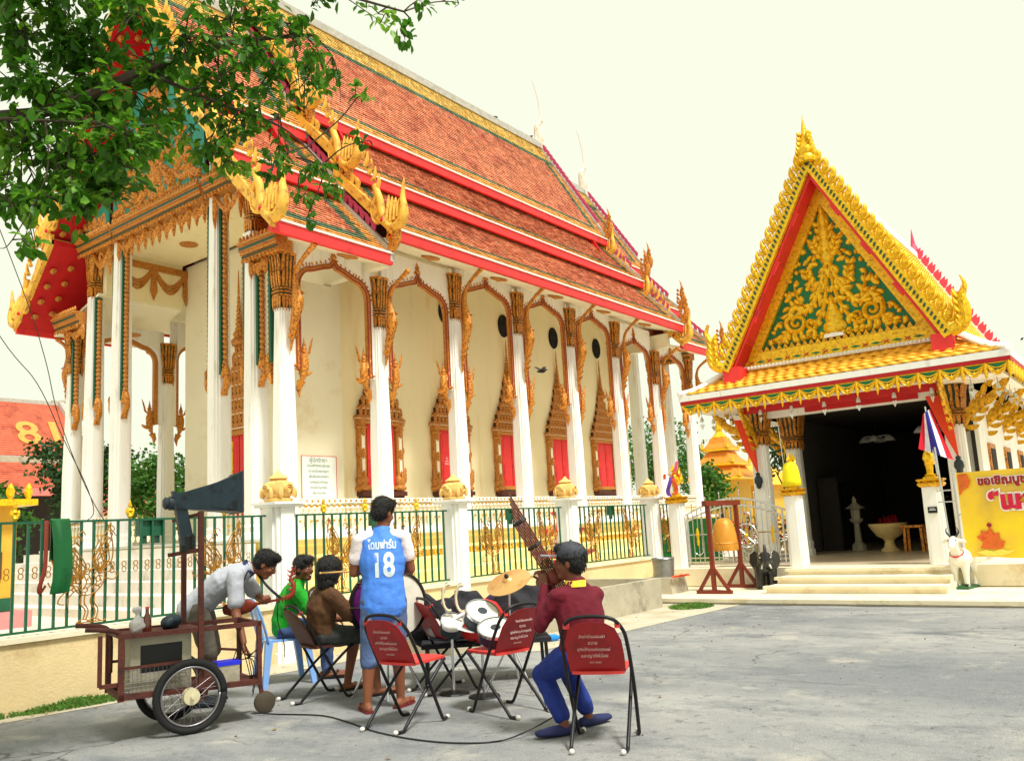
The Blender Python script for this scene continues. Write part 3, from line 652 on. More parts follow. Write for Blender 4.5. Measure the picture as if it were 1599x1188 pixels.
# pediment of the front porch
def fx_ped(x): return lambda a, b, d: (x-d, YC+a, b)
def scrollwork(m, fn, W, z0, H, dep, leafw, seed=3, fill=True):
    """symmetrical flame scrolls inside a triangle (half width W at z0, apex z0+H)"""
    rnd = random.Random(seed); occ = []; scroll0 = m.scroll
    def rec(pts, wd, fn_, dep_): occ.extend([(p[0], p[1], (wd[i] if hasattr(wd, '__len__') else wd)) for i, p in enumerate(pts)]); return scroll0(pts, wd, fn_, dep_)
    m.scroll = rec
    def inside(a, b): return b > z0+.01*H and abs(a) < W*(1-(b-z0)/H)*.94
    for s in (-1, 1):
        def spiral(cx, cy, r, a0, turns, w0, dirn):
            pts = []; n = int(16*turns)
            for i in range(n+1):
                t = i/n; rr = r*(1-.86*t); an = a0+dirn*turns*2*math.pi*t; pts.append((s*(cx+rr*math.cos(an)), cy+rr*math.sin(an)))
            m.scroll(pts, [w0*(1-.55*i/n) for i in range(n+1)], fn, dep*1.15); return pts
        def stem(P, w0, w1, leaves, ll):
            pts = [(s*W*p.x, z0+H*p.y) for p in catmull([(x, y, 0) for x, y in P], 6)]; n = len(pts)-1
            m.scroll(pts, [w0+(w1-w0)*i/n for i in range(n+1)], fn, dep)
            for k in range(leaves):
                i = int((k+.5)/leaves*n); x, y = pts[i]; dx, dy = pts[i+1][0]-x, pts[i+1][1]-y; an = math.atan2(dy, dx)
                for q in (-1, 1):
                    l = ll*(.75+.5*rnd.random()); aa = an+q*.75
                    if inside(x+math.cos(aa)*l*.9, y+math.sin(aa)*l*.9): m.leaf2(x, y, aa, l, leafw, -q*1.1 if rnd.random() < .7 else q*1.1, fn, dep*.9)
        stem([(0.02, .52), (.1, .4), (.2, .3), (.36, .22), (.52, .26), (.6, .18)], .035*W, .045*W, 7, .15*W)
        spiral(.5*W, z0+.15*H, .15*W, .6, 1.6, .042*W, -1)
        stem([(.03, .5), (.05, .36), (.1, .24), (.2, .14), (.3, .07)], .03*W, .03*W, 6, .12*W)
        spiral(.3*W, z0+.13*H, .07*W, -1.6, 1.2, .028*W, 1)
        stem([(.62, .1), (.72, .06), (.84, .035)], .035*W, .015*W, 4, .13*W)
        stem([(.18, .34), (.26, .42), (.3, .5)], .03*W, .012*W, 4, .13*W)
        stem([(.4, .26), (.46, .34), (.48, .42)], .03*W, .01*W, 3, .12*W)
        stem([(.05, .56), (.12, .62), (.16, .68)], .03*W, .012*W, 4, .12*W)
        stem([(.02, .6), (.05, .72), (.08, .8)], .03*W, .01*W, 4, .12*W)
        stem([(.08, .02), (.25, .035), (.45, .03)], .02*W, .02*W, 5, .08*W)
    for b, l, wd in ((.5, .13, .1), (.58, .14, .1), (.66, .15, .09), (.74, .16, .08), (.82, .13, .05)): m.leaf2(0, z0+H*b, 1.57, l*H, wd*W, 0, fn, dep*1.3)
    for b, l, wd in ((.03, .12, .16), (.08, .14, .12), (.13, .13, .08), (.2, .1, .05)): m.leaf2(0, z0+H*b, 1.57, l*H, wd*W, 0, fn, dep*1.5)
    tries = 0 if fill else 900
    while tries < 900:                       # fill what is left of the field with small curled flames
        tries += 1; a, b = rnd.uniform(.02, W), z0+rnd.random()*H
        if not inside(a*1.02, b): continue
        fr = min(math.hypot(a-x, b-y)-q for x, y, q in occ)
        if fr < .028*W: continue
        an = 1.57-rnd.uniform(-.9, 1.1); l = min(.2*W, fr*2.6+.04*W)
        if not inside(abs(a+math.cos(an)*l), b+math.sin(an)*l*.9): l *= .6
        cu = rnd.choice((-1.6, 1.6))
        for s in (-1, 1): m.leaf2(s*a, b, an if s > 0 else math.pi-an, l, min(leafw*1.15, fr*.7+.01*W), cu*s, fn, dep*.85)
    m.scroll = scroll0
for xx, sg in ((12.0, 1), (33.5, -1)):
    m = MB(); m.prism([(-2.35, 10.55), (2.35, 10.55), (2.3, 12.3), (0, 16.2), (-2.3, 12.3)], fx_ped(xx), -.05, .0); m.prism([(-4.6, 10.6), (-2.6, 10.6), (-2.6, 11.9), (-3.4, 11.2)], fx_ped(xx), -.05, 0); m.prism([(4.6, 10.6), (2.6, 10.6), (2.6, 11.9), (3.4, 11.2)], fx_ped(xx), -.05, 0)
    pd = m.build('pediment', TEAL, temple)
    if sg > 0:
        m = MB(); scrollwork(m, fx_ped(xx), 2.7, 10.65, 5.0, .1, .085, 5, False)
        m.build('gilded_scrollwork', OGOLD, pd, smooth=50)
        for s in (-1, 1):
            m = MB(); m.scroll([(s*2.7, 10.68), (s*4.0, 10.72)], .05, fx_ped(xx), .06)
            for k in range(5): m.leaf2(s*(2.75+.28*k), 10.7+.05*k, 1.57-s*.5, .55-.05*k, .1, s*1.2, fx_ped(xx), .09)
            m.build('side_leafwork', OGOLD, pd, smooth=50)

# ---------------------------------------------------------------- roofs
MAIN = [((14.7, 8.98), (16.8, 11.15)), ((16.3, 11.12), (18.45, 13.45)), ((17.9, 13.35), (YC, 18.65))]
PORCH = [((14.8, 8.33), (16.95, 10.55)), ((16.5, 10.52), (18.5, 12.75)), ((18.0, 12.68), (YC, 17.45))]
TW, TH = .155, .135
def tile_field(x0, x1, eave, top, parent, near, topband):
    """overlapping tiles on one slope, joined; colours by band"""
    ye, ze = eave; yt, zt = top; L = math.hypot(yt-ye, zt-ze); dy, dz = (yt-ye)/L, (zt-ze)/L; ny, nz = -dz, dy
    rows = int(L/TH); cols = int((x1-x0)/TW); tw = (x1-x0)/cols; th = L/rows; V = []; F = []; MI = []
    rr = random.Random(int(x0*10+ye*7))
    for j in range(rows):
        off = (j % 2)*.5; s0 = j*th; s1 = s0+th*1.08
        for i in range(-1, cols+1):
            a = max(x0, x0+(i+off)*tw+.006); b = min(x1, x0+(i+off+1)*tw-.006)
            if b-a < .02: continue
            lift = .03+rr.random()*.016; hi = .004+rr.random()*.004; sk = (rr.random()-.5)*.012
            p = lambda x, s, h: (x, ye+dy*s+ny*h, ze+dz*s+nz*h)
            k = len(V); V += [p(a, s0+sk, 0), p(b, s0+sk, 0), p(a, s0+sk, lift), p(b, s0+sk, lift), p(a, s1, hi), p(b, s1, hi)]
            F += [(k, k+1, k+3, k+2), (k+2, k+3, k+5, k+4)]
            de = s0; dg = min(x0+(i+.5)*tw-x0, x1-(x0+(i+.5)*tw)); dt = L-s0
            if topband: c = 2 if dt < 1.15 else (3 if dt < 1.42 else None)
            else: c = None
            if c is None:
                q = min(de/1.0, dg/1.1); c = 1 if q < .42 else (3 if q < .66 else 0)
            MI += [c, c]
    me = bpy.data.meshes.new('tile_field'); me.from_pydata(V, [], F)
    for mm in (TILE_R, TILE_O, TILE_Y, TILE_G): me.materials.append(mm)
    me.polygons.foreach_set('material_index', MI)
    tv = me.attributes.new('tv', 'FLOAT', 'FACE'); vals = []
    for q in range(len(F)//2): r_ = .72+.42*rr.random()-(.25 if rr.random() < .06 else 0); vals += [r_*.8, r_]
    tv.data.foreach_set('value', vals)
    return put('tile_field', me, parent, kind='stuff')
def naga_mesh():
    """naga finial in the YZ plane closing a barge board, head up, pointing to -Y"""
    m = MB(); sx = (1, 0, 0)
    body = catmull([(0, .55, .95), (0, .42, .62), (0, .36, .3), (0, .22, .02), (0, 0, -.1), (0, -.2, .0), (0, -.26, .22), (0, -.24, .5), (0, -.3, .85)], 4); n = len(body)
    m.tube(body, [(interp([(0, .07), (.45, .1), (.7, .11), (.85, .07), (1, .02)], i/(n-1)), interp([(0, .07), (.4, .09), (.6, .11), (.75, .09), (.85, .06), (1, .012)], i/(n-1))) for i in range(n)], 8, side=sx)
    for k in range(4):
        y = .2-.1*k; m.tube([(0, y, .02+.05*abs(k-1.5)), (0, y-.02, .35), (0, y-.05, .62-.05*k)], [(.07, .05), (.06, .045), (.02, .01)], 6, side=sx)
    m.tube(catmull([(0, .5, .7), (0, .62, .5), (0, .6, .25), (0, .48, .12), (0, .42, .22)], 3), [(.07, .05)]*9+[(.06, .04)]*4, 6, side=sx)
    for k in range(6): m.tube([(0, .5+.11*k, .85+.2*k), (0, .42+.11*k, .98+.2*k), (0, .4+.11*k, 1.16+.2*k)], [(.06, .05), (.05, .045), (.015, .008)], 6, side=sx)
    m.mi = 1; m.sphere((0, .3, .12), (.12, .07, .07), 8, 6)
    return m.mesh('naga_finial', [NAGA, DRED], 50)
NAG = naga_mesh()
def flame_mesh():
    m = MB(); fn = lambda a, b, d: (d-.05, -a, b)
    m.tube(catmull([(0, .1, 0), (0, -.05, .15), (0, -.14, .4), (0, -.06, .7), (0, -.1, 1.0), (0, -.02, 1.3)], 4), [(interp([(0, .1), (.3, .09), (.6, .06), (1, .01)], i/20), interp([(0, .14), (.25, .18), (.5, .12), (.8, .05), (1, .008)], i/20)) for i in range(21)], 8, side=(1, 0, 0))
    for k in range(4): m.leaf2(.08, .2+.2*k, .6, .28-.04*k, .07, 1.3, fn, .1); m.leaf2(-.05, .2+.2*k, 2.4, .26-.04*k, .06, -1.3, fn, .1)
    return m.mesh('flame_finial', OGOLD, 50)
FLM = flame_mesh()
def chofa_mesh():
    m = MB(); m.tube(catmull([(0, 0, -.4), (0, 0, .1), (-.1, 0, .6), (.12, 0, 1.0), (.22, 0, 1.3), (.16, 0, 1.9), (-.05, 0, 2.5), (-.3, 0, 2.95)], 5), [(r_, r_*.7) for r_ in [interp([(0, .26), (.2, .24), (.35, .14), (.42, .1), (.5, .11), (.6, .05), (1, .012)], i/35) for i in range(36)]], 8)
    m.tube([(.15, 0, 1.15), (.32, 0, 1.12), (.4, 0, 1.05)], [.07, .04, .008], 6)
    m.mi = 0
    return m.mesh('ridge_finial', [mat('pale_finial', (226, 206, 190), .6, c2=(200, 140, 90), c2amt=.4, c2scale=3)], 50)
CHO = chofa_mesh()
m = MB(); m.tube([(0, 0, 0), (0, -.05, .16), (0, .02, .3), (0, .1, .42)], [(.03, .085), (.03, .1), (.025, .06), (.01, .01)], 6, side=(1, 0, 0)); BAI = m.mesh('gable_leaf', PINKLEAF, 50)
m = MB(); m.tube([(0, 0, 0), (0, -.05, .16), (0, .02, .3), (0, .1, .42)], [(.03, .085), (.03, .1), (.025, .06), (.01, .01)], 6, side=(1, 0, 0)); BAIG = m.mesh('gable_leaf', NAGA, 50)
MEDR = MB(); MEDR.lathe([(.1, 0), (.095, .02), (.04, .025), (.015, .04)], 10); MEDR = MEDR.mesh('soffit_medallion', OGOLD2, 40)
def roof(x0, x1, tiers, front, rear, nag):
    for t, ((ye, ze), (yt, zt)) in enumerate(tiers):
        top = t == 2; first = None; slabs = {}
        for s in (-1, 1):                        # roof slab, one object per side
            def fn(a, b, d, s=s): return (d, (a if s < 0 else 2*YC-a), b)
            rp = MB(); rp.prism([(ye, ze-.02), (yt, zt-.02), (yt, zt-.16), (ye, ze-.16)], fn, x0, x1)
            slab = rp.build('roof', DRED, temple); slabs[s] = slab
            if s < 0: first = tile_field(x0, x1, (ye, ze), (yt, zt), slab, True, top).data
            else: put('tile_field', first, slab, loc=(0, 2*YC, 0), scale=(1, -1, 1), kind='stuff')
            yb = ye if s < 0 else 2*YC-ye
            m = MB(); m.bx(x0-.02, x1+.02, yb-.05, yb+.07, ze-.27, ze-.01); m.build('fascia', RED, slab)
            m = MB(); m.bx(x0-.02, x1+.02, yb-.09, yb+.06, ze-.006, ze+.035); m.build('eave_strip', WHITE, slab)
        # barge boards with finials
        L = math.hypot(yt-ye, zt-ze); dy, dz = (yt-ye)/L, (zt-ze)/L
        for end, xx in ((0, x0), (1, x1)):
            for s in (-1, 1):
                def fn(a, b, d, s=s): return (d, (a if s < 0 else 2*YC-a), b)
                m = MB(); m.prism([(ye-.062, ze-.2), (yt, zt-.2), (yt, zt+.14), (ye-.062, ze+.14)], fn, xx-.075, xx+.065)
                bb = m.build('barge_board', NAGA if end == 0 else GREYRIDGE, slabs[s])
                if s > 0 and end == 1: continue
                yb = ye if s < 0 else 2*YC-ye
                put('naga_finial' if end == 0 else 'flame_finial', NAG if end == 0 else FLM, bb, loc=(xx, yb+s*.1, ze+.14), scale=(1.2, -s*1.25, 1.25) if end == 0 else (1, -s, 1))
                n = int(L/.3); k0 = 6 if end == 0 else 3
                for k in range(k0, n):
                    q = k*.3; put('gable_leaf', BAIG if end == 0 else BAI, bb, loc=(xx, (ye+dy*q) if s < 0 else 2*YC-(ye+dy*q), ze+dz*q+.12), scale=(1, -s, 1))
        if front:
            for k in range(1, int(L/.55)):
                for xo in (.3, .75):
                    q = k*.55+(.2 if xo > .5 else 0)
                    if q < L-.2: put('soffit_medallion', MEDR, slabs[1], loc=(x0+xo, 2*YC-(ye+dy*q)-.06*dz*2.2, ze+dz*q-.16-.02), rot=(math.pi-math.atan2(dz, dy), 0, 0))
    z = tiers[2][1][1]
    m = MB(); m.bx(x0, x1, YC-.16, YC+.16, z-.1, z+.14); m.bx(x0, x1, YC-.09, YC+.09, z+.14, z+.24); m.build('ridge_cap', GREYRIDGE, temple)
    put('ridge_finial', CHO, temple, loc=(x0, YC, z+.3), rot=(0, 0, math.pi)); put('ridge_finial', CHO, temple, loc=(x1, YC, z+.3))
    for xx, sg in ((x0+1.15, -1), (x1-1.15, 1)):
        m = MB(); m.prism([(14.9-YC+1.8, tiers[0][1][1]), (YC-14.9-1.8, tiers[0][1][1]), (0, z-.2)], lambda a, b, d: (xx+d, YC+a, b), -.05, .05); m.build('gable_wall', DRED, temple)
roof(14.7, 30.85, MAIN, True, True, True)
roof(11.1, 14.72, PORCH, True, False, True)
roof(30.83, 34.45, PORCH, False, True, True)
# end blocks closing the step between the two soffits
for a, b in ((14.86, 15.1), (30.55, 30.79)): m = MB(); m.bx(a, b, 15.3, 17.6, 8.18, 8.74); m.build('soffit_step', CREAM2, temple)
# ================================================================ pavilion hall
PY = 4.81; PF = .42
pav = thing('pavilion_hall', 'open prayer hall with gold and green gable and yellow tiled skirt roof', 'pavilion', (20, PY, 0), world=True)
m = MB(); m.bx(15.2, 34, -14, 8.25, -.05, PF); m.build('platform', PLATF, pav)
m = MB(); m.bx(15.15, 15.21, -14, 8.27, .1, PF+.004) ; m.build('platform_facing', PLATF, pav)
TERR = mat('polished_floor_tiles', (206, 190, 160), .3, var=.1, scale=2)
m = MB(); m.bx(15.6, 26.8, 2.6, 7.2, PF, PF+.012); m.build('floor', TERR, pav)
for k, (x, z) in enumerate(((13.95, .2), (14.4, .31), (14.85, .416))):
    m = MB(); e=.004*k; m.bx(x, 15.16+e, 2.9-.03*(2-k)+e, 5.5+.03*(2-k)-e, .08+e, z); m.bx(x-.04, x+.1, 2.86-.03*(2-k), 5.54+.03*(2-k), z-.045, z+.003); m.build('step', PLATF, pav)
# columns
PCAP = capital_mesh(.75, .34)
PCOL = column_mesh(2.42, .34, .31)
def pbracket():
    m = MB(); fn = lambda a, b, d: (d-.03, -a, b)
    pts = catmull([(0, -.12, 0), (0, -.2, .2), (0, -.36, .36), (0, -.62, .5), (0, -.85, .74), (0, -.95, 1.0)], 4); n = len(pts)
    m.tube(pts, [(.035, interp([(0, .02), (.3, .09), (.6, .08), (.85, .05), (1, .02)], i/(n-1))) for i in range(n)], 8, side=(1, 0, 0))
    for k in range(6): m.leaf2(.14+.1*k, .0+.13*k, -.3+.1*k, .24, .05, 1.4, fn, .06); m.leaf2(.16+.11*k, .15+.13*k, 1.5, .24, .05, -1.2, fn, .06)
    return m.mesh('bracket', GOLD, 50)
PBR = pbracket()
for i in range(6):
    for y, s in ((6.62, -1), (2.98, 1)):
        x = 17.0+2.0*i
        if s < 0 and i > 1: continue
        c = put('column', PCOL, pav, loc=(x, y, PF)); put('capital', PCAP, c, loc=(0, 0, 2.36), world=False)
        put('bracket', PBR, c, loc=(0, -s*.05, 2.3), rot=(0, 0, 0 if s > 0 else math.pi), world=False)
        if i == 0: put('bracket', PBR, c, loc=(-.05, 0, 2.3), rot=(0, 0, R(-90)), world=False)
# walls round the inner hall, ceiling
PIN = mat('dim_inner_wall', (70, 68, 64), .8, var=.15, scale=3); PIND = mat('dark_inner_wall', (44, 39, 35), .8, var=.25, scale=3)  # hall's deep shade put into the colour of its inner walls
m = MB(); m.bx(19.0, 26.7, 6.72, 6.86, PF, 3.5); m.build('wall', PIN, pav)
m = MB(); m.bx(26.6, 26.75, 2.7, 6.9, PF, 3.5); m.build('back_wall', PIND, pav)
m = MB(); m.bx(17.9, 26.7, 2.81, 2.88, PF, 3.5); m.build('inner_wall', PIND, pav); m = MB(); m.bx(17.9, 26.7, 2.74, 2.808, PF, 3.5); m.build('wall', WHITE, pav)  # dark lining added inside the white wall to keep the hall dark
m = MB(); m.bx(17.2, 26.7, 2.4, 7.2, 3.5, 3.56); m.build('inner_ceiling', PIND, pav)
for a, b, c, d in ((16.05, 17.2, 2.0, 7.6), (17.22, 26, 2.0, 2.73), (17.22, 26, 6.9, 7.6)): m = MB(); m.bx(a, b, c, d, 3.5, 3.56); m.build('eave_ceiling', WHITE, pav)
m = MB(); m.bx(16.95, 17.12, 3.1, 6.5, 3.3, 3.5); m.build('lintel_beam', WHITE, pav)
m = MB(); m.bx(16.93, 16.948, 3.5, 5.6, 3.33, 3.47); m.build('lintel_panel', DRED, pav)
m = MB(); m.bx(16.3, 16.34, 3.0, 6.6, 3.36, 3.498); m.build('red_drop_board', DRED, pav)
for k in range(3):   # side wall windows on the right flank
    x = 19.0+2*k; m = MB(); m.bx(x-.35, x+.35, 2.7, 2.738, 1.6, 2.5); a = m.build('window', OGOLD, pav); m = MB(); m.bx(x-.25, x+.25, 2.69, 2.7, 1.7, 2.4); m.build('pane', MULLION, a)

# skirt roof with single tiles
E0 = (15.92, 1.86, 7.74); ZE = 3.86          # front eave x, y range
G0 = (16.85, 2.86, 6.76); ZG = 4.32          # foot of the gable
XB = 26.0
m = MB()
m.add([(E0[0], E0[1], ZE-.04), (E0[0], E0[2], ZE-.04), (G0[0], G0[2], ZG-.04), (G0[0], G0[1], ZG-.04)], [(0, 1, 2, 3)])
m.add([(E0[0], E0[1], ZE-.04), (XB, E0[1], ZE-.04), (XB, G0[1], ZG-.04), (G0[0], G0[1], ZG-.04)], [(0, 1, 2, 3)])
m.add([(E0[0], E0[2], ZE-.04), (XB, E0[2], ZE-.04), (XB, G0[2], ZG-.04), (G0[0], G0[2], ZG-.04)], [(0, 1, 2, 3)])
skirt = m.build('skirt_roof', TILE_P, pav)
def ptile(w_, l_):
    """one curved tile: wavy lower lip; local x across, y up-slope"""
    m = MB(); rings = []
    for t in (0, 1):
        row = []
        for k in range(7):
            u = -w_/2+w_*k/6; h = .014*math.cos(2*math.pi*(k/6-.5))*(1 if t == 0 else .8); row.append((u, t*l_-(.02*math.cos(2*math.pi*(k/6-.5)) if t == 0 else 0), h+.03-(.028 if t else 0)))
        rings.append(row)
    lip = [(x, y+.004, z-.028) for x, y, z in rings[0]]
    m.loft([lip, rings[0], rings[1]], cap=False, closed=False); return m.mesh('tile', TILE_P, True)
nr = 6; SL = math.hypot(G0[0]-E0[0], ZG-ZE); sa = math.atan2(ZG-ZE, G0[0]-E0[0]); th = SL/nr; tw = .2
PT = ptile(tw, th*1.12)
for r in range(nr):
    t = r/nr; x = E0[0]+(G0[0]-E0[0])*t; z = ZE+(ZG-ZE)*t; y0 = E0[1]+(G0[1]-E0[1])*(t+.06); y1 = E0[2]+(G0[2]-E0[2])*(t+.06); n = int((y1-y0)/tw)
    for k in range(n):
        y = y0+(k+.5)*(y1-y0)/n
        put('tile', PT, skirt, loc=(x, y, z+random.uniform(-.002, .003)), rot=(sa, 0, R(-90)), scale=((y1-y0)/n/tw, 1, 1))
m = MB(); nr2 = 6
for r in range(nr2):      # right flank and left flank tiles joined
    t = r/nr2; z = ZE+(ZG-ZE)*t; y = E0[1]+(G0[1]-E0[1])*t; xs = E0[0]+(G0[0]-E0[0])*t; n = int((XB-xs)/.2)
    for k in range(n):
        a = xs+k*.2
        for yy, sg in ((y, 1), (2*PY-y-.01, -1)):
            dy = sg*(G0[1]-E0[1])/nr2*1.05; dz = (ZG-ZE)/nr2*1.0
            m.add([(a+.0, yy, z+.0), (a+.1, yy, z+.045), (a+.2, yy, z), (a, yy+dy, z+dz), (a+.1, yy+dy, z+dz+.02), (a+.2, yy+dy, z+dz)], [(0, 1, 4, 3), (1, 2, 5, 4)])
m.build('flank_tiles', TILE_P, skirt, kind='stuff')
# white hips, eave strips, valance
for y0, y1 in ((E0[1], G0[1]), (E0[2], G0[2])):
    m = MB(); s = 1 if y0 < PY else -1
    m.tube(catmull([(E0[0]-.05, y0-s*.05, ZE+.02), (E0[0]+.25, y0+s*.27, ZE+.13), (G0[0]-.2, y1-s*.2, ZG+.03), (G0[0], y1, ZG+.09)], 4), [(.07, .09)]*13, 8, side=(0, 0, 1)); m.build('hip_ridge', WHITE, pav, smooth=50)
m = MB(); m.bx(E0[0]-.05, E0[0]+.05, E0[1]-.05, E0[2]+.05, ZE-.13, ZE-.015); fz = m.build('eave_board', WHITE, pav)
m = MB(); m.bx(E0[0]+.051, XB, E0[1]-.05, E0[1]+.05, ZE-.13, ZE-.015); m.build('eave_board', WHITE, pav)
m = MB(); m.bx(E0[0]+.051, XB, E0[2]-.05, E0[2]+.05, ZE-.13, ZE-.015); m.build('eave_board', WHITE, pav)
m = MB(); m.bx(E0[0]-.035, E0[0]+.03, E0[1]-.035, E0[2]+.035, ZE-.2, ZE-.131); m.build('eave_strip', DRED, pav)
m = MB(); m.bx(E0[0]+.031, XB, E0[1]-.035, E0[1]+.03, ZE-.2, ZE-.131); m.build('eave_strip', DRED, pav)
m = MB(); m.bx(E0[0]+.0, E0[0]+.02, E0[1]+.0, E0[2]-.0, ZE-.34, ZE-.2); m.build('valance_board', DRED, pav)
def swag():
    m = MB(); fn = lambda a, b, d: (-.005-d, a, b); w_ = .34
    m.mi = 1; m.prism([(-.17, 0), (.17, 0), (.12, -.09), (0, -.13), (-.12, -.09)], fn, -.005, .006); m.mi = 0
    for q, wd in ((.0, .016), (.05, .018), (.1, .014)): m.scroll([(-w_/2+w_*t/8, -.02-(.19-q*1.1)*math.sin(math.pi*t/8)) for t in range(9)], wd, fn, .025)
    m.leaf2(0, -.13, -1.57, .09, .03, 0, fn, .03); m.leaf2(-w_/2, -.0, -1.57, .3, .035, 0, fn, .04)
    m.scroll([(-w_/2, -.012), (w_/2, -.012)], .014, fn, .02)
    return m.mesh('swag', [YGOLD, EMERALD], 50)
SWG = swag(); ns = 17
for k in range(ns): put('swag', SWG, fz, loc=(E0[0]-.005, E0[1]+(k+.5)*(E0[2]-E0[1])/ns, ZE-.2), scale=(1, (E0[2]-E0[1])/ns/.34, 1))
for k in range(16): put('swag', SWG, fz, loc=(E0[0]+.17+.34*k, E0[1]-.005, ZE-.2), rot=(0, 0, R(90)))
# upper roof
APX = 8.12; XF = 16.3; XR = 25.0
def gline(t, o=0): return (PY-1.97*(1-t)-o, ZG+(APX-ZG)*t)
for s in (-1, 1):
    m = MB(); m.prism([(2.02, ZG-.05), (0, APX+.02), (0, APX-.14), (1.94, ZG-.12)], lambda a, b, d: (d, PY+s*a, b), XF+.02, XR); sl_ = m.build('upper_roof', DRED, pav)
    m = MB(); L = math.hypot(2.02, APX-ZG); rows = 22
    for r in range(rows):
        t0, t1 = r/rows, (r+1.06)/rows
        for k in range(44):
            a = XF+.1+k*.198
            P = lambda t, x, h: (x, PY+s*(2.04*(1-t)+h*.88), ZG-.03+(APX+.04-ZG)*t+h*.47)
            m.add([P(t0, a, .015), P(t0, a+.1, .05), P(t0, a+.198, .015), P(t1, a, .0), P(t1, a+.1, .025), P(t1, a+.198, .0)], [(0, 1, 4, 3), (1, 2, 5, 4)])
    m.build('tile_field', TILE_P, sl_, kind='stuff')
m = MB(); m.bx(XF, XR, PY-.09, PY+.09, APX-.02, APX+.14); m.build('ridge_cap', WHITE, pav)
# gable: pediment, frame, base band, barge boards
fg = lambda a, b, d: (G0[0]-.02-d, PY+a, b)
m = MB(); m.prism([(-1.9, ZG+.12), (1.9, ZG+.12), (0, APX-.3)], fg, -.05, 0); ped = m.build('pediment', EMERALD, pav)
m = MB(); scrollwork(m, fg, 1.45, ZG+.36, 2.95, .075, .058, 11)
for s in (-1, 1):
    for k in range(5): m.leaf2(s*(.62+.16*k), ZG+.4, 1.57-s*.35, .3-.03*k, .05, s*1.3, fg, .06)
m.build('gilded_scrollwork', YGOLD, ped, smooth=55)
m = MB(); m.prism([(-.2, ZG+.38), (.2, ZG+.38), (.17, ZG+.44), (0, ZG+.46), (-.17, ZG+.44)], fg, 0, .14); m.build('white_cloud_base', WHITE, ped)
for s in (-1, 1):
    m = MB(); m.prism([(s*1.98, ZG+.08), (s*1.52, ZG+.3), (0, APX-.72), (0, APX-.12)], fg, .0, .09); m.build('pediment_frame', YGOLD, ped)
m = MB(); m.prism([(-2.0, ZG+.02), (2.0, ZG+.02), (1.72, ZG+.22), (-1.72, ZG+.22)], fg, .0, .12); m.prism([(-1.7, ZG+.22), (1.7, ZG+.22), (1.6, ZG+.32), (-1.6, ZG+.32)], fg, .0, .10); bnd = m.build('base_band', YGOLD, ped)
m = MB()
for k in range(24): y = -1.5+k*.13; m.prism([(y-.06, ZG+.315), (y+.06, ZG+.315), (y, ZG+.42)], fg, .02, .1)
m.build('tooth_row', GOLD, bnd, kind='stuff')
m = MB()
for k in range(9):
    y = -1.5+k*.375; m.prism([(y-.1, ZG+.12), (y, ZG+.095), (y+.1, ZG+.12), (y, ZG+.145)], fg, .12, .128)
m.build('green_lozenge_row', EMERALD, bnd, kind='stuff')
m = MB()
for k in range(9):
    y = -1.31+k*.375; m.bar((G0[0]-.152, PY+y-.05, ZG+.09), (G0[0]-.152, PY+y+.05, ZG+.15), .014); m.bar((G0[0]-.152, PY+y+.05, ZG+.09), (G0[0]-.152, PY+y-.05, ZG+.15), .013)
m.build('red_cross_row', DRED, bnd, kind='stuff')
m = MB(); m.bx(G0[0]-.2, G0[0]-.02, G0[1]+.02, G0[2]-.02, ZG-.02, ZG+.04)
for k in range(52): m.sphere((G0[0]-.2, G0[1]+.05+k*.0745, ZG+.01), (.05, .032, .045), 6, 4)
m.build('white_bead_strip', WHITE, ped, smooth=60)
fb = lambda a, b, d: (XF-d, PY+a, b)
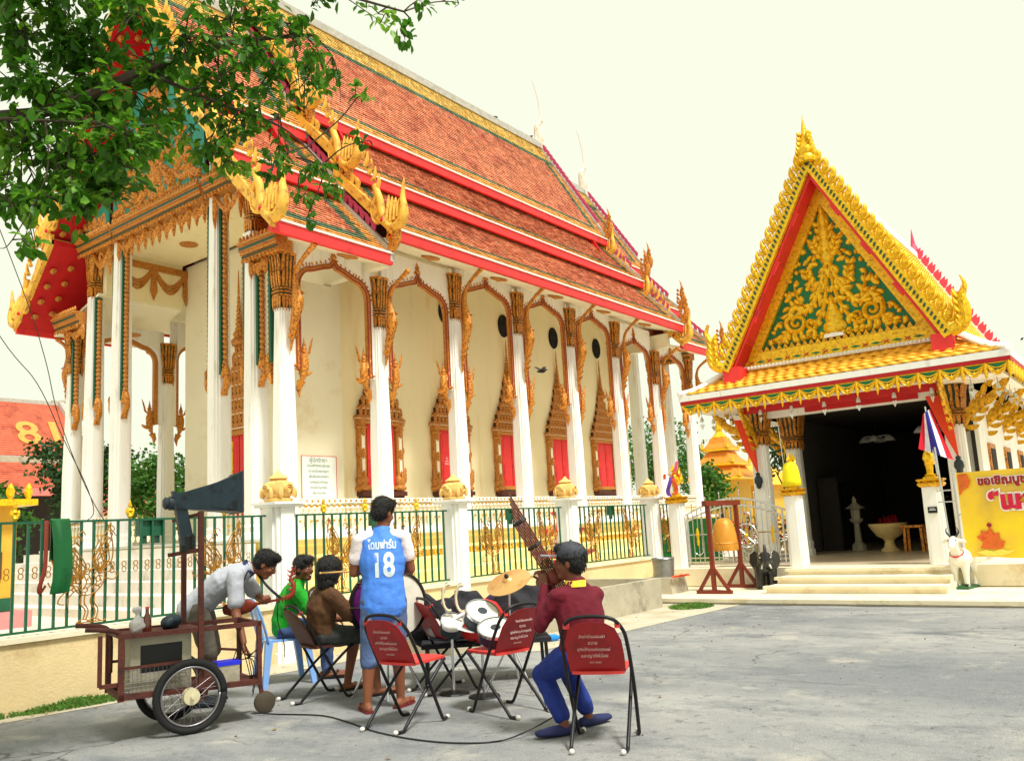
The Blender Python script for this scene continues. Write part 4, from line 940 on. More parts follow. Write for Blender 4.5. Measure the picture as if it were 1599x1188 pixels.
for s in (-1, 1):
    q = 1 if s > 0 else -1
    m = MB(); m.prism([(s*2.16, ZG+.0), (s*2.0, ZG-.08), (0, APX-.2), (0, APX+.12)], fb, -.0, .1); bb = m.build('barge_board', YGOLD, pav)
    m = MB(); m.prism([(s*1.97, ZG-.07), (s*1.92, ZG-.05), (0, APX-.32), (0, APX-.215)], lambda a, b, d: (XF+.02+d, PY+a, b), -.02, .42); m.build('barge_soffit', RED, bb)
    for t in (.25, .5, .75):
        y, z = 1.9*(1-t), ZG+(APX-.25-ZG)*t; m = MB(); m.bar((XF+.05, PY+s*y, z-.02), (XF+.05, PY+s*(y-.14), z+.22), .1, .07, up=(1, 0, 0)); m.build('purlin_end', RED, bb)
    L = math.hypot(2.1, APX-ZG)
    m = MB()
    for k in range(44):
        t = (k+.5)/44; y, z = 2.06*(1-t), ZG-.02+(APX-ZG)*t; m.box((XF-.11, PY+s*y, z+.02), (.02, .035, .075), M=Matrix.Rotation(-s*.5, 3, 'X'))
    m.build('green_inlay_row', DKGREEN, bb, kind='stuff')
    def gl():
        mm = MB(); f3 = lambda a, b, d: (-d, a, b)
        mm.leaf2(0, 0, 1.75, .36, .062, -1.3, f3, .06, 7); mm.leaf2(-.05, .02, 2.4, .2, .042, -2.2, f3, .05, 6); mm.leaf2(.05, .0, .9, .2, .042, 2.2, f3, .05, 6); mm.leaf2(.0, .1, 1.2, .16, .035, 1.6, f3, .07, 5); mm.tube([(0, 0, -.03), (0, 0, .12)], [(.03, .07), (.025, .05)], 6, side=(1, 0, 0))
        return mm.mesh('gable_leaf', YGOLD, 55)
    GLF = gl() if s < 0 else GLF
    nn = 17
    for k in range(nn):
        t = (k+.9)/(nn+.9); put('gable_leaf', GLF, bb, loc=(XF-.03, PY+s*2.14*(1-t), ZG+.02+(APX+.1-ZG)*t), rot=(s*R(-28), 0, 0), scale=(1, -s, 1))
    m = MB(); f4 = lambda a, b, d: (XF-.06-d, PY+s*a, b)          # flame finial at the foot
    m.tube(catmull([(XF-.05, PY+s*2.1, ZG+.02), (XF-.05, PY+s*2.28, ZG+.12), (XF-.05, PY+s*2.36, ZG+.35), (XF-.05, PY+s*2.34, ZG+.6), (XF-.05, PY+s*2.42, ZG+.8), (XF-.05, PY+s*2.36, ZG+.98)], 4), [(.07, interp([(0, .1), (.25, .13), (.5, .1), (.8, .04), (1, .008)], i/20)) for i in range(21)], 8, side=(1, 0, 0))
    for k in range(5): m.leaf2(2.3, ZG+.06+.13*k, .9, .24, .05, 1.3, f4, .07); m.leaf2(2.3, ZG+.06+.13*k, 2.3, .22, .05, -1.3, f4, .07)
    m.build('flame_finial', YGOLD, bb, smooth=50)
    m = MB(); m.bx(XF-.08, XF+.4, PY+s*1.78, PY+s*2.12, ZG-.3, ZG+.02); m.bx(XF-.02, XF+.4, PY+s*1.84, PY+s*2.02, ZG-.42, ZG-.3); m.build('barge_foot', RED, bb)
m = MB(); f5 = lambda a, b, d: (XF-.05-d, PY+a, b)                # spire at the apex
m.lathe([(.2, 0), (.22, .08), (.16, .16), (.19, .26), (.13, .36), (.12, .45), (.07, .55), (.05, .7), (.012, .9), (.003, 1.02)], 8, (XF-.05, PY, APX-.02))
for k in range(6):
    for s in (-1, 1): m.leaf2(s*.07, APX+.02+.1*k, 1.57-s*(.9-.1*k), .24-.025*k, .06, s*1.3, f5, .14)
m.build('gable_spire', YGOLD, pav, smooth=50)
# rear gable seen past the right slope
m = MB()
for s in (-1, 1): m.prism([(s*2.3, ZG-.3), (s*2.2, ZG-.45), (0, APX-.1), (0, APX+.15)], lambda a, b, d: (XR+d, PY+a, b), 0, .08)
rb = m.build('rear_barge_board', WHITE, pav)
m = MB(); m.prism([(-.09, 0), (.07, 0), (.12, .16), (.04, .3), (.0, .2), (-.05, .26), (-.1, .12)], lambda a, b, d: (d, a, b), -.025, .025)
RBL = m.mesh('gable_leaf', mat('pink_red_paint', (232, 70, 104), .5, var=.1))
for s in (-1, 1):
    for k in range(18):
        t = (k+.5)/18; put('gable_leaf', RBL, rb, loc=(XR+.04, PY+s*2.28*(1-t), ZG-.3+(APX+.4-ZG)*t), rot=(s*R(-30), 0, 0), scale=(1, -s, 1))
m = MB(); m.lathe([(.1, 0), (.14, .1), (.06, .3), (.004, .75)], 8, (XR+.04, PY, APX+.1)); m.build('rear_spire', MATS['pink_red_paint'], rb)

# wind bells and hanging lamps under the eaves
BELLM = mat('pale_metal_bell', (214, 214, 204), .35, metal=.4, var=.1)
m = MB(); m.lathe([(.008, .1), (.02, .095), (.035, .05), (.042, 0), (.036, 0)], 10); m.mi = 1; m.tube([(0, 0, .1), (0, 0, .2)], .004, 5); m.mi = 0
m.prism([(0, -.16), (.05, -.07), (.035, -.045), (0, -.06), (-.035, -.045), (-.05, -.07)], lambda a, b, d: (d, a, b), -.004, .004); m.mi = 1; m.tube([(0, 0, 0), (0, 0, -.06)], .003, 5)
WB = m.mesh('wind_bell', [BELLM, BLACK], 50)
spots = [(16.15, 7.45-.62*k) for k in range(9)]+[(16.6+.7*k, 2.15) for k in range(5)]+[(16.7+.6*k, 7.45) for k in range(4)]
for k, (x, y) in enumerate(spots):
    o = put('wind_bell', WB, loc=(x, y, 3.3), rot=(0, 0, random.uniform(-.8, .8)))
    od = ('first', 'second', 'third', 'fourth', 'fifth', 'sixth', 'seventh', 'eighth', 'ninth')
    if k < 9: lab = od[k]+' small pale wind bell from the left under the pavilion front eave'; gr = 'wind bells along the front eave'
    elif k < 14: lab = od[k-9]+' small pale wind bell from the front under the right flank eave'; gr = 'wind bells along the right eave'
    else: lab = od[k-14]+' small wind bell from the front under the left flank eave'; gr = 'wind bells along the left eave'
    tag(o, lab, 'wind bell', gr)
REDCL = mat('orange_red_cloth', (226, 66, 30), .8, var=.15, scale=10)
for (x, y, lab) in ((16.72, 6.72, 'orange red cloth wrapped round the left pavilion column with a lantern below'), (16.72, 3.05, 'orange red cloth hung on the right pavilion column with a lantern below')):
    t = thing('hanging_lantern', lab, 'lantern', (x, y, 2.0))
    m = MB(); m.loft([[(-.05, .26, 1.32), (.05, .3, 1.32), (.05, .08, 1.3), (-.05, .05, 1.3)], [(-.05, .1, .75), (.05, .12, .75), (.05, -.1, .74), (-.05, -.1, .74)], [(-.01, -.1, .22), (.01, -.1, .22), (.01, -.13, .22), (-.01, -.13, .22)]]); m.build('cloth_sash', REDCL, t)
    m = MB(); m.lathe([(.01, .22), (.05, .18), (.035, .15), (.075, .1), (.085, .02), (.05, -.05), (.06, -.07), (.02, -.12)], 10, (0, -.115, 0)); m.build('lantern_body', DKGREY, t, smooth=50)
# inside the hall
t = thing('incense_urn', 'large pale stone incense bowl on a foot inside the hall', 'urn', (19.9, 5.05, PF+.012)); t.scale = (.62, .62, .66)
m = MB(); m.lathe([(.3, 0), (.3, .06), (.2, .12), (.15, .3), (.2, .4), (.4, .5), (.58, .75), (.64, .86), (.64, .9), (.56, .9), (.5, .8), (.2, .74)], 24); m.build('bowl', mat('pale_stone', (214, 190, 130), .6, var=.15), t, smooth=50)
m = MB()
for k in range(26): a = random.random()*6.28; q = random.random()*.35; m.tube([(q*math.cos(a), q*math.sin(a), .78), (q*math.cos(a)+random.uniform(-.03, .03), q*math.sin(a)+random.uniform(-.03, .03), 1.0+.18*random.random())], .006, 4)
m.build('incense_sticks', DRED, t, kind='stuff')
t = thing('wooden_stool', 'small brown wooden stool right of the incense bowl', 'stool', (19.6, 4.45, PF+.012))
for a, b in ((-.16, -.16), (.16, -.16), (-.16, .16), (.16, .16)):
    m = MB(); m.bar((a*1.1, b*1.1, 0), (a, b, .5), .05); m.build('leg', OGOLD, t)
m = MB(); m.box((0, 0, .52), (.44, .44, .05)); m.build('seat', OGOLD, t); m = MB(); m.bx(-.16, .16, -.17, -.15, .1, .15); m.build('rail', OGOLD, t)
t = thing('stone_lantern', 'grey stone offering lantern on a post inside the dark hall', 'lantern', (20.6, 5.9, PF+.012))
m = MB(); m.lathe([(.16, 0), (.16, .12), (.08, .2), (.06, .6), (.14, .66), (.16, .72)], 8); m.build('post', CONCRETE, t, smooth=40)
m = MB(); m.lathe([(.1, .72), (.11, .95)], 6); m.build('lamp_box', CONCRETE, t); m = MB(); m.lathe([(.24, .95), (.1, 1.04), (.04, 1.1), (.06, 1.14), (.004, 1.25)], 6); m.build('roof', CONCRETE, t)
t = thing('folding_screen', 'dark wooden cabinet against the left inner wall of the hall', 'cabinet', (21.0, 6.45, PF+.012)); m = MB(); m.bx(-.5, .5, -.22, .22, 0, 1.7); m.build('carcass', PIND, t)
for s in (-.25, .25): m = MB(); m.bx(s-.22, s+.22, -.24, -.222, .1, 1.6); m.build('door', BLACK, t)
for x, y in ((20.5, 4.0), (22.0, 5.6)):
    t = thing('ceiling_lamp', 'white ceiling lamp cluster hanging %s in the dark hall' % ('near the front' if x < 21 else 'further back'), 'lamp', (x, y, 3.0))
    m = MB(); m.tube([(0, 0, .1), (0, 0, .5)], .012, 6); m.build('stem', BLACK, t)
    for k in range(4):
        a = k*1.57; m = MB(); m.lathe([(.04, .06), (.12, -.02), (.15, -.08), (.13, -.08)], 12, (.28*math.cos(a), .28*math.sin(a), .05)); m.bar((0, 0, .1), (.28*math.cos(a), .28*math.sin(a), .11), .02); m.build('shade', WHITE, t, smooth=50)
m = MB(); m.lathe([(.22, 0), (.22, .1), (.13, .2), (.11, .9), (.15, 1.0), (.3, 1.1), (.3, 1.14)], 12); o = m.build('pedestal', mat('dark_marble', (70, 62, 56), .4), loc=(22.6, 4.4, PF+.012)); tag(o, 'dark stone pedestal standing deep inside the hall', 'pedestal')
# ================================================================ fence, gate, trough
FY = 8.42
m = MB(); m.bx(-14, 15.2, FY-.11, FY+.12, -.05, .62); lw = m.build('low_wall', WALLTAN); tag(lw, 'long low tan rendered wall carrying the green fence', 'wall')
m = MB(); m.bx(-14, 15.2, FY-.14, FY+.15, .62, .665); m.build('coping', PLATF, lw)
PILX = [-3.2, 0.0, 3.18-3.18, 6.37, 9.5, 12.45, 15.5]
PILX = [6.37, 9.5, 12.45, 15.45]
FIN = MB(); FIN.lathe([(.15, 0), (.17, .02), (.17, .035), (.13, .05), (.17, .1), (.185, .16), (.17, .22), (.1, .255), (.09, .27), (.12, .28), (.11, .295), (.04, .34), (.012, .38)], 16)
for k in range(4):
    a = k*1.5708; c_, s_ = math.cos(a), math.sin(a)
    f_ = lambda p, q, d: (c_*(.168+d)-s_*p, s_*(.168+d)+c_*p, q)
    n = 14; FIN.scroll([(.06*(1-.8*i/n)*math.cos(i*.9), .15+.06*(1-.8*i/n)*math.sin(i*.9)) for i in range(n+1)], .014, f_, .03)
    for q in (-.09, .09): FIN.leaf2(q, .05, 1.57, .12, .03, 0, f_, .03, 4)
FINM = FIN.mesh('lotus_finial', mat('ochre_cast_finial', (232, 190, 110), .7, var=.15, scale=10, c2=(200, 150, 80), c2amt=.4, c2scale=8), 45)
PIL = MB(); PIL.loft([rring(.165, 0), rring(.165, 1.78)]); PIL.loft([rring(.18, 0), rring(.18, .12), rring(.165, .13)]); PILM = PIL.mesh('pillar_shaft', WHITE)
PCP = MB(); PCP.box((0, 0, 1.795), (.4, .4, .03)); PCP.box((0, 0, 1.825), (.46, .46, .03)); PCPM = PCP.mesh('pillar_cap', WHITE)
plab = ['white fence pillar with lotus finial behind the bending man', 'white fence pillar with lotus finial right of the number 18 player', 'white fence pillar with lotus finial behind the red tiered stand', 'white fence pillar with lotus finial next to the gate corner']
for x, lb in zip(PILX, plab):
    t = thing('fence_pillar', lb, 'pillar', (x, FY, 0), group='white fence pillars')
    put('pillar_shaft', PILM, t); put('pillar_cap', PCPM, t); put('lotus_finial', FINM, t, loc=(0, 0, 1.84))
# gold filigree bird
def filigree(lod):
    m = MB(); r0 = .0068 if lod else .008
    fn = lambda a, b: Vector((a, 0, b))
    def cur(P, r=r0, n=5): m.tube([fn(p.x, p.y) for p in catmull([(x, y, 0) for x, y in P], n)], r, 5)
    def flame(bx, by, tx, ty, w_, inner=2):
        """nested teardrop outlines from base to tip"""
        dx, dy = tx-bx, ty-by; nx, ny = -dy, dx; l = math.hypot(dx, dy); nx, ny = nx/l, ny/l
        for k in range(inner+1):
            q = 1-.28*k; ww = w_*q
            for s in (-1, 1):
                cur([(bx+dx*.04*k, by+dy*.04*k), (bx+dx*.25+nx*ww*s, by+dy*.25+ny*ww*s), (bx+dx*.55*q+nx*ww*.8*s, by+dy*.55*q+ny*ww*.8*s), (bx+dx*.85*q+nx*ww*.15*s, by+dy*.85*q+ny*ww*.15*s), (bx+dx*q, by+dy*q)], r0, 4)
    rr = random.Random(2)
    flame(-.12, .42, -.3, .92, .09); flame(-.06, .45, -.15, .78, .06, 1); flame(.1, .5, .22, 1.02, .1); flame(.1, .5, .12, .82, .06, 1); flame(-.16, .38, -.38, .66, .06, 1)
    cur([(-.16, .4), (-.1, .3), (.02, .28), (.13, .36), (.16, .5), (.08, .56), (-.02, .52), (-.12, .5), (-.16, .4)])
    for k in range(5): cur([(-.12+.05*k, .32+.01*k), (-.07+.05*k, .4), (-.1+.05*k, .48)], r0*.9, 3)
    for k in range(9):                       # feather curls
        cx, cy = -.14+.035*k, .34+.18*(k % 3)/2; n = 9; cur([(cx+.045*(1-i/n)*math.cos(i*.8+k), cy+.045*(1-i/n)*math.sin(i*.8+k)) for i in range(n)], r0*.9, 2)
    cur([(.15, .5), (.24, .52), (.22, .6), (.15, .62)]); cur([(.16, .44), (.26, .42), (.3, .48), (.25, .5)])       # chest, hands
    for s in (0, .1):                        # legs and feet
        cur([(-.06+s, .3), (-.08+s, .2), (-.03+s, .12), (-.05+s, .03)]); cur([(-.03+s, .3), (-.04+s, .2), (.0+s, .12), (-.02+s, .03)]); cur([(-.12+s, .0), (-.05+s, .035), (.04+s, .0), (.08+s, .015)]); cur([(-.1+s, .0), (.05+s, .0)])
    cur([(-.14, .36), (-.26, .3), (-.3, .22), (-.24, .2)]); cur([(-.12, .34), (-.2, .26), (-.2, .16)]); cur([(-.1, .4), (-.24, .42), (-.36, .38), (-.4, .44)])
    for k in range(6):
        fx, fy = -.22+.03*k, .56+.055*k; cur([(fx, fy), (fx-.05, fy+.06), (fx+.0, fy+.1), (fx+.03, fy+.06)], r0*.8, 3)
        fx, fy = .12+.018*k, .6+.06*k; cur([(fx, fy), (fx+.05, fy+.05), (fx+.0, fy+.1), (fx-.03, fy+.06)], r0*.8, 3)
    return m.mesh('bird_ornament', GOLDWIRE, 60)
FIL = filigree(True)
FIN2 = MB(); FIN2.lathe([(.012, 0), (.03, .03), (.012, .06), (.03, .085), (.012, .11), (.022, .13), (.003, .19)], 8)
for s in (-1, 1): FIN2.leaf2(0, .02, 1.57-s*.6, .1, .02, s*.9, lambda a, b, d: (a, -d, b), .02)
FIN2M = FIN2.mesh('spear_finial', YGOLD, 50)
BARM = MB(); BARM.box((0, 0, 0), (.022, .022, .98)); BARM = BARM.mesh('bar', IRONGREEN)
LOOP = MB(); 
for s in (-1, 1): LOOP.tube([(0+.022*math.cos(a), 0, s*.026+.026*math.sin(a)) for a in [i*.628 for i in range(11)]], .005, 5)
LOOPM = LOOP.mesh('ring_pair', GOLDWIRE, 60)
def panel(x0, x1, n, birds, lab, loops=False, fins=()):
    t = thing('fence_panel', lab, 'fence', ((x0+x1)/2, FY, .665), group='green fence panels'); L = x1-x0
    for z in (.035, 1.02): 
        m = MB(); m.box((0, 0, z), (L, .03, .022)); m.build('rail', IRONGREEN, t)
    for k in range(n):
        x = -L/2+(k+.5)*L/n; put('bar', BARM, t, loc=(x, 0, .53))
        if k in fins: put('spear_finial', FIN2M, t, loc=(x, 0, 1.03))
        if loops and abs(x+L/2+.0) > 0: put('ring_pair', LOOPM, t, loc=(x+L/n/2, -.012, .56))
    for bx_, fl, sc in birds: put('bird_ornament', FIL, t, loc=(bx_-(x0+x1)/2, -.03, .06), scale=(fl*.95, 1, sc))
panel(-4.0, 2.9, 54, [(.6, 1, .9)], 'green fence panel at the far left edge', True)
panel(2.9, 6.18, 27, [(4.12, 1, .92), (5.6, 1, .9)], 'green fence panel with gold wire bird behind the speaker cart', True, (4, 13, 22))
panel(6.56, 9.32, 20, [(7.3, -1, .9), (8.5, 1, .9)], 'green fence panel behind the number 18 player', False, (3, 8, 15))
panel(9.69, 12.27, 18, [(10.35, 1, .9), (11.75, -1, .9)], 'green fence panel behind the cymbal', False)
panel(12.64, 15.27, 18, [(13.25, 1, .9), (14.55, -1, .9)], 'green fence panel right of the cap wearing player', False)
panel(15.63, 16.7, 7, [(16.1, 1, .9)], 'short green fence panel beside the gate pillar', False)
# green floodlight housings clamped behind the fence top, green mat
for k, (x, lb) in enumerate(((4.79, 'pair of green metal lamp boxes on the fence left of the loudspeaker'), (7.95, 'green metal lamp box on the fence left of the number 18 player'), (10.9, 'green metal lamp box on the fence above the cymbal'), (14.0, 'green metal lamp box on the fence above the cap wearing player'))):
    t = thing('lamp_box', lb, 'lamp box', (x, FY+.06, 1.5), group='green lamp boxes')
    for dx in ((-.07, .07) if k == 0 else (0,)):
        m = MB(); m.box((dx, 0, .1), (.135, .08, .17)); m.build('housing', IRONGREEN, t); m = MB(); m.box((dx, .0, -.02), (.05, .05, .08)); m.build('bracket', DKGREEN, t)
GMAT = mat('green_vinyl_mat', (14, 92, 44), .45, var=.2, scale=6, c2=(10, 66, 34), c2amt=.4)
m = MB(); rings = []
for k, (z, y) in enumerate(((1.32, .03), (1.55, .035), (1.69, .03), (1.715, 0), (1.70, -.03), (1.5, -.05), (1.3, -.045), (1.15, -.055), (1.02, -.04))):
    rings.append([(3.77+.015*math.sin(k*1.3)+i*.022, FY+y+.008*math.sin(i*1.1+k), z+(.03*i/8 if k > 6 else 0)) for i in range(9)]+[(3.77+.015*math.sin(k*1.3)+i*.022, FY+y*.8+.004*math.sin(i*1.1+k), z-.004) for i in range(8, -1, -1)])
m.loft(rings); o = m.build('hanging_mat', GMAT, smooth=50); tag(o, 'dark green rolled mat hung over the left fence rail', 'mat')
m = MB(); m.tube(catmull([(3.72, FY-.02, 1.7), (3.71, FY-.04, 1.5), (3.7, FY-.05, 1.25), (3.66, FY-.04, 1.08), (3.68, FY-.03, 1.04), (3.72, FY-.03, 1.1)], 4), [(.02, .008)]*21, 6, side=(1, 0, 0)); tag(m.build('strap', WOODRED, smooth=50), 'brown strap hanging beside the green mat on the fence', 'strap')
# gate pillars
GP = MB(); GP.loft([rring(.155, PF), rring(.145, 1.68)]); GPM = GP.mesh('pillar_shaft', WHITE)
GC = MB(); GC.loft([rring(.17, 1.68), rring(.2, 1.71), rring(.2, 1.74), rring(.17, 1.76), rring(.21, 1.79), rring(.21, 1.81)]); GCM = GC.mesh('pillar_cap', GOLD)
for y, lb in ((7.88, 'white gate pillar with gold cap where fence and gate meet'), (5.52, 'white gate pillar with gold cap left of the steps'), (3.18, 'white gate pillar with gold cap and black plaque right of the steps')):
    t = thing('gate_pillar', lb, 'pillar', (15.55, y, 0), group='white gate pillars'); put('pillar_shaft', GPM, t); put('pillar_cap', GCM, t)
    if y < 4: m = MB(); m.box((-.16, 0, 1.3), (.02, .14, .1)); m.build('plaque', BLACK, t); m = MB(); m.box((-.172, 0, 1.3), (.006, .1, .012)); m.box((-.172, 0, 1.32), (.006, .08, .01)); m.build('lettering', BELLM, t)
# bird statues (hamsa) on the pillars
def hamsa():
    m = MB()
    m.lathe([(.12, 0), (.12, .03), (.07, .05), (.09, .07), (.03, .1)], 10)
    m.tube(catmull([(.0, 0, .08), (.0, .0, .2), (-.02, 0, .32), (-.03, 0, .4), (0, 0, .48), (-.05, 0, .54)], 4), [interp([(0, .02), (.2, .035), (.45, .085), (.6, .07), (.8, .035), (1, .03)], i/20) for i in range(21)], 10)
    m.tube([(-.05, 0, .54), (-.12, 0, .53), (-.15, 0, .51)], [.03, .018, .004], 6); m.lathe([(.03, 0), (.02, .03), (.004, .1)], 6, (-.04, 0, .555))
    for s in (-1, 1): m.leaf2(.02, .28, .9, .26, .06, .9, lambda a, b, d: (a, s*(.05+d), b), .03); m.leaf2(.02, .24, .5, .24, .05, .9, lambda a, b, d: (a, s*(.05+d), b), .03)
    for k in range(3): m.leaf2(.05, .3, .8+.25*k, .36, .05, .5, lambda a, b, d: (a, d-.02, b), .04)
    for s in (-.035, .035): m.tube([(0, s, .08), (.02, s, .16), (0, s, .26)], [.015, .02, .03], 6)
    return m.mesh('bird_body', YGOLD, 55)
HAM = hamsa()
YCLOTH = mat('yellow_cloth', (240, 226, 20), .8, var=.12, scale=8); PURP = mat('purple_ribbon', (110, 60, 170), .7); ORNG = mat('orange_ribbon', (232, 84, 44), .7, var=.2); PNK = mat('pink_ribbon', (230, 90, 140), .7); 
def ribbon(m, P, w_, n=4):
    pts = catmull(P, n); k = len(pts); m.loft([[p+Vector((0, w_/2, 0)), p+Vector((.006, 0, 0)), p-Vector((0, w_/2, 0)), p-Vector((.006, 0, 0))] for p in pts])
for y, lb in ((7.88, 'gold bird statue tied with purple and orange ribbons on the corner gate pillar'), (5.52, 'gold bird statue wrapped in yellow cloth left of the steps'), (3.18, 'gold bird statue below the striped flag right of the steps')):
    t = thing('bird_statue', lb, 'statue', (15.55, y, 1.81), group='gold bird statues'); put('bird_body', HAM, t)
    if y > 7:
        m = MB(); ribbon(m, [(-.1, 0, .4), (-.13, .03, .3), (-.12, .1, .12), (-.13, .06, .02)], .09); m.build('ribbon', PURP, t)
        m = MB(); ribbon(m, [(-.08, 0, .42), (-.13, -.05, .32), (-.11, -.09, .14), (-.12, -.05, .04)], .08); ribbon(m, [(-.08, 0, .42), (-.14, .12, .46), (-.1, .16, .36)], .06); ribbon(m, [(-.08, 0, .42), (-.14, -.12, .48), (-.1, -.16, .38)], .06); m.build('ribbon', ORNG, t)
        m = MB(); ribbon(m, [(-.06, -.06, .5), (-.06, -.1, .62), (-.05, -.12, .7)], .07); m.build('ribbon', PNK, t)
    elif y > 5:
        m = MB(); m.loft([[(.12*q*math.cos(a), .15*q*math.sin(a), z) for a in [i*.524 for i in range(12)]] for z, q in ((.04, 1.25), (.15, 1.15), (.28, 1.05), (.4, .9), (.48, .55))]); m.build('robe', YCLOTH, t, smooth=True)
        m = MB(); m.tube([(.05, .12, .1), (.05, .16, 1.15)], .008, 6); m.build('pole', STEEL, t)
        m = MB(); m.loft([[(.04, .14, .95), (.05, .14, .95)], [(.0, .06, .7), (.012, .06, .7)], [(-.02, .12, .45), (-.01, .12, .45)], [(.02, -.02, .4), (.03, -.02, .4)]], cap=False, closed=False); m.build('pennant', YCLOTH, t)
# striped flag on its pole by the right pillar
t = thing('flag', 'red white and blue striped flag hanging from a short pole', 'flag', (15.45, 3.05, 1.81), group=None)
m = MB(); m.tube([(0, 0, .05), (.02, .06, 1.2)], .012, 8); m.build('pole', STEEL, t)
FR = mat('flag_red', (214, 20, 44), .8); FW = mat('flag_white', (236, 234, 240), .8); FB = mat('flag_blue', (44, 40, 150), .8)
nx, ny = 18, 12; grid = []
for j in range(ny+1):
    row = []
    for i in range(nx+1):
        u, v = i/nx, j/ny; hang = u*.62
        # cloth hangs down: stripes run along the hanging length
        px = -.05+.05*math.sin(v*9+u*2)*(.3+u); py = .055-.02+(v-.5)*(.12+.36*u)-.06*u; pz = 1.15-.08*v*(1-u)-hang*1.05-.22*(1-v)*u
        row.append((px, py, pz))
    grid.append(row)
m = MB(); bands = [0, 0, 1, 1, 2, 2, 2, 2, 1, 1, 0, 0]
for j in range(ny):
    m.mi = bands[j]
    m.add([p for p in grid[j]]+[p for p in grid[j+1]], [(i, i+1, nx+2+i, nx+1+i) for i in range(nx)])
me = m.mesh('cloth', [FR, FW, FB], True); put('cloth', me, t)
# stainless gate (double leaf, arched top), along Y at X=15.55 between Y 5.70 and 7.70
for lf, (ya, yb) in enumerate(((7.7, 6.705), (6.695, 5.7))):
    t = thing('gate_leaf', 'stainless steel gate leaf with arched top, %s' % ('the one by the corner pillar' if lf == 0 else 'the one by the steps'), 'gate', (15.55, (ya+yb)/2, PF+.02), world=True, group='stainless gate leaves')
    arch = lambda y: 1.52+.34*math.cos((y-6.7)/1.0*1.45)*.9
    for z0 in (0, .13):
        m = MB(); m.tube([(15.55, ya+(yb-ya)*i/10, arch(ya+(yb-ya)*i/10)-z0-.12) for i in range(11)], .02, 8); m.build('arched_rail', STEEL, t, smooth=60)
    for z in (.52, .6, 1.05): m = MB(); m.box((15.55, (ya+yb)/2, z), (.03, abs(yb-ya), .025)); m.build('rail', STEEL, t)
    for k in range(10):
        y = ya+(yb-ya)*(k+.4)/10; top = arch(y)-.12+(.14 if k % 3 == 1 else 0); m = MB(); m.tube([(15.55, y, .5), (15.55, y, top)], .011 if k not in (0, 9) else .02, 6); m.build('bar', STEEL, t)
        if k % 3 == 1: m = MB(); m.sphere((15.55, y, top), .02, 6, 5); m.build('knob', STEEL, t)
    for k in (2, 7):
        y = ya+(yb-ya)*(k+.4)/10
        m = MB(); m.tube([(15.53, y+.09*math.cos(a), (1.35 if math.sin(a) > 0 else .75)+.09*math.sin(a)) for a in [i*math.pi/8 for i in range(17)]], .009, 6); m.build('loop', STEEL, t, smooth=60)
        m = MB(); m.leaf2(y, .95, 1.57, .24, .035, 0, lambda a, b, d: (15.52-d, a, b), .02); m.leaf2(y, .98, -1.57, .16, .03, 0, lambda a, b, d: (15.52-d, a, b), .02); m.build('gold_leaf', YGOLD, t)
yc_ = 6.7
for k, s in enumerate((-.24, .24)):
    t = thing('gate_wheel_emblem', 'round steel wheel emblem with spokes on the %s gate leaf' % ('right' if s < 0 else 'left'), 'emblem', (15.5, yc_+s, 1.0), group='gate wheel emblems')
    m = MB(); m.tube([(0, .22*math.cos(i*.314), .22*math.sin(i*.314)) for i in range(21)], .014, 6); m.build('rim', STEEL, t, smooth=60)
    for q in range(4): m = MB(); a = q*.785; m.tube([(0, -.21*math.cos(a), -.21*math.sin(a)), (0, .21*math.cos(a), .21*math.sin(a))], .008, 5); m.build('spoke', STEEL, t)
    m = MB(); m.sphere((-.01, 0, 0), .04, 8, 6); m.build('hub', YGOLD, t, smooth=True)
# concrete trough against the fence wall
t = thing('concrete_trough', 'long low grey concrete planting trough against the fence wall', 'trough', (10.3, 7.45, 0), world=True)
m = MB(); m.bx(7.4, 12.46, 6.7, 6.82, -.05, .46); m.build('front_side', CONCRETE, t)
m = MB(); m.bx(12.34, 12.46, 6.821, 8.3, -.05, .458); m.build('end_side', CONCRETE, t)
m = MB(); m.bx(7.4, 7.52, 6.821, 8.3, -.05, .458); m.build('end_side', CONCRETE, t)
m = MB(); m.bx(7.52, 12.34, 6.82, 8.3, .2, .3); m.build('soil', SAND, t)
# bucket on a sand box at the corner
t = thing('metal_bin', 'battered galvanised bin on a low box by the gate corner', 'bin', (14.0, 7.45, .085))
m = MB(); m.loft([[(-.32, -.3, 0), (.32, -.3, 0), (.32, .3, 0), (-.32, .3, 0)], [(-.28, -.26, .28), (.28, -.26, .28), (.28, .26, .28), (-.28, .26, .28)]]); m.build('base_box', CONCRETE, t)
m = MB(); m.lathe([(.18, .28), (.2, .6), (.215, .6), (.2, .62), (.18, .6), (.16, .3)], 16); m.build('bucket', mat('galvanised', (150, 152, 150), .4, metal=.7, var=.2, c2=(100, 98, 90), c2amt=.4), t, smooth=50)
m = MB(); rr = random.Random(3)
for k in range(10): m.leaf2(-.25+.05*k, -.31, rr.random()*6, .12, .03, 1, lambda a, b, d: (a, -.2-.1*rr.random()+b*.3, .285+d), .03)
m.build('withered_flowers', ORNG, t, kind='stuff')
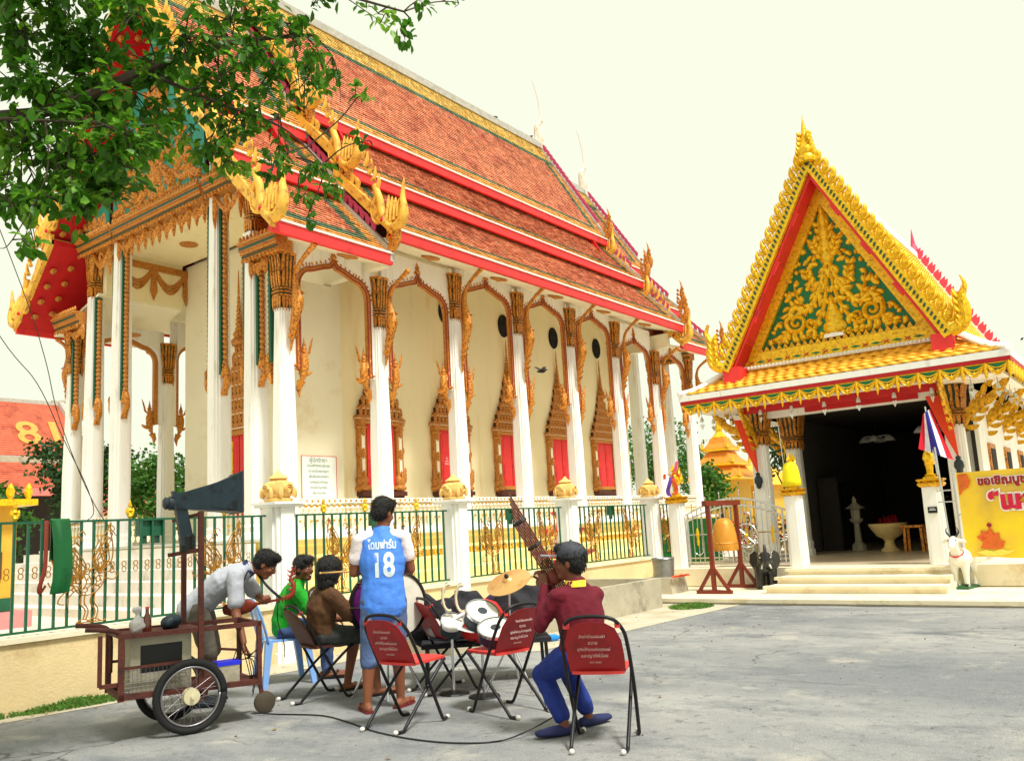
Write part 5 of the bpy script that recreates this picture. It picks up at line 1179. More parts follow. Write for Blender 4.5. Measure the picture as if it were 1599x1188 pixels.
# red tiered stand behind the fence
RDP = mat('glossy_red', (226, 36, 48), .35, var=.1)
t = thing('tiered_stand', 'red and white three tiered round stand behind the fence', 'stand', (13.55, 9.3, .05))
m = MB(); m.lathe([(.3, 0), (.3, .1), (.16, .2), (.14, .5), (.24, .6), (.3, .68)], 16); m.build('pedestal', RDP, t, smooth=50)
for z, r in ((.7, .62), (1.12, .46)): m = MB(); m.lathe([(.1, z), (r*.7, z+.03), (r, z+.12), (r*1.03, z+.14), (r, z+.15), (r*.6, z+.07)], 24); m.build('tray', RDP, t, smooth=50)
m = MB(); m.lathe([(.2, .78), (.2, 1.1)], 16); m.build('column', WHITE, t, smooth=50); m = MB(); m.lathe([(.12, 1.25), (.1, 1.45), (.2, 1.55), (.21, 1.58), (.05, 1.6)], 12); m.build('cup', RDP, t, smooth=50)
m = MB(); m.lathe([(.1, 1.58), (.06, 1.75), (.015, 1.95)], 8); m.build('tip', WHITE, t)
# gong-bell in its stand
t = thing('bell_stand', 'red brown wooden stand with forked feet before the gate', 'stand', (14.42, 6.42, .085))
for dx in (-.6, .6):
    m = MB(); m.bar((dx, 0, .03), (dx, 0, 1.5), .065); m.build('post', WOODRED, t); m = MB(); m.bar((dx, -.32, .03), (dx, .32, .03), .07, .06); m.build('foot', WOODRED, t)
    for s in (-1, 1): m = MB(); m.bar((dx, s*.27, .05), (dx, s*.02, .42), .05); m.build('brace', WOODRED, t)
m = MB(); m.bar((-.72, 0, 1.53), (.72, 0, 1.53), .09, .09); m.build('top_beam', WOODRED, t)
BELLG = mat('orange_gilt_bell', (212, 144, 46), .5, metal=.2, var=.25, scale=6, c2=(170, 100, 30), c2amt=.4)
m = MB(); pr = [(.05, .62), (.14, .6), (.22, .5), (.27, .3), (.3, .05), (.29, 0), (.26, .02)]
m.lathe(pr, 20); o = thing('bell', 'orange gilded temple bell hanging in the wooden stand', 'bell', (14.42, 6.42, .78)); o.scale = (.78, .78, .92); put('bell_body', m.mesh('bell_body', BELLG, 50), o)
m = MB(); m.tube([(0, 0, .6), (0, 0, .86)], .015, 6); m.tube([(.05*math.cos(a), 0, .66+.05*math.sin(a)) for a in [i*.628 for i in range(11)]], .014, 6); m.build('hanger', BLACK, o); m = MB(); m.lathe([(.285, .12), (.3, .14), (.285, .16)], 20, cap=False); m.build('band', OGOLD, o)
# ================================================================ background
LEAFM = mat('leaf_green', (62, 112, 34), .55, var=.35, scale=3, c2=(98, 140, 44), c2amt=.45, c2scale=1.2, trans=.3)
LEAFD = mat('leaf_dark_green', (36, 74, 28), .6, var=.35, scale=3, c2=(56, 96, 36), c2amt=.4, c2scale=1.2, trans=.22)
BARK = mat('bark', (70, 58, 44), .9, var=.3, scale=8, bump=.5)
def bg_tree(x, y, h, r, lab, seed, ml=LEAFM, n=2600, zc=None, group='trees beyond the temple'):
    rr = random.Random(seed); t = thing('tree', lab, 'tree', (x, y, 0), group=group)
    m = MB(); m.tube([(0, 0, 0), (.05*h*.3, 0, h*.3), (0, .1, h*.6)], [.05*h*.4, .035*h*.4, .015*h*.4], 7)
    tips = []
    for k in range(9):
        a = k*2.4; q = (.35+.6*rr.random())*r; z = h*(.45+.45*rr.random()); e = Vector((q*math.cos(a), q*math.sin(a), z)); tips.append(e)
        m.tube([(0, .05, h*(.3+.03*k)), tuple(e*.55+Vector((0, 0, h*.22))), tuple(e)], [.02*h*.4, .012*h*.4, .004*h*.4], 5)
    m.build('trunk', BARK, t)
    m = MB(); cl = tips+[Vector((rr.gauss(0, r*.45), rr.gauss(0, r*.45), h*(.55+.38*rr.random()))) for _ in range(16)]+[Vector((0, 0, h*.93))]
    for k in range(n):
        c = rr.choice(cl); s = r*.34
        p = c+Vector((rr.gauss(0, s*.6), rr.gauss(0, s*.6), rr.gauss(0, s*.5))); l = .14+.16*rr.random(); d = Vector((rr.gauss(0, 1), rr.gauss(0, 1), rr.gauss(-.2, .7))).normalized(); sd = d.orthogonal().normalized(); sd.rotate(Matrix.Rotation(rr.random()*6.28, 3, d)); w_ = l*.33
        m.add([p, p+d*l*.5+sd*w_, p+d*l, p+d*l*.5-sd*w_], [(0, 1, 2, 3)])
    m.build('crown', ml, t, kind='stuff')
bg_tree(14.0, 37, 4.2, 1.5, 'leafy tree before the roof with the number 81', 1, LEAFM, 4500)
bg_tree(18.4, 38, 6.4, 1.6, 'narrow dark tree seen between the left temple columns', 2, LEAFD, 4000)
bg_tree(20.6, 36, 5.4, 1.9, 'green tree right of the wide temple columns gap', 3, LEAFM, 4500)
bg_tree(24.8, 38, 5.6, 1.2, 'small green tree just left of the temple front wall', 4, LEAFM, 1400)
bg_tree(12.2, 33, 3.0, 1.2, 'low bush beyond the left fence', 15, LEAFD, 2600)
bg_tree(47, 25.5, 7.4, 2.6, 'bushy green tree behind the rear temple columns', 5, LEAFM, 5000)
bg_tree(50, 24.0, 6.0, 1.6, 'pale green tree between the last temple columns', 6, LEAFM, 1500)
bg_tree(44, 15.9, 7.2, 1.3, 'dark tree behind the pavilion column', 7, LEAFD, 2200)
bg_tree(36, 16.6, 3.7, 1.1, 'small bush before the yellow shrine tower', 8, LEAFM, 1500)
bg_tree(52, 2.9, 12.0, 2.4, 'dark tree just showing past the pavilion roof at the right edge', 9, LEAFD, 2500)
bg_tree(7.0, 23.0, 2.6, .9, 'low leafy shrub behind the small yellow shrine', 12, LEAFD, 1000)
# hall with 81 on its roof
h81 = thing('roof_81_hall', 'distant hall whose terracotta roof carries a yellow number 81', 'hall', (15, 58, 0), world=True)
m = MB(); m.bx(3, 26.3, 56, 64, 0, 6.8); m.build('wall', PIND, h81)
RT81 = mat('brick_red_tiles', (188, 92, 64), .75, var=.25, scale=2.5, c2=(160, 72, 50), c2amt=.5, c2scale=1.2, bump=.5, bscale=14)
def slope(name, x0, x1, xt0, xt1, ya, za, yb, zb, mt, n=24):
    m = MB(); 
    for r in range(n):
        t0, t1 = r/n, (r+1.15)/n
        P = lambda t, s, h: ((x0+(xt0-x0)*t) if s == 0 else (x1+(xt1-x1)*t), ya+(yb-ya)*t, za+(zb-za)*t+h)
        m.add([P(t0, 0, .05), P(t0, 1, .05), P(t1, 1, 0), P(t1, 0, 0), P(t0, 0, -.02), P(t0, 1, -.02)], [(0, 1, 2, 3), (4, 5, 1, 0)])
    return m.build(name, mt, h81, kind='stuff')
slope('tile_field', 2, 27.1, 2, 26.3, 55.4, 7.3, 58.3, 11.1, RT81); slope('tile_field', 1.5, 27.6, 1.5, 27.3, 53.2, 5.2, 55.2, 6.85, RT81, 12)
m = MB(); m.bx(1.5, 27.3, 55.3, 55.5, 6.85, 7.25); m.build('frieze', CONCRETE, h81)
m = MB(); m.bx(2, 26.4, 58.2, 58.6, 10.9, 11.25); m.tube(catmull([(26.0, 58.4, 11.2), (26.8, 58.4, 11.4), (27.2, 58.4, 12.0), (27.5, 58.4, 12.8)], 4), [.2, .2, .18, .17, .15, .13, .1, .09, .08, .07, .05, .04, .02], 6); m.build('ridge', GREYRIDGE, h81)
m = MB(); m.bar((26.45, 58.3, 11.2), (27.2, 55.4, 7.35), .35, .3); m.build('gable_edge', GREYRIDGE, h81)
m = MB(); m.bx(1.5, 27.6, 52.8, 53.2, 4.7, 5.15); m.build('pink_eave', mat('faded_pink', (226, 120, 112), .7), h81)
t81 = text_mesh('8', 2.7, bold=.045, extrude=.03); t81.materials.append(NUMT); ang = math.atan2(3.8, 2.9)
put('number', t81, h81, loc=(23.75, 56.45, 8.78), rot=(ang, 0, 0), scale=(1.1, 1, 1)); t82 = text_mesh('1', 2.7, bold=.045, extrude=.03); t82.materials.append(NUMT); put('number', t82, h81, loc=(25.4, 56.5, 8.86), rot=(ang, 0, 0), scale=(1.25, 1, 1))
# red roofed houses far behind
for x, y, w_, hh, lb in ((27, 60, 8, 5.0, 'far house with a red roof seen between the temple columns'), (33, 62, 6, 5.0, 'far low red roof right of the open columns')):
    t = thing('house', lb, 'house', (x, y, 0)); m = MB(); m.bx(-w_/2, w_/2, -3, 3, 0, hh-1.3); m.build('wall', CREAM, t); m = MB(); m.prism([(-3.5, hh-1.4), (3.5, hh-1.4), (0, hh+.6)], lambda a, b, d: (d, a, b), -w_/2-.4, w_/2+.4); m.build('roof', RT81, t)
# small yellow shrine at the left edge
YW = mat('bright_yellow_wall', (206, 160, 52), .7, var=.12, scale=3)
t = thing('yellow_shrine', 'small yellow shrine with gold flame crests at the left edge', 'shrine', (6.4, 18.0, 0), world=True)
m = MB(); m.bx(5.2, 7.9, 17.2, 19.2, 0, .35); m.build('base', mat('pink_granite', (196, 130, 130), .6), t)
m = MB(); m.bx(5.6, 7.7, 17.5, 19.0, .35, 2.3); m.build('wall', YW, t)
m = MB(); m.bx(6.55, 7.45, 17.46, 17.5, .95, 1.45); wnd = m.build('window', WOODRED, t)
for k in range(5): m = MB(); m.bx(6.62+.17*k, 6.72+.17*k, 17.44, 17.46, 1.0, 1.4); m.build('pane', MULLION, wnd)
m = MB(); m.bx(5.35, 7.95, 17.2, 19.2, 2.3, 2.42); m.build('eave', YGOLD, t)
for k in range(8):
    m = MB(); m.leaf2(5.55+.32*k, 2.42, 1.57, .3, .08, 0, lambda a, b, d: (a, 17.25-d, b), .08); m.build('flame_crest', YGOLD, t)
m = MB(); m.lathe([(.9, 2.42), (.7, 2.8), (.75, 2.9), (.4, 3.2), (.45, 3.3), (.1, 3.9), (.03, 4.4)], 4, (6.1, 18.2, 0)); m.build('roof', YGOLD, t)
m = MB(); m.bx(5.3, 5.6, 17.3, 17.6, .35, 2.3); m.build('corner_post', WHITE, t); m = MB(); m.bx(5.62, 7.68, 17.47, 17.51, .36, .6); m.build('green_skirting', IRONGREEN, t)
for o in list(t.children)+[c for q in t.children for c in q.children if False]: o.location.x -= .5
# yellow pavilion tower behind the gate
t = thing('shrine_tower', 'orange and gold spired shrine tower far behind the gate', 'shrine', (45, 19.8, 0), world=True)
ORT = mat('orange_roof', (232, 138, 40), .6, var=.15, scale=3); cx_, cy_ = 45, 19.8
m = MB(); m.bx(cx_-1.1, cx_+1.1, cy_-1.1, cy_+1.1, 0, 3.3); m.build('body', YW, t)
for k, (z, r_, h_) in enumerate(((3.3, 1.7, .5), (4.1, 1.15, .45), (4.95, .75, .4))):
    m = MB(); m.lathe([(r_*1.35, z), (r_*1.4, z+.1), (r_*.95, z+h_), (r_*.75, z+h_+.3)], 4, (cx_, cy_, 0), M=Matrix.Rotation(R(45), 3, 'Z')); m.build('roof', ORT, t)
    m = MB(); m.lathe([(r_*1.45, z-.06), (r_*1.5, z+.0), (r_*1.45, z+.08)], 4, (cx_, cy_, 0), M=Matrix.Rotation(R(45), 3, 'Z')); m.build('gold_eave', YGOLD, t)
    for s1, s2 in ((-1, -1), (-1, 1), (1, -1)): m = MB(); m.lathe([(.12, 0), (.06, .2), (.01, .5)], 6, (cx_+s1*r_, cy_+s2*r_, z+.1)); m.build('corner_finial', YGOLD, t)
m = MB(); m.lathe([(.4, 5.5), (.45, 5.7), (.2, 6.0), (.22, 6.15), (.06, 6.9), (.015, 7.6)], 8, (cx_, cy_, 0)); m.build('spire', YGOLD, t)
t = thing('far_pavilion', 'low pavilion with orange gabled roof behind the gate', 'pavilion', (50, 20.4, 0), world=True)
m = MB(); m.prism([(-1.9, 3.0), (1.9, 3.0), (0, 4.4)], lambda a, b, d: (50+d, 20.4+a, b), -1.5, 4); m.build('roof', TILE_P, t); m = MB(); m.bx(48.9, 53, 19.0, 21.8, 0, 3.0); m.build('wall', YW, t); m = MB(); m.prism([(-2.0, 2.9), (-1.8, 2.9), (0, 4.25), (1.8, 2.9), (2.0, 2.9), (0, 4.55)], lambda a, b, d: (48.45+d, 20.4+a, b), -.08, .05); m.build('barge', RED, t)
# green canvas screen behind the gate, flowers
m = MB(); m.bx(18.2, 18.24, 8.2, 10.2, .05, 1.35); tag(m.build('green_screen', mat('green_canvas', (20, 120, 40), .7, var=.2)), 'bright green canvas screen behind the steel gate', 'screen')
t = thing('urn_planter', 'row of pale urn planters behind the steel gate', 'planter', (20.0, 8.3, .05))
for k in range(3): m = MB(); m.lathe([(.2, 0), (.12, .15), (.25, .5), (.3, .62), (.26, .62)], 10, (.8*k, -.25*k, 0)); m.build('urn', CREAM2, t, smooth=50)
m = MB(); rr = random.Random(6)
for k in range(500):
    q = rr.choice((0, 1, 2)); p = Vector((.8*q+rr.gauss(0, .22), -.25*q+rr.gauss(0, .22), .9+rr.gauss(0, .2))); d = Vector((rr.gauss(0, 1), rr.gauss(0, 1), rr.gauss(0, 1))).normalized(); s_ = d.orthogonal().normalized(); m.mi = rr.choice((0, 0, 1, 2)); m.add([p, p+d*.06+s_*.04, p+d*.13, p+d*.06-s_*.04], [(0, 1, 2, 3)])
m.build('flowers', [LEAFM, ORNG, PNK], t, kind='stuff')
# cables hanging at the left edge, mast
t = thing('hanging_cables', 'loose black cables drooping at the left edge', 'cable', (8.0, 13.0, 0), world=True)
for P in ([(3.0, 10.0, 7.0), (5.3, 13.0, 5.3), (5.75, 13.2, 4.3), (6.0, 13.3, 3.5), (6.35, 13.3, 2.6), (6.6, 13.2, 2.0), (6.9, 13.2, 1.6)], [(2.6, 10.5, 6.2), (5.0, 13.0, 4.55), (5.65, 13.2, 3.9), (6.1, 13.3, 3.1), (6.5, 13.3, 2.3), (6.6, 13.4, 1.9), (6.2, 13.6, 1.8)]):
    m = MB(); m.tube(catmull(P, 6), .0065, 5); m.build('cable', BLACK, t)
t = thing('lattice_mast', 'thin lattice radio mast far behind the temple', 'mast', (34, 52, 0)); 
for a in (0, 2.09, 4.19): m = MB(); m.tube([(.3*math.cos(a), .3*math.sin(a), 0), (.12*math.cos(a), .12*math.sin(a), 11.2)], .035, 4); m.build('leg', STEEL, t)
for k in range(14): m = MB(); m.bar((.2, 0, 4+k*.5), (-.12, .2, 4.4+k*.5), .025); m.build('lattice_bar', STEEL, t)
# bird in flight and pigeons on the ridge
BIRDM = mat('dark_plumage', (38, 34, 36), .7, var=.2)
def bird(x, y, z, lab, fly, rz):
    t = thing('pigeon', lab, 'bird', (x, y, z), rz, group='pigeons'); m = MB(); m.tube([(-.16, 0, 0), (-.05, 0, .01), (.06, 0, .03), (.12, 0, .06), (.17, 0, .06)], [.012, .05, .06, .035, .01], 8); m.build('body', BIRDM, t, smooth=True)
    if fly:
        for s in (-1, 1): m = MB(); m.prism([(.06, 0), (.04, s*.16), (-.02, s*.34), (-.1, s*.3), (-.08, s*.1), (-.08, 0)], lambda a, b, d: (a, b, .03+abs(b)*.5*(1 if s > 0 else .25)+d), 0, .008); m.build('wing', BIRDM, t)
bird(19.3, 13.6, 5.65, 'dark pigeon flying past the cream temple wall', True, R(-30))
for k, (x, z) in enumerate(((27.6, 18.95), (30.2, 18.95))): bird(x, YC, z, 'pigeon perched on the temple ridge, %s' % ('left one' if k == 0 else 'right one'), False, 1.2*k)
# ================================================================ overhanging foreground tree
CLUSTERS = [(-2.85, 4.78, 4.59, 0.216, 150), (-2.63, 4.98, 4.61, 0.224, 150), (-2.83, 4.92, 4.24, 0.222, 150), (-2.55, 5.16, 4.31, 0.233, 150), (-2.87, 4.85, 3.88, 0.219, 150), (-2.67, 5.08, 3.93, 0.229, 170), (-2.16, 4.67, 3.75, 0.193, 150), (-2.58, 4.78, 3.5, 0.162, 110), (-2.51, 5.17, 3.7, 0.175, 110), (-2.2, 5.1, 4.48, 0.23, 110), (-2.26, 5.25, 4.17, 0.217, 120), (-1.89, 4.85, 4.49, 0.201, 100), (-1.94, 5.08, 4.24, 0.21, 110), (-1.75, 5.01, 4.4, 0.188, 90), (-1.74, 5.22, 4.85, 0.196, 90), (-1.67, 5.26, 4.18, 0.178, 80), (-1.42, 4.99, 4.29, 0.169, 80), (-1.53, 5.08, 4.61, 0.172, 80), (-1.35, 5.19, 4.76, 0.176, 70), (-1.5, 5.56, 4.23, 0.167, 60), (-1.35, 5.51, 4.43, 0.166, 60), (-1.14, 5.2, 4.48, 0.137, 50), (-1.1, 5.62, 4.57, 0.127, 32), (-1.17, 5.18, 3.78, 0.109, 34), (-1.17, 5.49, 3.71, 0.099, 28), (-1.41, 5.07, 3.77, 0.114, 34), (-0.84, 5.21, 3.93, 0.055, 9), (-0.79, 5.77, 5.17, 0.095, 22), (-0.63, 5.41, 4.83, 0.081, 20), (-0.5, 5.46, 5.03, 0.057, 8), (-0.25, 6.01, 5.4, 0.036, 4), (-1.38, 5.58, 3.71, 0.084, 18), (-2.74, 4.55, 3.14, 0.068, 14), (-2.88, 5.01, 3.26, 0.045, 7), (-1.74, 5.21, 3.85, 0.118, 40), (-1.88, 5.25, 4.01, 0.158, 60), (-2.41, 4.67, 3.35, 0.105, 45), (-2.86, 5.0, 3.61, 0.151, 60), (-2.93, 4.78, 3.52, 0.126, 45), (-1.86, 5.45, 5.35, 0.328, 140), (-2.41, 5.19, 5.19, 0.351, 220), (-2.69, 4.62, 4.9, 0.313, 260), (-1.16, 5.32, 5.16, 0.24, 70), (-1.24, 5.17, 3.41, 0.031, 6), (-2.15, 4.76, 4.62, 0.179, 70), (-0.9, 5.23, 4.25, 0.063, 10)]
hx, hy = math.cos(YAW), math.sin(YAW)
def LT(r_, d, z): return Vector((hx*d+hy*r_, hy*d-hx*r_, z))
TLEAF = mat('sunlit_leaf', (74, 132, 26), .45, var=.35, scale=5, c2=(134, 184, 44), c2amt=.45, c2scale=2.5, trans=.5, rnd=.25)
ftree = thing('overhanging_tree', 'leafy tree branch hanging into the upper left corner', 'tree', tuple(LT(-4.3, 5.2, 0)), world=True)
base = LT(-4.3, 5.2, 0)
m = MB(); m.tube([base, base+Vector((.05, .05, 1.6)), base+Vector((.2, .0, 3.0)), base+Vector((.3, -.1, 4.2)), base+Vector((.35, 0, 5.6))], [.2, .16, .14, .11, .06], 10); m.build('trunk', BARK, ftree, smooth=50)
limbs = [[base+Vector((.15, .0, 2.8)), LT(-3.5, 5.0, 3.95), LT(-2.7, 4.9, 4.1), LT(-2.2, 4.95, 4.35), LT(-1.7, 5.1, 4.6), LT(-1.2, 5.3, 4.75)],
         [base+Vector((.25, 0, 3.6)), LT(-3.3, 4.8, 4.6), LT(-2.5, 4.8, 5.0), LT(-1.6, 5.1, 5.1), LT(-.6, 5.4, 4.95)],
         [base+Vector((.2, 0, 3.2)), LT(-3.6, 4.8, 3.9), LT(-3.1, 4.7, 3.95), LT(-2.5, 4.7, 3.9)],
         [LT(-2.2, 4.95, 4.35), LT(-1.8, 5.1, 4.2), LT(-1.4, 5.2, 4.05), LT(-1.15, 5.25, 3.8)]]
limbpts = []
for q, P in enumerate(limbs):
    c = catmull(P, 6); n = len(c); m = MB(); m.tube(c, [(.05, .03, .026, .014)[q]*(1-.8*i/n) for i in range(n)], 7); m.build('branch', BARK, ftree, smooth=50); limbpts += c[3:]
def leaf_geo(l, w_):
    return [(0, 0, 0), (l*.3, w_*.8, l*.07), (l*.62, w_, l*.05), (l, 0, -l*.1), (l*.62, -w_, l*.05), (l*.3, -w_*.8, l*.07), (l*.45, 0, -l*.02)], [(0, 1, 6), (1, 2, 6), (2, 3, 6), (3, 4, 6), (4, 5, 6), (5, 0, 6)]
lv, lf = leaf_geo(1, .27); lm = MB(); lm.add(lv, lf); LEAF = lm.mesh('leaf', TLEAF, True)
rr = random.Random(21); joined = MB(); twigs = MB(); singles = []
for (r_, d, z, rad, n) in CLUSTERS:
    c = LT(r_, d, z); near = min(limbpts, key=lambda p: (p-c).length); mid = (near+c)/2+Vector((rr.gauss(0, .05), rr.gauss(0, .05), .03))
    tp = catmull([near, mid, c, c+Vector((rr.gauss(0, .05), rr.gauss(0, .05), -rad*.8))], 4); twigs.tube(tp, [.006*(1-.75*i/len(tp)) for i in range(len(tp))], 5)
    sub = []
    for k in range(max(2, n//9)):
        e = c+Vector((rr.gauss(0, rad*.75), rr.gauss(0, rad*.9), rr.gauss(0, rad*.62))); s0 = rr.choice(tp[4:]); twigs.tube([s0, (s0+e)/2+Vector((0, 0, .03)), e], [.005, .004, .002], 4); sub.append((s0, e))
    for k in range(int(n*(1.9 if r_ < -2.1 else 1.4))):
        s0, e = rr.choice(sub); t_ = .25+.8*rr.random(); p = s0+(e-s0)*t_+Vector((rr.gauss(0, .03), rr.gauss(0, .03), rr.gauss(0, .025)))
        dr = ((e-s0).normalized()*.5+Vector((rr.gauss(0, .6), rr.gauss(0, .6), rr.gauss(-.55, .4)))).normalized(); l = (.055+.05*rr.random()) if r_ < -2.1 else (.045+.045*rr.random())
        up = Vector((rr.gauss(0, .5), rr.gauss(0, .5), 1)).normalized(); sd = up.cross(dr); sd = sd.normalized() if sd.length > .05 else dr.orthogonal().normalized(); nn = dr.cross(sd)
        Mx = Matrix((dr, sd, nn)).transposed()
        singles.append((p, Mx, l))
rr.shuffle(singles)
singles.sort(key=lambda q: 0 if (LT(0, 0, 0)+q[0]).z < 4.35 and rr.random() < .2 else 1)
for k, (p, Mx, l) in enumerate(singles):
    if k < 300:
        o = put('leaf', LEAF, ftree); o.location = p; o.rotation_euler = Mx.to_euler(); o.scale = (l, l, l)
    else: joined.add([p+Mx @ (Vector(v)*l) for v in lv], lf)
joined.build('foliage', TLEAF, ftree, smooth=True, kind='stuff'); twigs.build('twigs', BARK, ftree, kind='stuff')
# ================================================================ speaker cart
t = thing('speaker_cart', 'rusty brown push cart with two spoked wheels and posts', 'cart', (3.78, 6.1, 0), R(-18))
RIMM = mat('wheel_rim_steel', (150, 146, 150), .35, metal=.8, var=.2); HUBM = mat('cream_hub_paint', (206, 196, 160), .5, var=.15)
def wheel(parent, a, b, r_, wd):
    w_ = put('wheel', None, parent, loc=(a, b, r_)); 
    m = MB(); m.tube([((r_-wd)*math.cos(i*.1571), 0, (r_-wd)*math.sin(i*.1571)) for i in range(41)], wd, 10); put('tyre', m.mesh('tyre', RUBBER, True), w_, world=False)
    m = MB(); m.tube([((r_-2.2*wd)*math.cos(i*.1571), 0, (r_-2.2*wd)*math.sin(i*.1571)) for i in range(41)], [(wd*.35, wd*.8)]*41, 8, side=(1, 0, 0)); put('rim', m.mesh('rim', RIMM, True), w_, world=False)
    m = MB(); m.lathe([(.02, -.05), (.06, -.045), (.062, -.01), (.045, .0), (.062, .01), (.06, .045), (.02, .05)], 20, M=Matrix.Rotation(R(90), 3, 'X')); m.lathe([(.014, -.075), (.014, .075)], 8, M=Matrix.Rotation(R(90), 3, 'X')); put('hub', m.mesh('hub', HUBM, 40), w_, world=False)
    m = MB()
    for k in range(28):
        a1 = k*.2244; a2 = a1+(.5 if k % 2 else -.5); s = .03*(1 if k % 4 < 2 else -1); m.tube([(.058*math.cos(a2), s, .058*math.sin(a2)), ((r_-2.3*wd)*math.cos(a1), 0, (r_-2.3*wd)*math.sin(a1))], .0018, 4)
    put('spokes', m.mesh('spokes', RIMM), w_, world=False, kind='stuff')
wheel(t, 0, -.02, .275, .028); wheel(t, 0, .62, .275, .028)
def rbar(name, p, q, w_=.035, mt=RUST, h=None): m = MB(); m.bar(p, q, w_, h); return m.build(name, mt, t)
W = .56
for b in (.03, W):
    rbar('frame_rail', (-.5, b, .76), (.55, b, .75), .035); rbar('frame_rail', (-.5, b, .33), (.55, b, .30), .04); rbar('post', (-.48, b, .3), (-.48, b, .78), .04); rbar('post', (.54, b, .285), (.54, b, .77), .035)
    rbar('frame_rail', (-.46, b, .53), (-.02, b, .53), .02)
for a, z in ((-.48, .762), (.54, .752), (-.48, .325), (.54, .295)): rbar('cross_bar', (a, .05, z), (a, W-.02, z), .032)
rbar('cross_bar', (.36, W, .53), (.54, W, .5), .02)
m = MB(); m.bx(-.47, .53, .05, W-.02, .30, .312); m.build('lower_shelf', RUST, t)
m = MB(); m.bx(-.46, .12, .05, W-.02, .748, .76); m.build('top_shelf', RUST, t)
for b in (.05, W-.02):
    m = MB(); m.tube(catmull([(-.72, b, .835), (-.6, b, .82), (-.5, b, .79), (-.47, b, .7), (-.47, b, .45)], 5), .018, 8); m.build('handle', RUST, t, smooth=60)
rbar('cross_bar', (-.62, .05, .42), (-.62, .05, .78), .028); rbar('cross_bar', (-.62, .05, .42), (-.48, .05, .42), .028)
m = MB()                                             # wire mesh on the side
for k in range(14): m.tube([(-.46+.03*k, .03, .34), (-.46+.03*k, .03, .52)], .0016, 4)
for k in range(6): m.tube([(-.47, .03, .36+.03*k), (-.02, .03, .36+.03*k)], .0016, 4)
m.build('wire_mesh', RIMM, t, kind='stuff')
rbar('axle', (0, -.03, .275), (0, .63, .275), .03); rbar('speaker_post', (.085, .02, .30), (.085, .02, 1.66), .038); rbar('speaker_post', (.085, W, .30), (.085, W, 1.5), .038); rbar('speaker_post_stay', (.085, .02, 1.36), (-.1, .26, 1.33), .03); rbar('speaker_post_stay', (.085, .02, 1.64), (-.06, .3, 1.6), .025)
rbar('caster_fork', (.62, .3, .3), (.66, .3, .09), .03)
m = MB(); m.lathe([(.01, -.022), (.075, -.022), (.088, -.012), (.088, .012), (.075, .022), (.01, .022)], 20, (.67, .3, .088), M=Matrix.Rotation(R(90), 3, 'X')); m.build('caster_wheel', mat('dusty_caster', (76, 66, 52), .8, var=.25), t, smooth=40)
rbar('caster_bracket', (.5, .3, .29), (.64, .3, .29), .05)
# amplifier box on the shelf
ca, sa_ = math.cos(R(-18)), math.sin(R(-18))
def cart(a, b, z): return (3.78+ca*a-sa_*b, 6.1+sa_*a+ca*b, z)
t2 = thing('amplifier', 'old grey amplifier box on the lower shelf of the cart', 'amplifier', cart(-.18, .32, .312), R(-18)); m = MB(); m.bx(-.22, .22, -.2, .2, 0, .42); m.build('case', CONCRETE, t2); m = MB(); m.bx(-.15, .15, -.203, -.2, .16, .36); m.build('grille', BLACK, t2)
# loudspeaker horn
t2 = thing('horn_loudspeaker', 'dark blue grey rectangular horn loudspeaker on top of the cart posts', 'loudspeaker', cart(.085, .15, 1.5), R(-22)); DKB = mat('worn_dark_teal_paint', (30, 50, 60), .5, var=.3, scale=9, c2=(16, 22, 26), c2amt=.45, c2scale=7)
def hr(a, hw, z0, z1): return [(a, -hw, z0), (a, hw, z0), (a, hw, z1), (a, -hw, z1)]
m = MB(); m.loft([hr(-.18, .05, .19, .31), hr(-.1, .06, .185, .32), hr(.08, .11, .165, .37), hr(.2, .16, .155, .41), hr(.31, .23, .14, .46), hr(.295, .22, .155, .445), hr(-.05, .045, .22, .29)], cap=False); m.build('horn', DKB, t2)
m = MB(); m.loft([hr(-.0, .04, .21, .29), hr(-.02, .04, .21, .29)]); m.build('throat', BLACK, t2)
m = MB(); m.tube([(.31, -.23, .14), (.31, .23, .14), (.31, .23, .46), (.31, -.23, .46), (.31, -.23, .14)], .009, 5); m.build('mouth_rim', DKGREY, t2)
m = MB(); m.lathe([(.03, 0), (.055, .01), (.055, .05), (.045, .055), (.05, .08), (.03, .095)], 14, (-.16, 0, .235), M=Matrix.Rotation(R(-90), 3, 'Y')); m.build('driver', DKGREY, t2, smooth=40)
m = MB(); m.loft([[(-.19, -.05, .33), (-.19, .05, .33), (-.1, .05, .3), (-.1, -.05, .3)], [(-.15, -.05, .1), (-.15, .05, .1), (-.06, .05, .1), (-.06, -.05, .1)], [(-.12, -.055, -.1), (-.12, .055, -.1), (-.02, .055, -.1), (-.02, -.055, -.1)]]); m.build('folded_neck', DKB, t2)
m = MB(); m.lathe([(.06, 0), (.062, .12), (.045, .14)], 12, (-.07, 0, -.15)); m.build('magnet_cover', BLACK, t2, smooth=40)
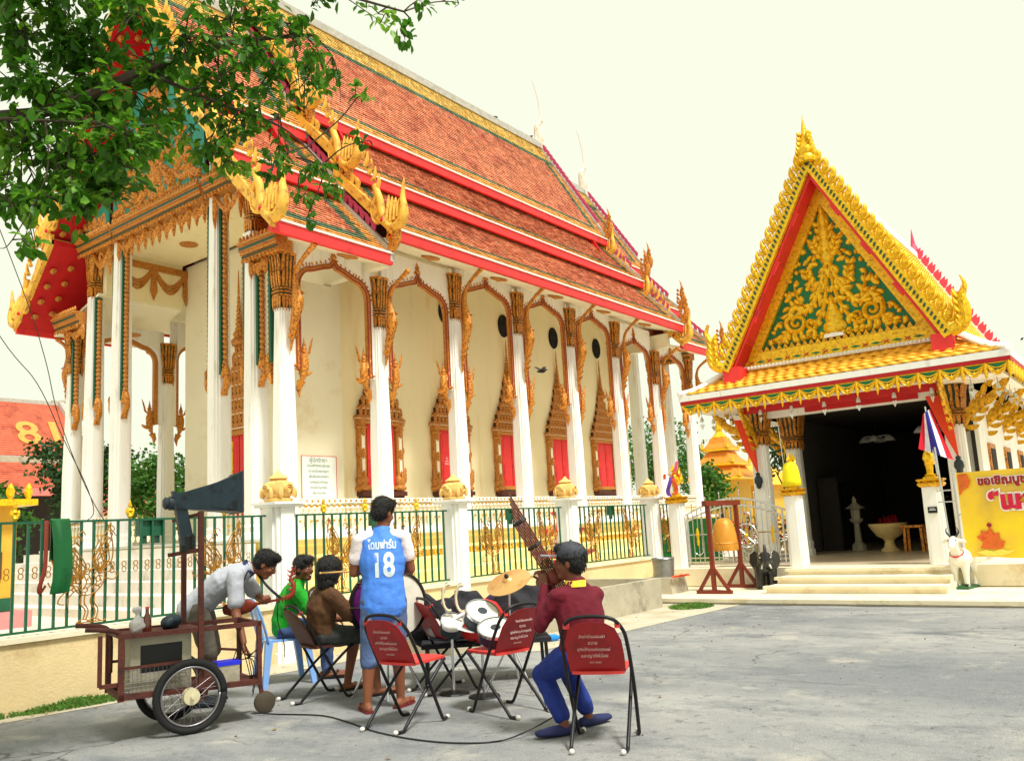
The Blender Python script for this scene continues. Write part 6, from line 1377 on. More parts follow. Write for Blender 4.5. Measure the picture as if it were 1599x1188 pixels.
# small things on the cart
GLS = mat('brown_bottle_glass', (96, 40, 14), .12, var=.1, spec=.6, coat=.5); CRL = mat('milky_plastic_bag', (226, 224, 222), .4, var=.1, trans=.4)
t2 = thing('bottle', 'brown glass bottle standing on the cart shelf', 'bottle', cart(-.27, .2, .76)); m = MB(); m.lathe([(.03, 0), (.032, .01), (.032, .1), (.014, .14), (.012, .18)], 14); m.build('glass', GLS, t2, smooth=60); m = MB(); m.lathe([(.015, .175), (.015, .19)], 10); m.build('cap', RED, t2)
m = MB(); rr = random.Random(8); m.sphere((0, 0, .06), (.06, .05, .06), 14, 10); m.tube([(0, 0, .1), (.005, 0, .14), (-.01, 0, .19)], [.035, .015, .035], 8); me = fuse(m, .008, 2, (.008, 30)); me.materials.append(CRL); o = put('plastic_bag', me, loc=cart(-.34, .2, .76)); tag(o, 'knotted milky plastic bag on the cart shelf left of the bottle', 'bag')
m = MB(); m.sphere((0, 0, .05), (.09, .06, .055), 14, 8); me = fuse(m, .008, 3, (.01, 18)); me.materials.append(DKB); o = put('cloth_bundle', me, loc=cart(-.07, .3, .76)); tag(o, 'dark blue cloth bundle on the cart shelf', 'bundle')
t2 = thing('battery', 'small white battery with bright blue lid on the lower cart shelf', 'battery', cart(.33, .2, .312), R(-18)); m = MB(); m.bx(-.085, .085, -.07, .07, 0, .13); m.build('case', CONCRETE, t2); m = MB(); m.bx(-.09, .09, -.075, .075, .13, .16); m.build('lid', mat('bright_blue_plastic', (40, 50, 230), .4), t2)
m = MB()
for k in range(7): m.tube(catmull([(.05+.02*k, 0, .15), (.1+.03*k, rr.uniform(-.08, .08), .2+rr.uniform(-.05, .08)), (.16+.02*k, rr.uniform(-.1, .1), .05), (.2, rr.uniform(-.1, .1), -.02-.1*rr.random()*k/3)], 4), .004, 5)
m.build('wires', BLACK, t2, kind='stuff')
# cable over the ground from the cart to the seated player
m = MB(); m.tube(catmull([(4.42, 6.14, .02), (4.5, 6.0, .008), (4.62, 5.6, .008), (4.55, 5.2, .008), (4.42, 4.75, .008), (4.38, 4.3, .008), (4.45, 3.95, .008), (4.62, 3.75, .01), (4.85, 3.66, .05), (4.98, 3.55, .12)], 8), .0055, 6); tag(m.build('cable', BLACK, smooth=60), 'thin black cable running over the ground to the cap wearing player', 'cable')

# ================================================================ chairs
TUBEM = mat('black_chair_tube', (30, 30, 33), .4, metal=.3, var=.3, scale=14, c2=(70, 60, 56), c2amt=.3); CHR = mat('red_chair_vinyl', (158, 24, 28), .45, var=.15, scale=8, c2=(130, 20, 26), c2amt=.35, c2scale=5); CHS = mat('coral_seat_edge', (214, 62, 56), .45, var=.1); WCAP = mat('white_rubber_cap', (214, 210, 200), .7)
CHB = mat('brown_chair_vinyl', (86, 44, 36), .55, var=.2); CHN = mat('navy_chair_vinyl', (30, 34, 60), .5, var=.2)
def hp(y, s): return Vector((.2-.44*s, y, .82*s))
def chair_meshes():
    d = {}
    m = MB(); P = [(.26, .185, .016), (.205, .2, .016), tuple(hp(.205, .08)), tuple(hp(.215, .45)), tuple(hp(.21, .78)), tuple(hp(.19, .9)), tuple(hp(.13, .98)), tuple(hp(.0, 1.0))]
    P = P+[(x, -y, z) for x, y, z in P[::-1][1:]]; m.tube(catmull(P, 5), .0125, 8); d['hoop_frame'] = m.mesh('hoop_frame', TUBEM, True)
    m = MB(); P = [(-.28, .16, .016), (-.22, .175, .016), (-.19, .178, .05), (.05, .18, .27), (.24, .175, .42), (.3, .14, .435), (.31, 0, .435)]; P = P+[(x, -y, z) for x, y, z in P[::-1][1:]]
    m.tube(catmull(P, 5), .0125, 8); d['cross_frame'] = m.mesh('cross_frame', TUBEM, True)
    m = MB(); n = 8; top = []
    prof = [(.18, .57), (.185, .7), (.18, .82), (.15, .92), (.09, .965), (0, .975)]
    poly = [(y, s) for y, s in prof]+[(-y, s) for y, s in prof[::-1][1:]]; fn = lambda a, b, q: tuple(hp(a, b)+Vector((-.022-.02*(1-(a/.19)**2)+q, 0, -.01)))
    m.prism(poly, fn, -.004, .004); d['back'] = m.mesh('back', CHR)
    m = MB(); m.prism([(-.08, -.17), (.3, -.16), (.32, -.1), (.32, .1), (.3, .16), (-.08, .17), (-.1, .1), (-.1, -.1)], lambda a, b, q: (a, b, .45+q-.02*(a-.1)**2), -.008, .012); d['seat'] = m.mesh('seat', CHS)
    m = MB(); m.sphere((0, 0, 0), (.022, .018, .018), 8, 6); d['foot_cap'] = m.mesh('foot_cap', WCAP, True)
    m = MB(); m.box((0, 0, 0), (.03, .035, .03)); d['clip'] = m.mesh('clip', CHS)
    return d
CM = chair_meshes()
lines = [('วัดป่าบ้านดอนข่า', .026), ('ถวาย', .03), ('อุทิศให้คุณพ่อคุณแม่', .026), ('และญาติพี่น้อง', .03), ('พ.ศ. ๒๕๕๑', .018)]
LT_ = []
for tx, sz in lines: q = text_mesh(tx, sz, extrude=.0006); q.materials.append(mat('faded_white_print', (206, 176, 170), .7)); LT_.append(q)
def folding_chair(x, y, hd, lab, back=CHR, seat=CHS, text=True):
    t = thing('folding_chair', lab, 'chair', (x, y, 0), R(hd), group='folding tube chairs')
    for k in ('hoop_frame', 'cross_frame', 'back', 'seat'):
        me = CM[k]
        if (k == 'back' and back != CHR) or (k == 'seat' and seat != CHS): me = me.copy(); me.materials.clear(); me.materials.append(back if k == 'back' else seat)
        o = put(k, me, t)
        if k == 'back' and text:
            for j, q in enumerate(LT_):
                p = hp(0, .86-.052*j)+Vector((-.0525, 0, -.01)); put('lettering', q, o, loc=p, rot=(math.atan2(.82, .44)*0+R(62), 0, R(-90)), world=False)
    for a, b in ((.27, .185), (.27, -.185), (-.29, .16), (-.29, -.16)): put('foot_cap', CM['foot_cap'], t, loc=(a, b, .018))
    for s in (-1, 1): put('clip', CM['clip'], t, loc=tuple(hp(s*.165, .925)+Vector((0, 0, 0))))
    return t
folding_chair(4.70, 4.74, 4, 'empty red folding chair in front of the number 18 player')
folding_chair(5.38, 4.29, 78, 'red folding chair with a drum on its seat')
folding_chair(5.86, 5.38, -20, 'dark seated folding chair behind the drums, half hidden', CHR, CHN, False)
folding_chair(4.88, 3.12, 23, 'red folding chair under the player with the cap')
folding_chair(5.12, 6.26, -16, 'worn brown folding chair under the long haired man', CHB, CHB, False)
# blue plastic chair
BLP = mat('pale_blue_plastic', (128, 172, 232), .4, var=.06)
t = thing('plastic_chair', 'pale blue moulded plastic chair under the man in green', 'chair', (5.5, 7.22, 0), R(-22))
for a, b, ta, tb in ((-.24, .2, -.19, .17), (-.24, -.2, -.19, -.17), (.24, .21, .18, .17), (.24, -.21, .18, -.17)):
    m = MB(); m.loft([[(a-.02, b-.02, 0), (a+.025, b-.02, 0), (a+.025, b+.02, 0), (a-.02, b+.02, 0)], [(ta-.035, tb-.03, .42), (ta+.035, tb-.03, .42), (ta+.035, tb+.03, .42), (ta-.035, tb+.03, .42)]]); m.build('leg', BLP, t)
m = MB(); m.prism([(-.22, -.19), (.2, -.2), (.24, -.14), (.24, .14), (.2, .2), (-.22, .19)], lambda a, b, d: (a, b, .42+d-.01*math.cos(b*8)), 0, .025); m.build('seat', BLP, t)
m = MB(); P = [(-.2, .19, .43), (-.23, .19, .55), (-.27, .17, .7), (-.3, .1, .8), (-.31, 0, .82)]; P = P+[(a, -b, c) for a, b, c in P[::-1][1:]]; m.tube(catmull(P, 5), [(.014, .03)]*41, 8, side=(1, 0, 0)); m.build('back_frame', BLP, t, smooth=60)
m = MB(); m.loft([[(-.205, -.06, .43), (-.205, .06, .43), (-.19, .06, .43), (-.19, -.06, .43)], [(-.3, -.07, .8), (-.3, .07, .8), (-.287, .07, .8), (-.287, -.07, .8)]]); m.build('back_splat', BLP, t)

# ================================================================ instruments
DRH = mat('drum_head', (214, 210, 196), .5, var=.05, scale=4, c2=(190, 186, 170), c2amt=.35, c2scale=2); PURS = mat('purple_drum_shell', (100, 24, 110), .3, var=.1, coat=.4); CHROME = mat('chrome', (210, 210, 214), .15, metal=1)
nz_ = Vector((math.cos(R(263)), math.sin(R(263)), .03)).normalized(); Mz = nz_.to_track_quat('Z', 'Y').to_matrix()
t = thing('bass_drum', 'big purple bass drum with white head before the number 18 player', 'drum', (5.5, 5.72, 0), world=True); ctr = Vector((5.47, 5.54, .78))
m = MB(); m.lathe([(.262, -.36), (.262, -.01)], 40, ctr, M=Mz); m.build('shell', PURS, t, smooth=40)
for z in (-.37, -.015): m = MB(); m.lathe([(.262, z), (.285, z), (.285, z+.045), (.262, z+.045)], 40, ctr, M=Mz, cap=False); m.build('hoop', BLACK, t, smooth=40)
for z in (.012, -.355): m = MB(); m.lathe([(.26, z), (.262, z+.006), (.2, z+.009), (.01, z+.011)], 40, ctr, M=Mz); m.build('head', DRH, t, smooth=60)
for k in range(8):
    a = k*.785; q = Mz @ Vector((.29*math.cos(a), .29*math.sin(a), 0)); m = MB(); m.tube([ctr+q-nz_*.33, ctr+q+nz_*.02], .008, 6); m.build('tension_rod', CHROME, t)
for s in (-1, 1): 
    for e in (-1, 1): m = MB(); m.tube([ctr+Vector((.0, .18, -.15)), Vector((5.47+s*.22, 5.72+e*.22, .0))], .011, 6); m.build('stand_leg', CHROME, t)
CYM = mat('worn_brass_cymbal', (222, 176, 110), .35, metal=.55, var=.12, scale=5, c2=(196, 142, 80), c2amt=.4, c2scale=3)
t = thing('cymbal', 'brass crash cymbal tilted on a thin stand', 'cymbal', (5.95, 4.68, 0), world=True); cn = Vector((-.5, -.03, .86)).normalized(); Mc = cn.to_track_quat('Z', 'Y').to_matrix(); cc = Vector((5.95, 4.68, .93))
m = MB(); m.lathe([(.2, 0), (.2, .003), (.12, .018), (.05, .028), (.04, .045), (.012, .052), (.012, .045), (.05, .022), (.12, .012)], 40, cc, M=Mc); m.build('plate', CYM, t, smooth=50)
m = MB(); m.lathe([(.018, .05), (.02, .07), (.008, .085)], 10, cc, M=Mc); m.build('felt_nut', BLACK, t)
m = MB(); m.tube([(5.95, 4.68, .92), (5.96, 4.7, .5), (5.96, 4.7, .3)], .01, 8); m.build('stand', CHROME, t)
for k in range(3): a = k*2.09+.4; m = MB(); m.tube([(5.96, 4.7, .45), (5.96+.25*math.cos(a), 4.7+.25*math.sin(a), .01)], .009, 6); m.build('stand_leg', CHROME, t)
def small_drum(p, nrm, r_, dep, lab, shell, stand=True):
    p = Vector(p); nrm = Vector(nrm).normalized(); M_ = nrm.to_track_quat('Z', 'Y').to_matrix(); t = thing('small_drum', lab, 'drum', (p.x, p.y, 0), world=True, group='small drums')
    m = MB(); m.lathe([(r_, -dep), (r_, 0)], 28, p, M=M_); m.build('shell', shell, t, smooth=40)
    m = MB(); m.lathe([(r_, -.02), (r_*1.06, -.018), (r_*1.06, .006), (r_*.98, .008)], 28, p, M=M_, cap=False); m.build('rim', CHROME, t, smooth=40)
    m = MB(); m.lathe([(r_*.985, 0), (r_*.5, .004), (.005, .005)], 28, p, M=M_); m.build('head', DRH, t, smooth=60)
    m = MB(); m.lathe([(r_*.3, .0055), (r_*.2, .0065), (.003, .007)], 18, p, M=M_); m.build('centre_dot', DKGREY, t)
    if stand: m = MB(); q = p-nrm*dep*.6; m.tube([q, (q.x, q.y, .02)], .012, 6); m.build('stand', CHROME, t); m = MB(); m.lathe([(.14, 0), (.13, .015), (.02, .03)], 12, (q.x, q.y, 0)); m.build('stand_foot', BLACK, t)
small_drum((5.72, 5.15, .62), (-.35, -.5, .8), .1, .12, 'smallest white headed drum nearest the bass drum', DKGREY)
small_drum((5.72, 4.8, .71), (-.3, -.55, .8), .14, .13, 'white headed snare drum under the cymbal', DKGREY)
small_drum((5.42, 4.42, .62), (-.35, -.3, .9), .14, .1, 'white headed drum lying on the red chair seat', CHN, False)
TAMB = mat('cream_plastic', (222, 206, 172), .45, var=.08)
for k, (p, rz, lb) in enumerate((((5.72, 5.18, .82), -40, 'cream crescent tambourine on the equipment heap, left one'), ((5.76, 5.06, .81), -58, 'cream crescent tambourine on the equipment heap, right one'))):
    t = thing('tambourine', lb, 'tambourine', p, R(rz), group='crescent tambourines'); m = MB(); m.tube([(.055*math.cos(a), 0, .115*math.sin(a)) for a in [R(70)+i*R(220)/14 for i in range(15)]], [(.016, .012)]*15, 8, side=(0, 1, 0)); m.build('crescent', TAMB, t, smooth=60)
    for q in range(4): m = MB(); a = R(100)+q*R(50); m.lathe([(.02, -.004), (.02, .004)], 10, (.055*math.cos(a), 0, .115*math.sin(a)), M=Matrix.Rotation(R(90), 3, 'X')); m.build('jingle', CHROME, t)
t = thing('cap', 'white peaked cap lying on the drums', 'cap', (5.55, 5.0, .6), R(-60)); m = MB(); m.sphere((0, 0, 0), (.09, .085, .05), 16, 8); m.build('crown', WHITE, t, smooth=True); m = MB(); m.prism([(.06, -.08), (.12, -.085), (.19, -.04), (.19, .04), (.12, .085), (.06, .08)], lambda a, b, d: (a, b, -.02-(a-.06)*.3+d), 0, .006); m.build('peak', WHITE, t)
for k in range(2): m = MB(); m.bar((-.05, .1*k, .03), (.08+.1*k, .16+.05*k, .09), .035, .012); m.build('strap', WHITE, t)
BAGM = mat('black_bag_fabric', (34, 32, 38), .8, var=.3, scale=10, bump=.3); REDB = mat('red_bag_fabric', (206, 34, 30), .7, var=.15)
def bag(p, r_, mt, lab, rz=0):
    m = MB(); m.sphere((0, 0, r_[2]), r_, 16, 10); m.sphere((r_[0]*.3, 0, r_[2]*1.3), (r_[0]*.6, r_[1]*.8, r_[2]*.8), 12, 8); me = fuse(m, .015, 3, (.03, 7)); me.materials.append(mt); o = put('equipment_bag', me, loc=p, rot=(0, 0, R(rz))); tag(o, lab, 'bag', 'equipment bags'); return o
bag((6.35, 5.62, .35), (.32, .2, .22), BAGM, 'black equipment bag behind the tambourines', -40); bag((6.55, 5.0, .42), (.3, .18, .2), BAGM, 'black equipment bag below the cymbal', -50); bag((6.05, 5.1, .4), (.2, .16, .17), REDB, 'red bag under the cream tambourines', -40); bag((6.2, 5.95, .3), (.16, .16, .24), BAGM, 'upright black bag beside the bass drum', -40); bag((6.75, 5.3, .6), (.26, .12, .1), mat('patterned_dark_cloth', (60, 40, 70), .8, var=.4, c2=(150, 60, 60), c2amt=.35, c2scale=14), 'patterned dark cloth bundle on top of the bags', -45)
t = thing('low_table', 'low dark table holding up the equipment bags', 'table', (6.4, 5.35, 0), R(-48)); m = MB(); m.bx(-.6, .6, -.26, .26, .34, .38); m.build('top', BAGM, t)
for a, b in ((-.55, -.2), (.55, -.2), (-.55, .2), (.55, .2)): m = MB(); m.bar((a*1.02, b*1.1, 0), (a, b, .34), .03); m.build('leg', TUBEM, t)
m = MB(); m.sphere((0, 0, .07), (.1, .09, .08), 14, 10); me = fuse(m, .008, 2, (.01, 25)); me.materials.append(CRL); o = put('plastic_bag', me, loc=(5.85, 5.45, .46)); tag(o, 'crumpled clear plastic bag on the dark chair seat', 'bag')
t = thing('water_bottle', 'small blue plastic bottle lying on the sand by the trough', 'bottle', (8.6, 6.3, .04), R(-30)); m = MB(); m.lathe([(.02, 0), (.045, .01), (.045, .18), (.02, .23)], 12, M=Matrix.Rotation(R(90), 3, 'Y')); m.build('body', mat('sky_blue_plastic', (30, 130, 220), .3), t, smooth=50); m = MB(); m.lathe([(.022, .23), (.022, .26)], 10, M=Matrix.Rotation(R(90), 3, 'Y')); m.build('cap', CHN, t)

# ================================================================ statues before the steps
ELM = mat('black_lacquer', (22, 24, 26), .3, var=.2, coat=.3); TUSK = mat('ivory_white', (232, 226, 206), .4)
t = thing('elephant_statue', 'small black elephant statue with raised trunk left of the steps', 'statue', (14.85, 5.9, .085), R(205))
m = MB()
m.tube([(-.26, 0, .36), (-.15, 0, .4), (.0, 0, .41), (.14, 0, .42)], [.12, .19, .195, .15], 14, rnd=True); m.sphere((.2, 0, .5), (.12, .12, .13), 12, 9); m.sphere((.19, 0, .58), (.08, .1, .07), 10, 8)
for a, b in ((-.2, .1), (-.2, -.1), (.12, .1), (.12, -.1)): m.tube([(a, b, .4), (a+.01, b, .2), (a, b, .05), (a, b, .0)], [.1, .082, .078, .085], 10)
m.tube(catmull([(.27, 0, .48), (.35, 0, .42), (.4, 0, .5), (.38, 0, .64), (.33, 0, .76)], 4), [.065-.0025*i for i in range(17)], 10, rnd=True); m.tube([(-.27, 0, .42), (-.34, 0, .3), (-.34, 0, .18)], [.02, .014, .018], 6)
me = fuse(m, .012, 4); me.materials.append(ELM); put('body', me, t)
for s in (-1, 1):
    m = MB(); m.prism([(.16, .62), (.12, .66), (.04, .6), (.02, .46), (.08, .36), (.14, .42)], lambda a, b, d: (a-.04*d*20+.06, s*(.12+(.16-a)*.9+d), b), 0, .02); m.build('ear', ELM, t); m = MB(); m.tube(catmull([(.29, s*.06, .42), (.37, s*.08, .37), (.42, s*.075, .4)], 4), [.018, .017, .016, .015, .013, .011, .009, .006, .003], 8); m.build('tusk', TUSK, t, smooth=60)
    m = MB(); m.sphere((.29, s*.09, .55), .014, 8, 6); m.build('eye', TUSK, t)
BULW = mat('white_bull_paint', (230, 226, 214), .45, var=.08)
t = thing('bull_statue', 'white bull statue with red collar on a green base right of the steps', 'statue', (14.98, 2.76, .085), R(172)); FP = mat('green_base_paint', (20, 90, 50), .5)
m = MB(); m.bx(-.3, .32, -.14, .14, 0, .035); m.build('base', FP, t)
m = MB(); m.tube([(-.27, 0, .45), (-.15, 0, .46), (.02, 0, .45), (.17, 0, .47)], [(.12, .12), (.15, .14), (.15, .135), (.15, .135)], 12, rnd=True); m.sphere((.1, 0, .56), (.09, .06, .07), 10, 8)
m.tube([(.18, 0, .5), (.26, 0, .62), (.3, 0, .7)], [.1, .075, .06], 10); m.tube([(.27, 0, .74), (.35, 0, .7), (.42, 0, .64)], [.07, .06, .04], 10, rnd=True)
for a, b, k in ((.16, .08, 0), (.16, -.08, 0), (-.2, .08, 1), (-.2, -.08, 1)):
    m.tube([(a, b, .45), (a+(.02 if k else 0), b, .3), (a-(.03 if k else 0), b, .2), (a, b, .06), (a+.01, b, .03)], [.085, .062, .046, .038, .045], 8)
m.tube(catmull([(-.28, 0, .52), (-.34, 0, .4), (-.33, 0, .2)], 4), [.018]*8+[.025], 6)
for s in (-1, 1): m.tube([(.27, s*.05, .74), (.25, s*.15, .72), (.25, s*.18, .7)], [.03, .03, .008], 8)
me = fuse(m, .011, 4); me.materials.append(BULW); put('body', me, t)
for s in (-1, 1): m = MB(); m.tube(catmull([(.28, s*.04, .8), (.28, s*.09, .87), (.3, s*.07, .94)], 4), [.018, .017, .016, .014, .012, .01, .008, .005, .002], 8); m.build('horn', DKGREY, t, smooth=60); m = MB(); m.sphere((.34, s*.055, .74), .012, 8, 6); m.build('eye', BLACK, t)
m = MB(); m.lathe([(.1, 0), (.108, .02), (.1, .04)], 16, (.2, 0, .53), M=Matrix.Rotation(R(-40), 3, 'Y').inverted(), cap=False); m.build('collar', RED, t)
for a, b in ((.17, .08), (.17, -.08), (-.2, .08), (-.2, -.08)): m = MB(); m.lathe([(.038, .035), (.034, .07), (.03, .075)], 10, (a, b, 0)); m.build('hoof', BLACK, t)
# ================================================================ banner
BY = bpy.data.materials.new('banner_print'); BY.use_nodes = True; N = BY.node_tree.nodes; L_ = BY.node_tree.links; b_ = N['Principled BSDF']; b_.inputs['Roughness'].default_value = .45
tc = N.new('ShaderNodeTexCoord'); nn = N.new('ShaderNodeTexNoise'); nn.inputs['Scale'].default_value = 1.6; nn.inputs['Detail'].default_value = 4; L_.new(tc.outputs['Object'], nn.inputs[0]); cr = N.new('ShaderNodeValToRGB'); L_.new(nn.outputs[0], cr.inputs[0])
e = cr.color_ramp.elements; e[0].position = .35; e[0].color = (*lin((244, 214, 20)), 1); e[1].position = .7; e[1].color = (*lin((206, 170, 70)), 1); q = e.new(.5); q.color = (*lin((240, 200, 40)), 1); L_.new(cr.outputs[0], b_.inputs['Base Color'])
t = thing('banner', 'yellow printed banner with red lettering on a metal frame', 'banner', (15.02, 2.7, 0), R(-97)); HB, WB_ = 1.33, 3.2
m = MB(); nxx = 30
m.loft([[(WB_*i/nxx, .012*math.sin(i*.9)*(z-.54), z+(.015*math.sin(i*.7) if z < .6 else 0)) for z in (.54, .8, 1.1, 1.4, 1.86)] for i in range(nxx+1)], cap=False, closed=False); sh = m.build('sheet', BY, t, smooth=True)
PRED = mat('crimson_print', (206, 20, 60), .5); PWH = mat('white_print', (240, 232, 226), .5); PMAR = mat('maroon_print', (150, 24, 40), .5); PORG = mat('orange_print', (226, 108, 30), .5, var=.3, scale=8, c2=(190, 60, 30), c2amt=.4, c2scale=8); PYEL = mat('pale_yellow_print', (246, 222, 90), .5)
def btext(tx, sz, x, z, mt, outl=None, parent=sh, left=True, bold=0):
    for k, (mm, of, dy) in enumerate(((outl, .02*sz/.3, -.024), (mt, .0, -.03)) if outl else ((mt, 0, -.026),)):
        q = text_mesh(tx, sz, bold=bold+of, extrude=.0005); q.materials.append(mm); w0 = min(v.co.x for v in q.vertices) if True else 0
        w1 = min(v.co.x for v in text_mesh(tx, sz, bold=bold).vertices); put('lettering', q, parent, loc=(x-w1, dy, z), rot=(R(90), 0, 0), world=False)
btext('ขอเชิญบูชา', .17, .3, 1.70, PMAR, PWH, bold=.008); btext('“แหว', .36, .42, 1.38, PRED, PWH, bold=.02); btext('“โส', .16, 1.1, .82, PMAR, PWH, bold=.006)
fb_ = lambda a, b, d: (a, -.018-d*.2, b)
m = MB()
for P in ([(.22, .68), (.5, .66), (.56, .72), (.47, .8), (.42, .95), (.38, 1.0), (.34, .93), (.3, .82)],): m.prism(P, fb_, 0, .01)
for k in range(5): m.leaf2(.38, .74+.02*k, 1.57+(k-2)*.7, .2, .06, 0, fb_, .01)
m.build('flame_print', PORG, sh)
m = MB(); m.lathe([(.001, -.002), (.035, 0), (.001, .002)], 12, (.385, -.024, 1.03), M=Matrix.Rotation(R(90), 3, 'X')); m.build('figure_head_print', PMAR, sh)
m = MB(); m.prism([(.16, .62), (.3, .56), (.5, .56), (.62, .6), (.7, .66), (.6, .64), (.5, .67), (.4, .63), (.3, .66)], fb_, .0, .006); m.build('ribbon_print', PYEL, sh)
m = MB(); m.prism([(.02, 1.84), (.02, 1.5), (.08, 1.58), (.16, 1.62), (.2, 1.72), (.16, 1.84)], fb_, 0, .006); m.build('corner_print', PORG, sh)
for x in (-.06, 1.6, 3.2): m = MB(); m.tube([(x, .05, 0), (x, .05, 1.95)], .018, 8); m.build('frame_post', STEEL, t)
for z in (.56, 1.2, 1.85): m = MB(); m.tube([(-.06, .07, z), (3.2, .07, z)], .014, 8); m.build('frame_rail', STEEL, t)
for z in (1.42, 1.6): m = MB(); m.tube([(-.32, .02, z), (-.06, .05, z)], .01, 6); m.build('frame_stub', STEEL, t)
m = MB(); m.tube([(-.2, .0, .35), (-.28, .05, 2.3)], .014, 8); m.build('frame_post', STEEL, t)
# ================================================================ people
V3 = Vector
def az(deg, z=0): return V3((math.cos(R(deg)), math.sin(R(deg)), z)).normalized()
def hand(m, w_, d, n, curl=.5, sc=1., thumb=1):
    """palm with five fingers: w_ wrist, d finger direction, n palm normal (fingers curl towards n)"""
    d = V3(d).normalized(); n = V3(n); n = (n-d*n.dot(d)).normalized(); s = d.cross(n)*thumb
    kn = w_+d*.085*sc
    m.tube([w_-d*.01, w_+d*.03*sc, w_+d*.06*sc, kn], [(.027*sc, .019*sc), (.036*sc, .019*sc), (.041*sc, .018*sc), (.039*sc, .015*sc)], 10, side=s, rnd=True)
    for k, (o, l) in enumerate(((.029, .068), (.010, .078), (-.010, .073), (-.028, .058))):
        p = w_+d*.08*sc+s*o*sc; a = 0; pts = [p]; dd = d.copy()
        for j in range(3):
            a += curl*(.7+.3*j); q = (d*math.cos(a)+n*math.sin(a)); p = p+q*l*sc*(.42, .32, .26)[j]; pts.append(p)
        m.tube(pts, [.0105*sc, .0098*sc, .009*sc, .0075*sc], 7, rnd=True)
    p0 = w_+d*.025*sc+s*.028*sc; td = (d*.65+s*.75+n*.25).normalized(); p1 = p0+td*.035*sc; p2 = p1+(d*.85+s*.25+n*.4).normalized()*.03*sc; p3 = p2+(d*.8+n*.6).normalized()*.024*sc
    m.tube([p0, p1, p2, p3], [.015*sc, .0125*sc, .011*sc, .0085*sc], 7, rnd=True)
def head_geo(m, c, f, up=(0, 0, 1), s=1.):
    f = V3(f).normalized(); up = V3(up); up = (up-f*up.dot(f)).normalized(); l = up.cross(f); M_ = Matrix((f, l, up)).transposed()
    P = lambda x, y, z: c+M_ @ V3((x*s, y*s, z*s))
    m.sphere(P(-.012, 0, .035), (.097*s, .077*s, .088*s), 16, 12, M=M_)           # skull
    m.sphere(P(.02, 0, -.02), (.07*s, .064*s, .08*s), 14, 10, M=M_)                # face
    m.sphere(P(.045, 0, -.085), (.036*s, .042*s, .032*s), 12, 8, M=M_)             # jaw, chin
    m.tube([P(.078, 0, .02), P(.098, 0, -.015), P(.1, 0, -.028)], [.011*s, .015*s, .014*s], 8, rnd=True)   # nose
    for q in (-1, 1):
        m.sphere(P(-.008, q*.077, -.008), (.02*s, .01*s, .031*s), 8, 8, M=M_)      # ears
        m.sphere(P(.07, q*.03, .03), (.014*s, .02*s, .012*s), 8, 6, M=M_)          # brow
        m.sphere(P(.058, q*.042, -.025), (.022*s, .02*s, .02*s), 8, 6, M=M_)       # cheek
    m.sphere(P(.08, 0, -.058), (.014*s, .024*s, .009*s), 8, 6, M=M_)               # lips
    return P, M_
def legs_geo(m, J, k=1., upto=3):
    for s in 'LR':
        h, kn, a = J['h'+s], J['k'+s], J['a'+s]
        m.tube([h, h.lerp(kn, .35), h.lerp(kn, .75), kn], [.088*k, .082*k, .064*k, .056*k], 12, rnd=True)
        if upto > 1: m.tube([kn, kn.lerp(a, .3), kn.lerp(a, .6), a], [.055*k, .056*k, .045*k, .035*k], 12, rnd=True)
def foot_geo(m, a, d, s=1.):
    d = V3(d); d.z = 0; d.normalize(); b = V3((a.x, a.y, .035))
    m.tube([b-d*.055, b-d*.02, b+d*.07, b+d*.15, b+d*.185], [(.03, .032), (.036, .036), (.042, .028), (.046, .02), (.036, .015)], 10, side=d.cross(V3((0, 0, 1))), rnd=True); m.tube([a, b-d*.01], [.035, .034], 10, rnd=True)
def sandal(m, a, d):
    d = V3(d); d.z = 0; d.normalize(); s = d.cross(V3((0, 0, 1))); b = V3((a.x, a.y, 0))
    out = [(-.08, .03), (-.085, 0), (-.08, -.03), (0, -.037), (.1, -.05), (.17, -.042), (.2, 0), (.17, .042), (.1, .05), (0, .037)]
    m.prism(out, lambda x, y, q: tuple(b+d*x+s*y+V3((0, 0, q))), .003, .02)
    for q in (-1, 1): m.tube([b+d*.15+V3((0, 0, .035)), b+d*.1+s*q*.035+V3((0, 0, .055)), b+d*.04+s*q*.045+V3((0, 0, .015))], [(.009, .004)]*3, 6)
def torso_geo(m, J, k=1., down=0., sidek=1., sit=False):
    pe, ch, nk, sd = J['pel'], J['chest'], J['neck'], J['side']
    ax = (nk-pe); w_ = pe.lerp(ch, .5)
    if sit: m.tube([pe-ax*.02, pe+ax*.08, w_, ch, ch.lerp(nk, .55), nk-ax*.03], [(.15*k*sidek, .085*k), (.155*k, .105*k), (.145*k, .105*k), (.16*k, .11*k), (.145*k, .09*k), (.075*k, .065*k)], 16, side=sd, rnd=True)
    else: m.tube([pe-ax*(.06+down), pe, w_, ch, ch.lerp(nk, .55), nk-ax*.03], [(.16*k*sidek, .115*k), (.158*k, .112*k), (.143*k, .105*k), (.165*k, .112*k), (.15*k, .092*k), (.075*k, .065*k)], 16, side=sd, rnd=True)
def arms_geo(m, J, k=1., frac=2., sh=True):
    for s in 'LR':
        a, e, w_ = J['s'+s], J['e'+s], J['w'+s]
        if frac >= 1: m.tube([a, a.lerp(e, .5), e], [.053*k, .047*k, .041*k], 10, rnd=True)
        else: m.tube([a, a.lerp(e, frac*.5), a.lerp(e, frac)], [.058*k, .057*k, .058*k], 12, rnd=True)
        if frac >= 2: m.tube([e, e.lerp(w_, .35), w_], [.041*k, .039*k, .027*k], 10, rnd=True)
        m.tube([J['chest'].lerp(J['neck'], .55), a], [.075*k, .055*k], 10, rnd=True)
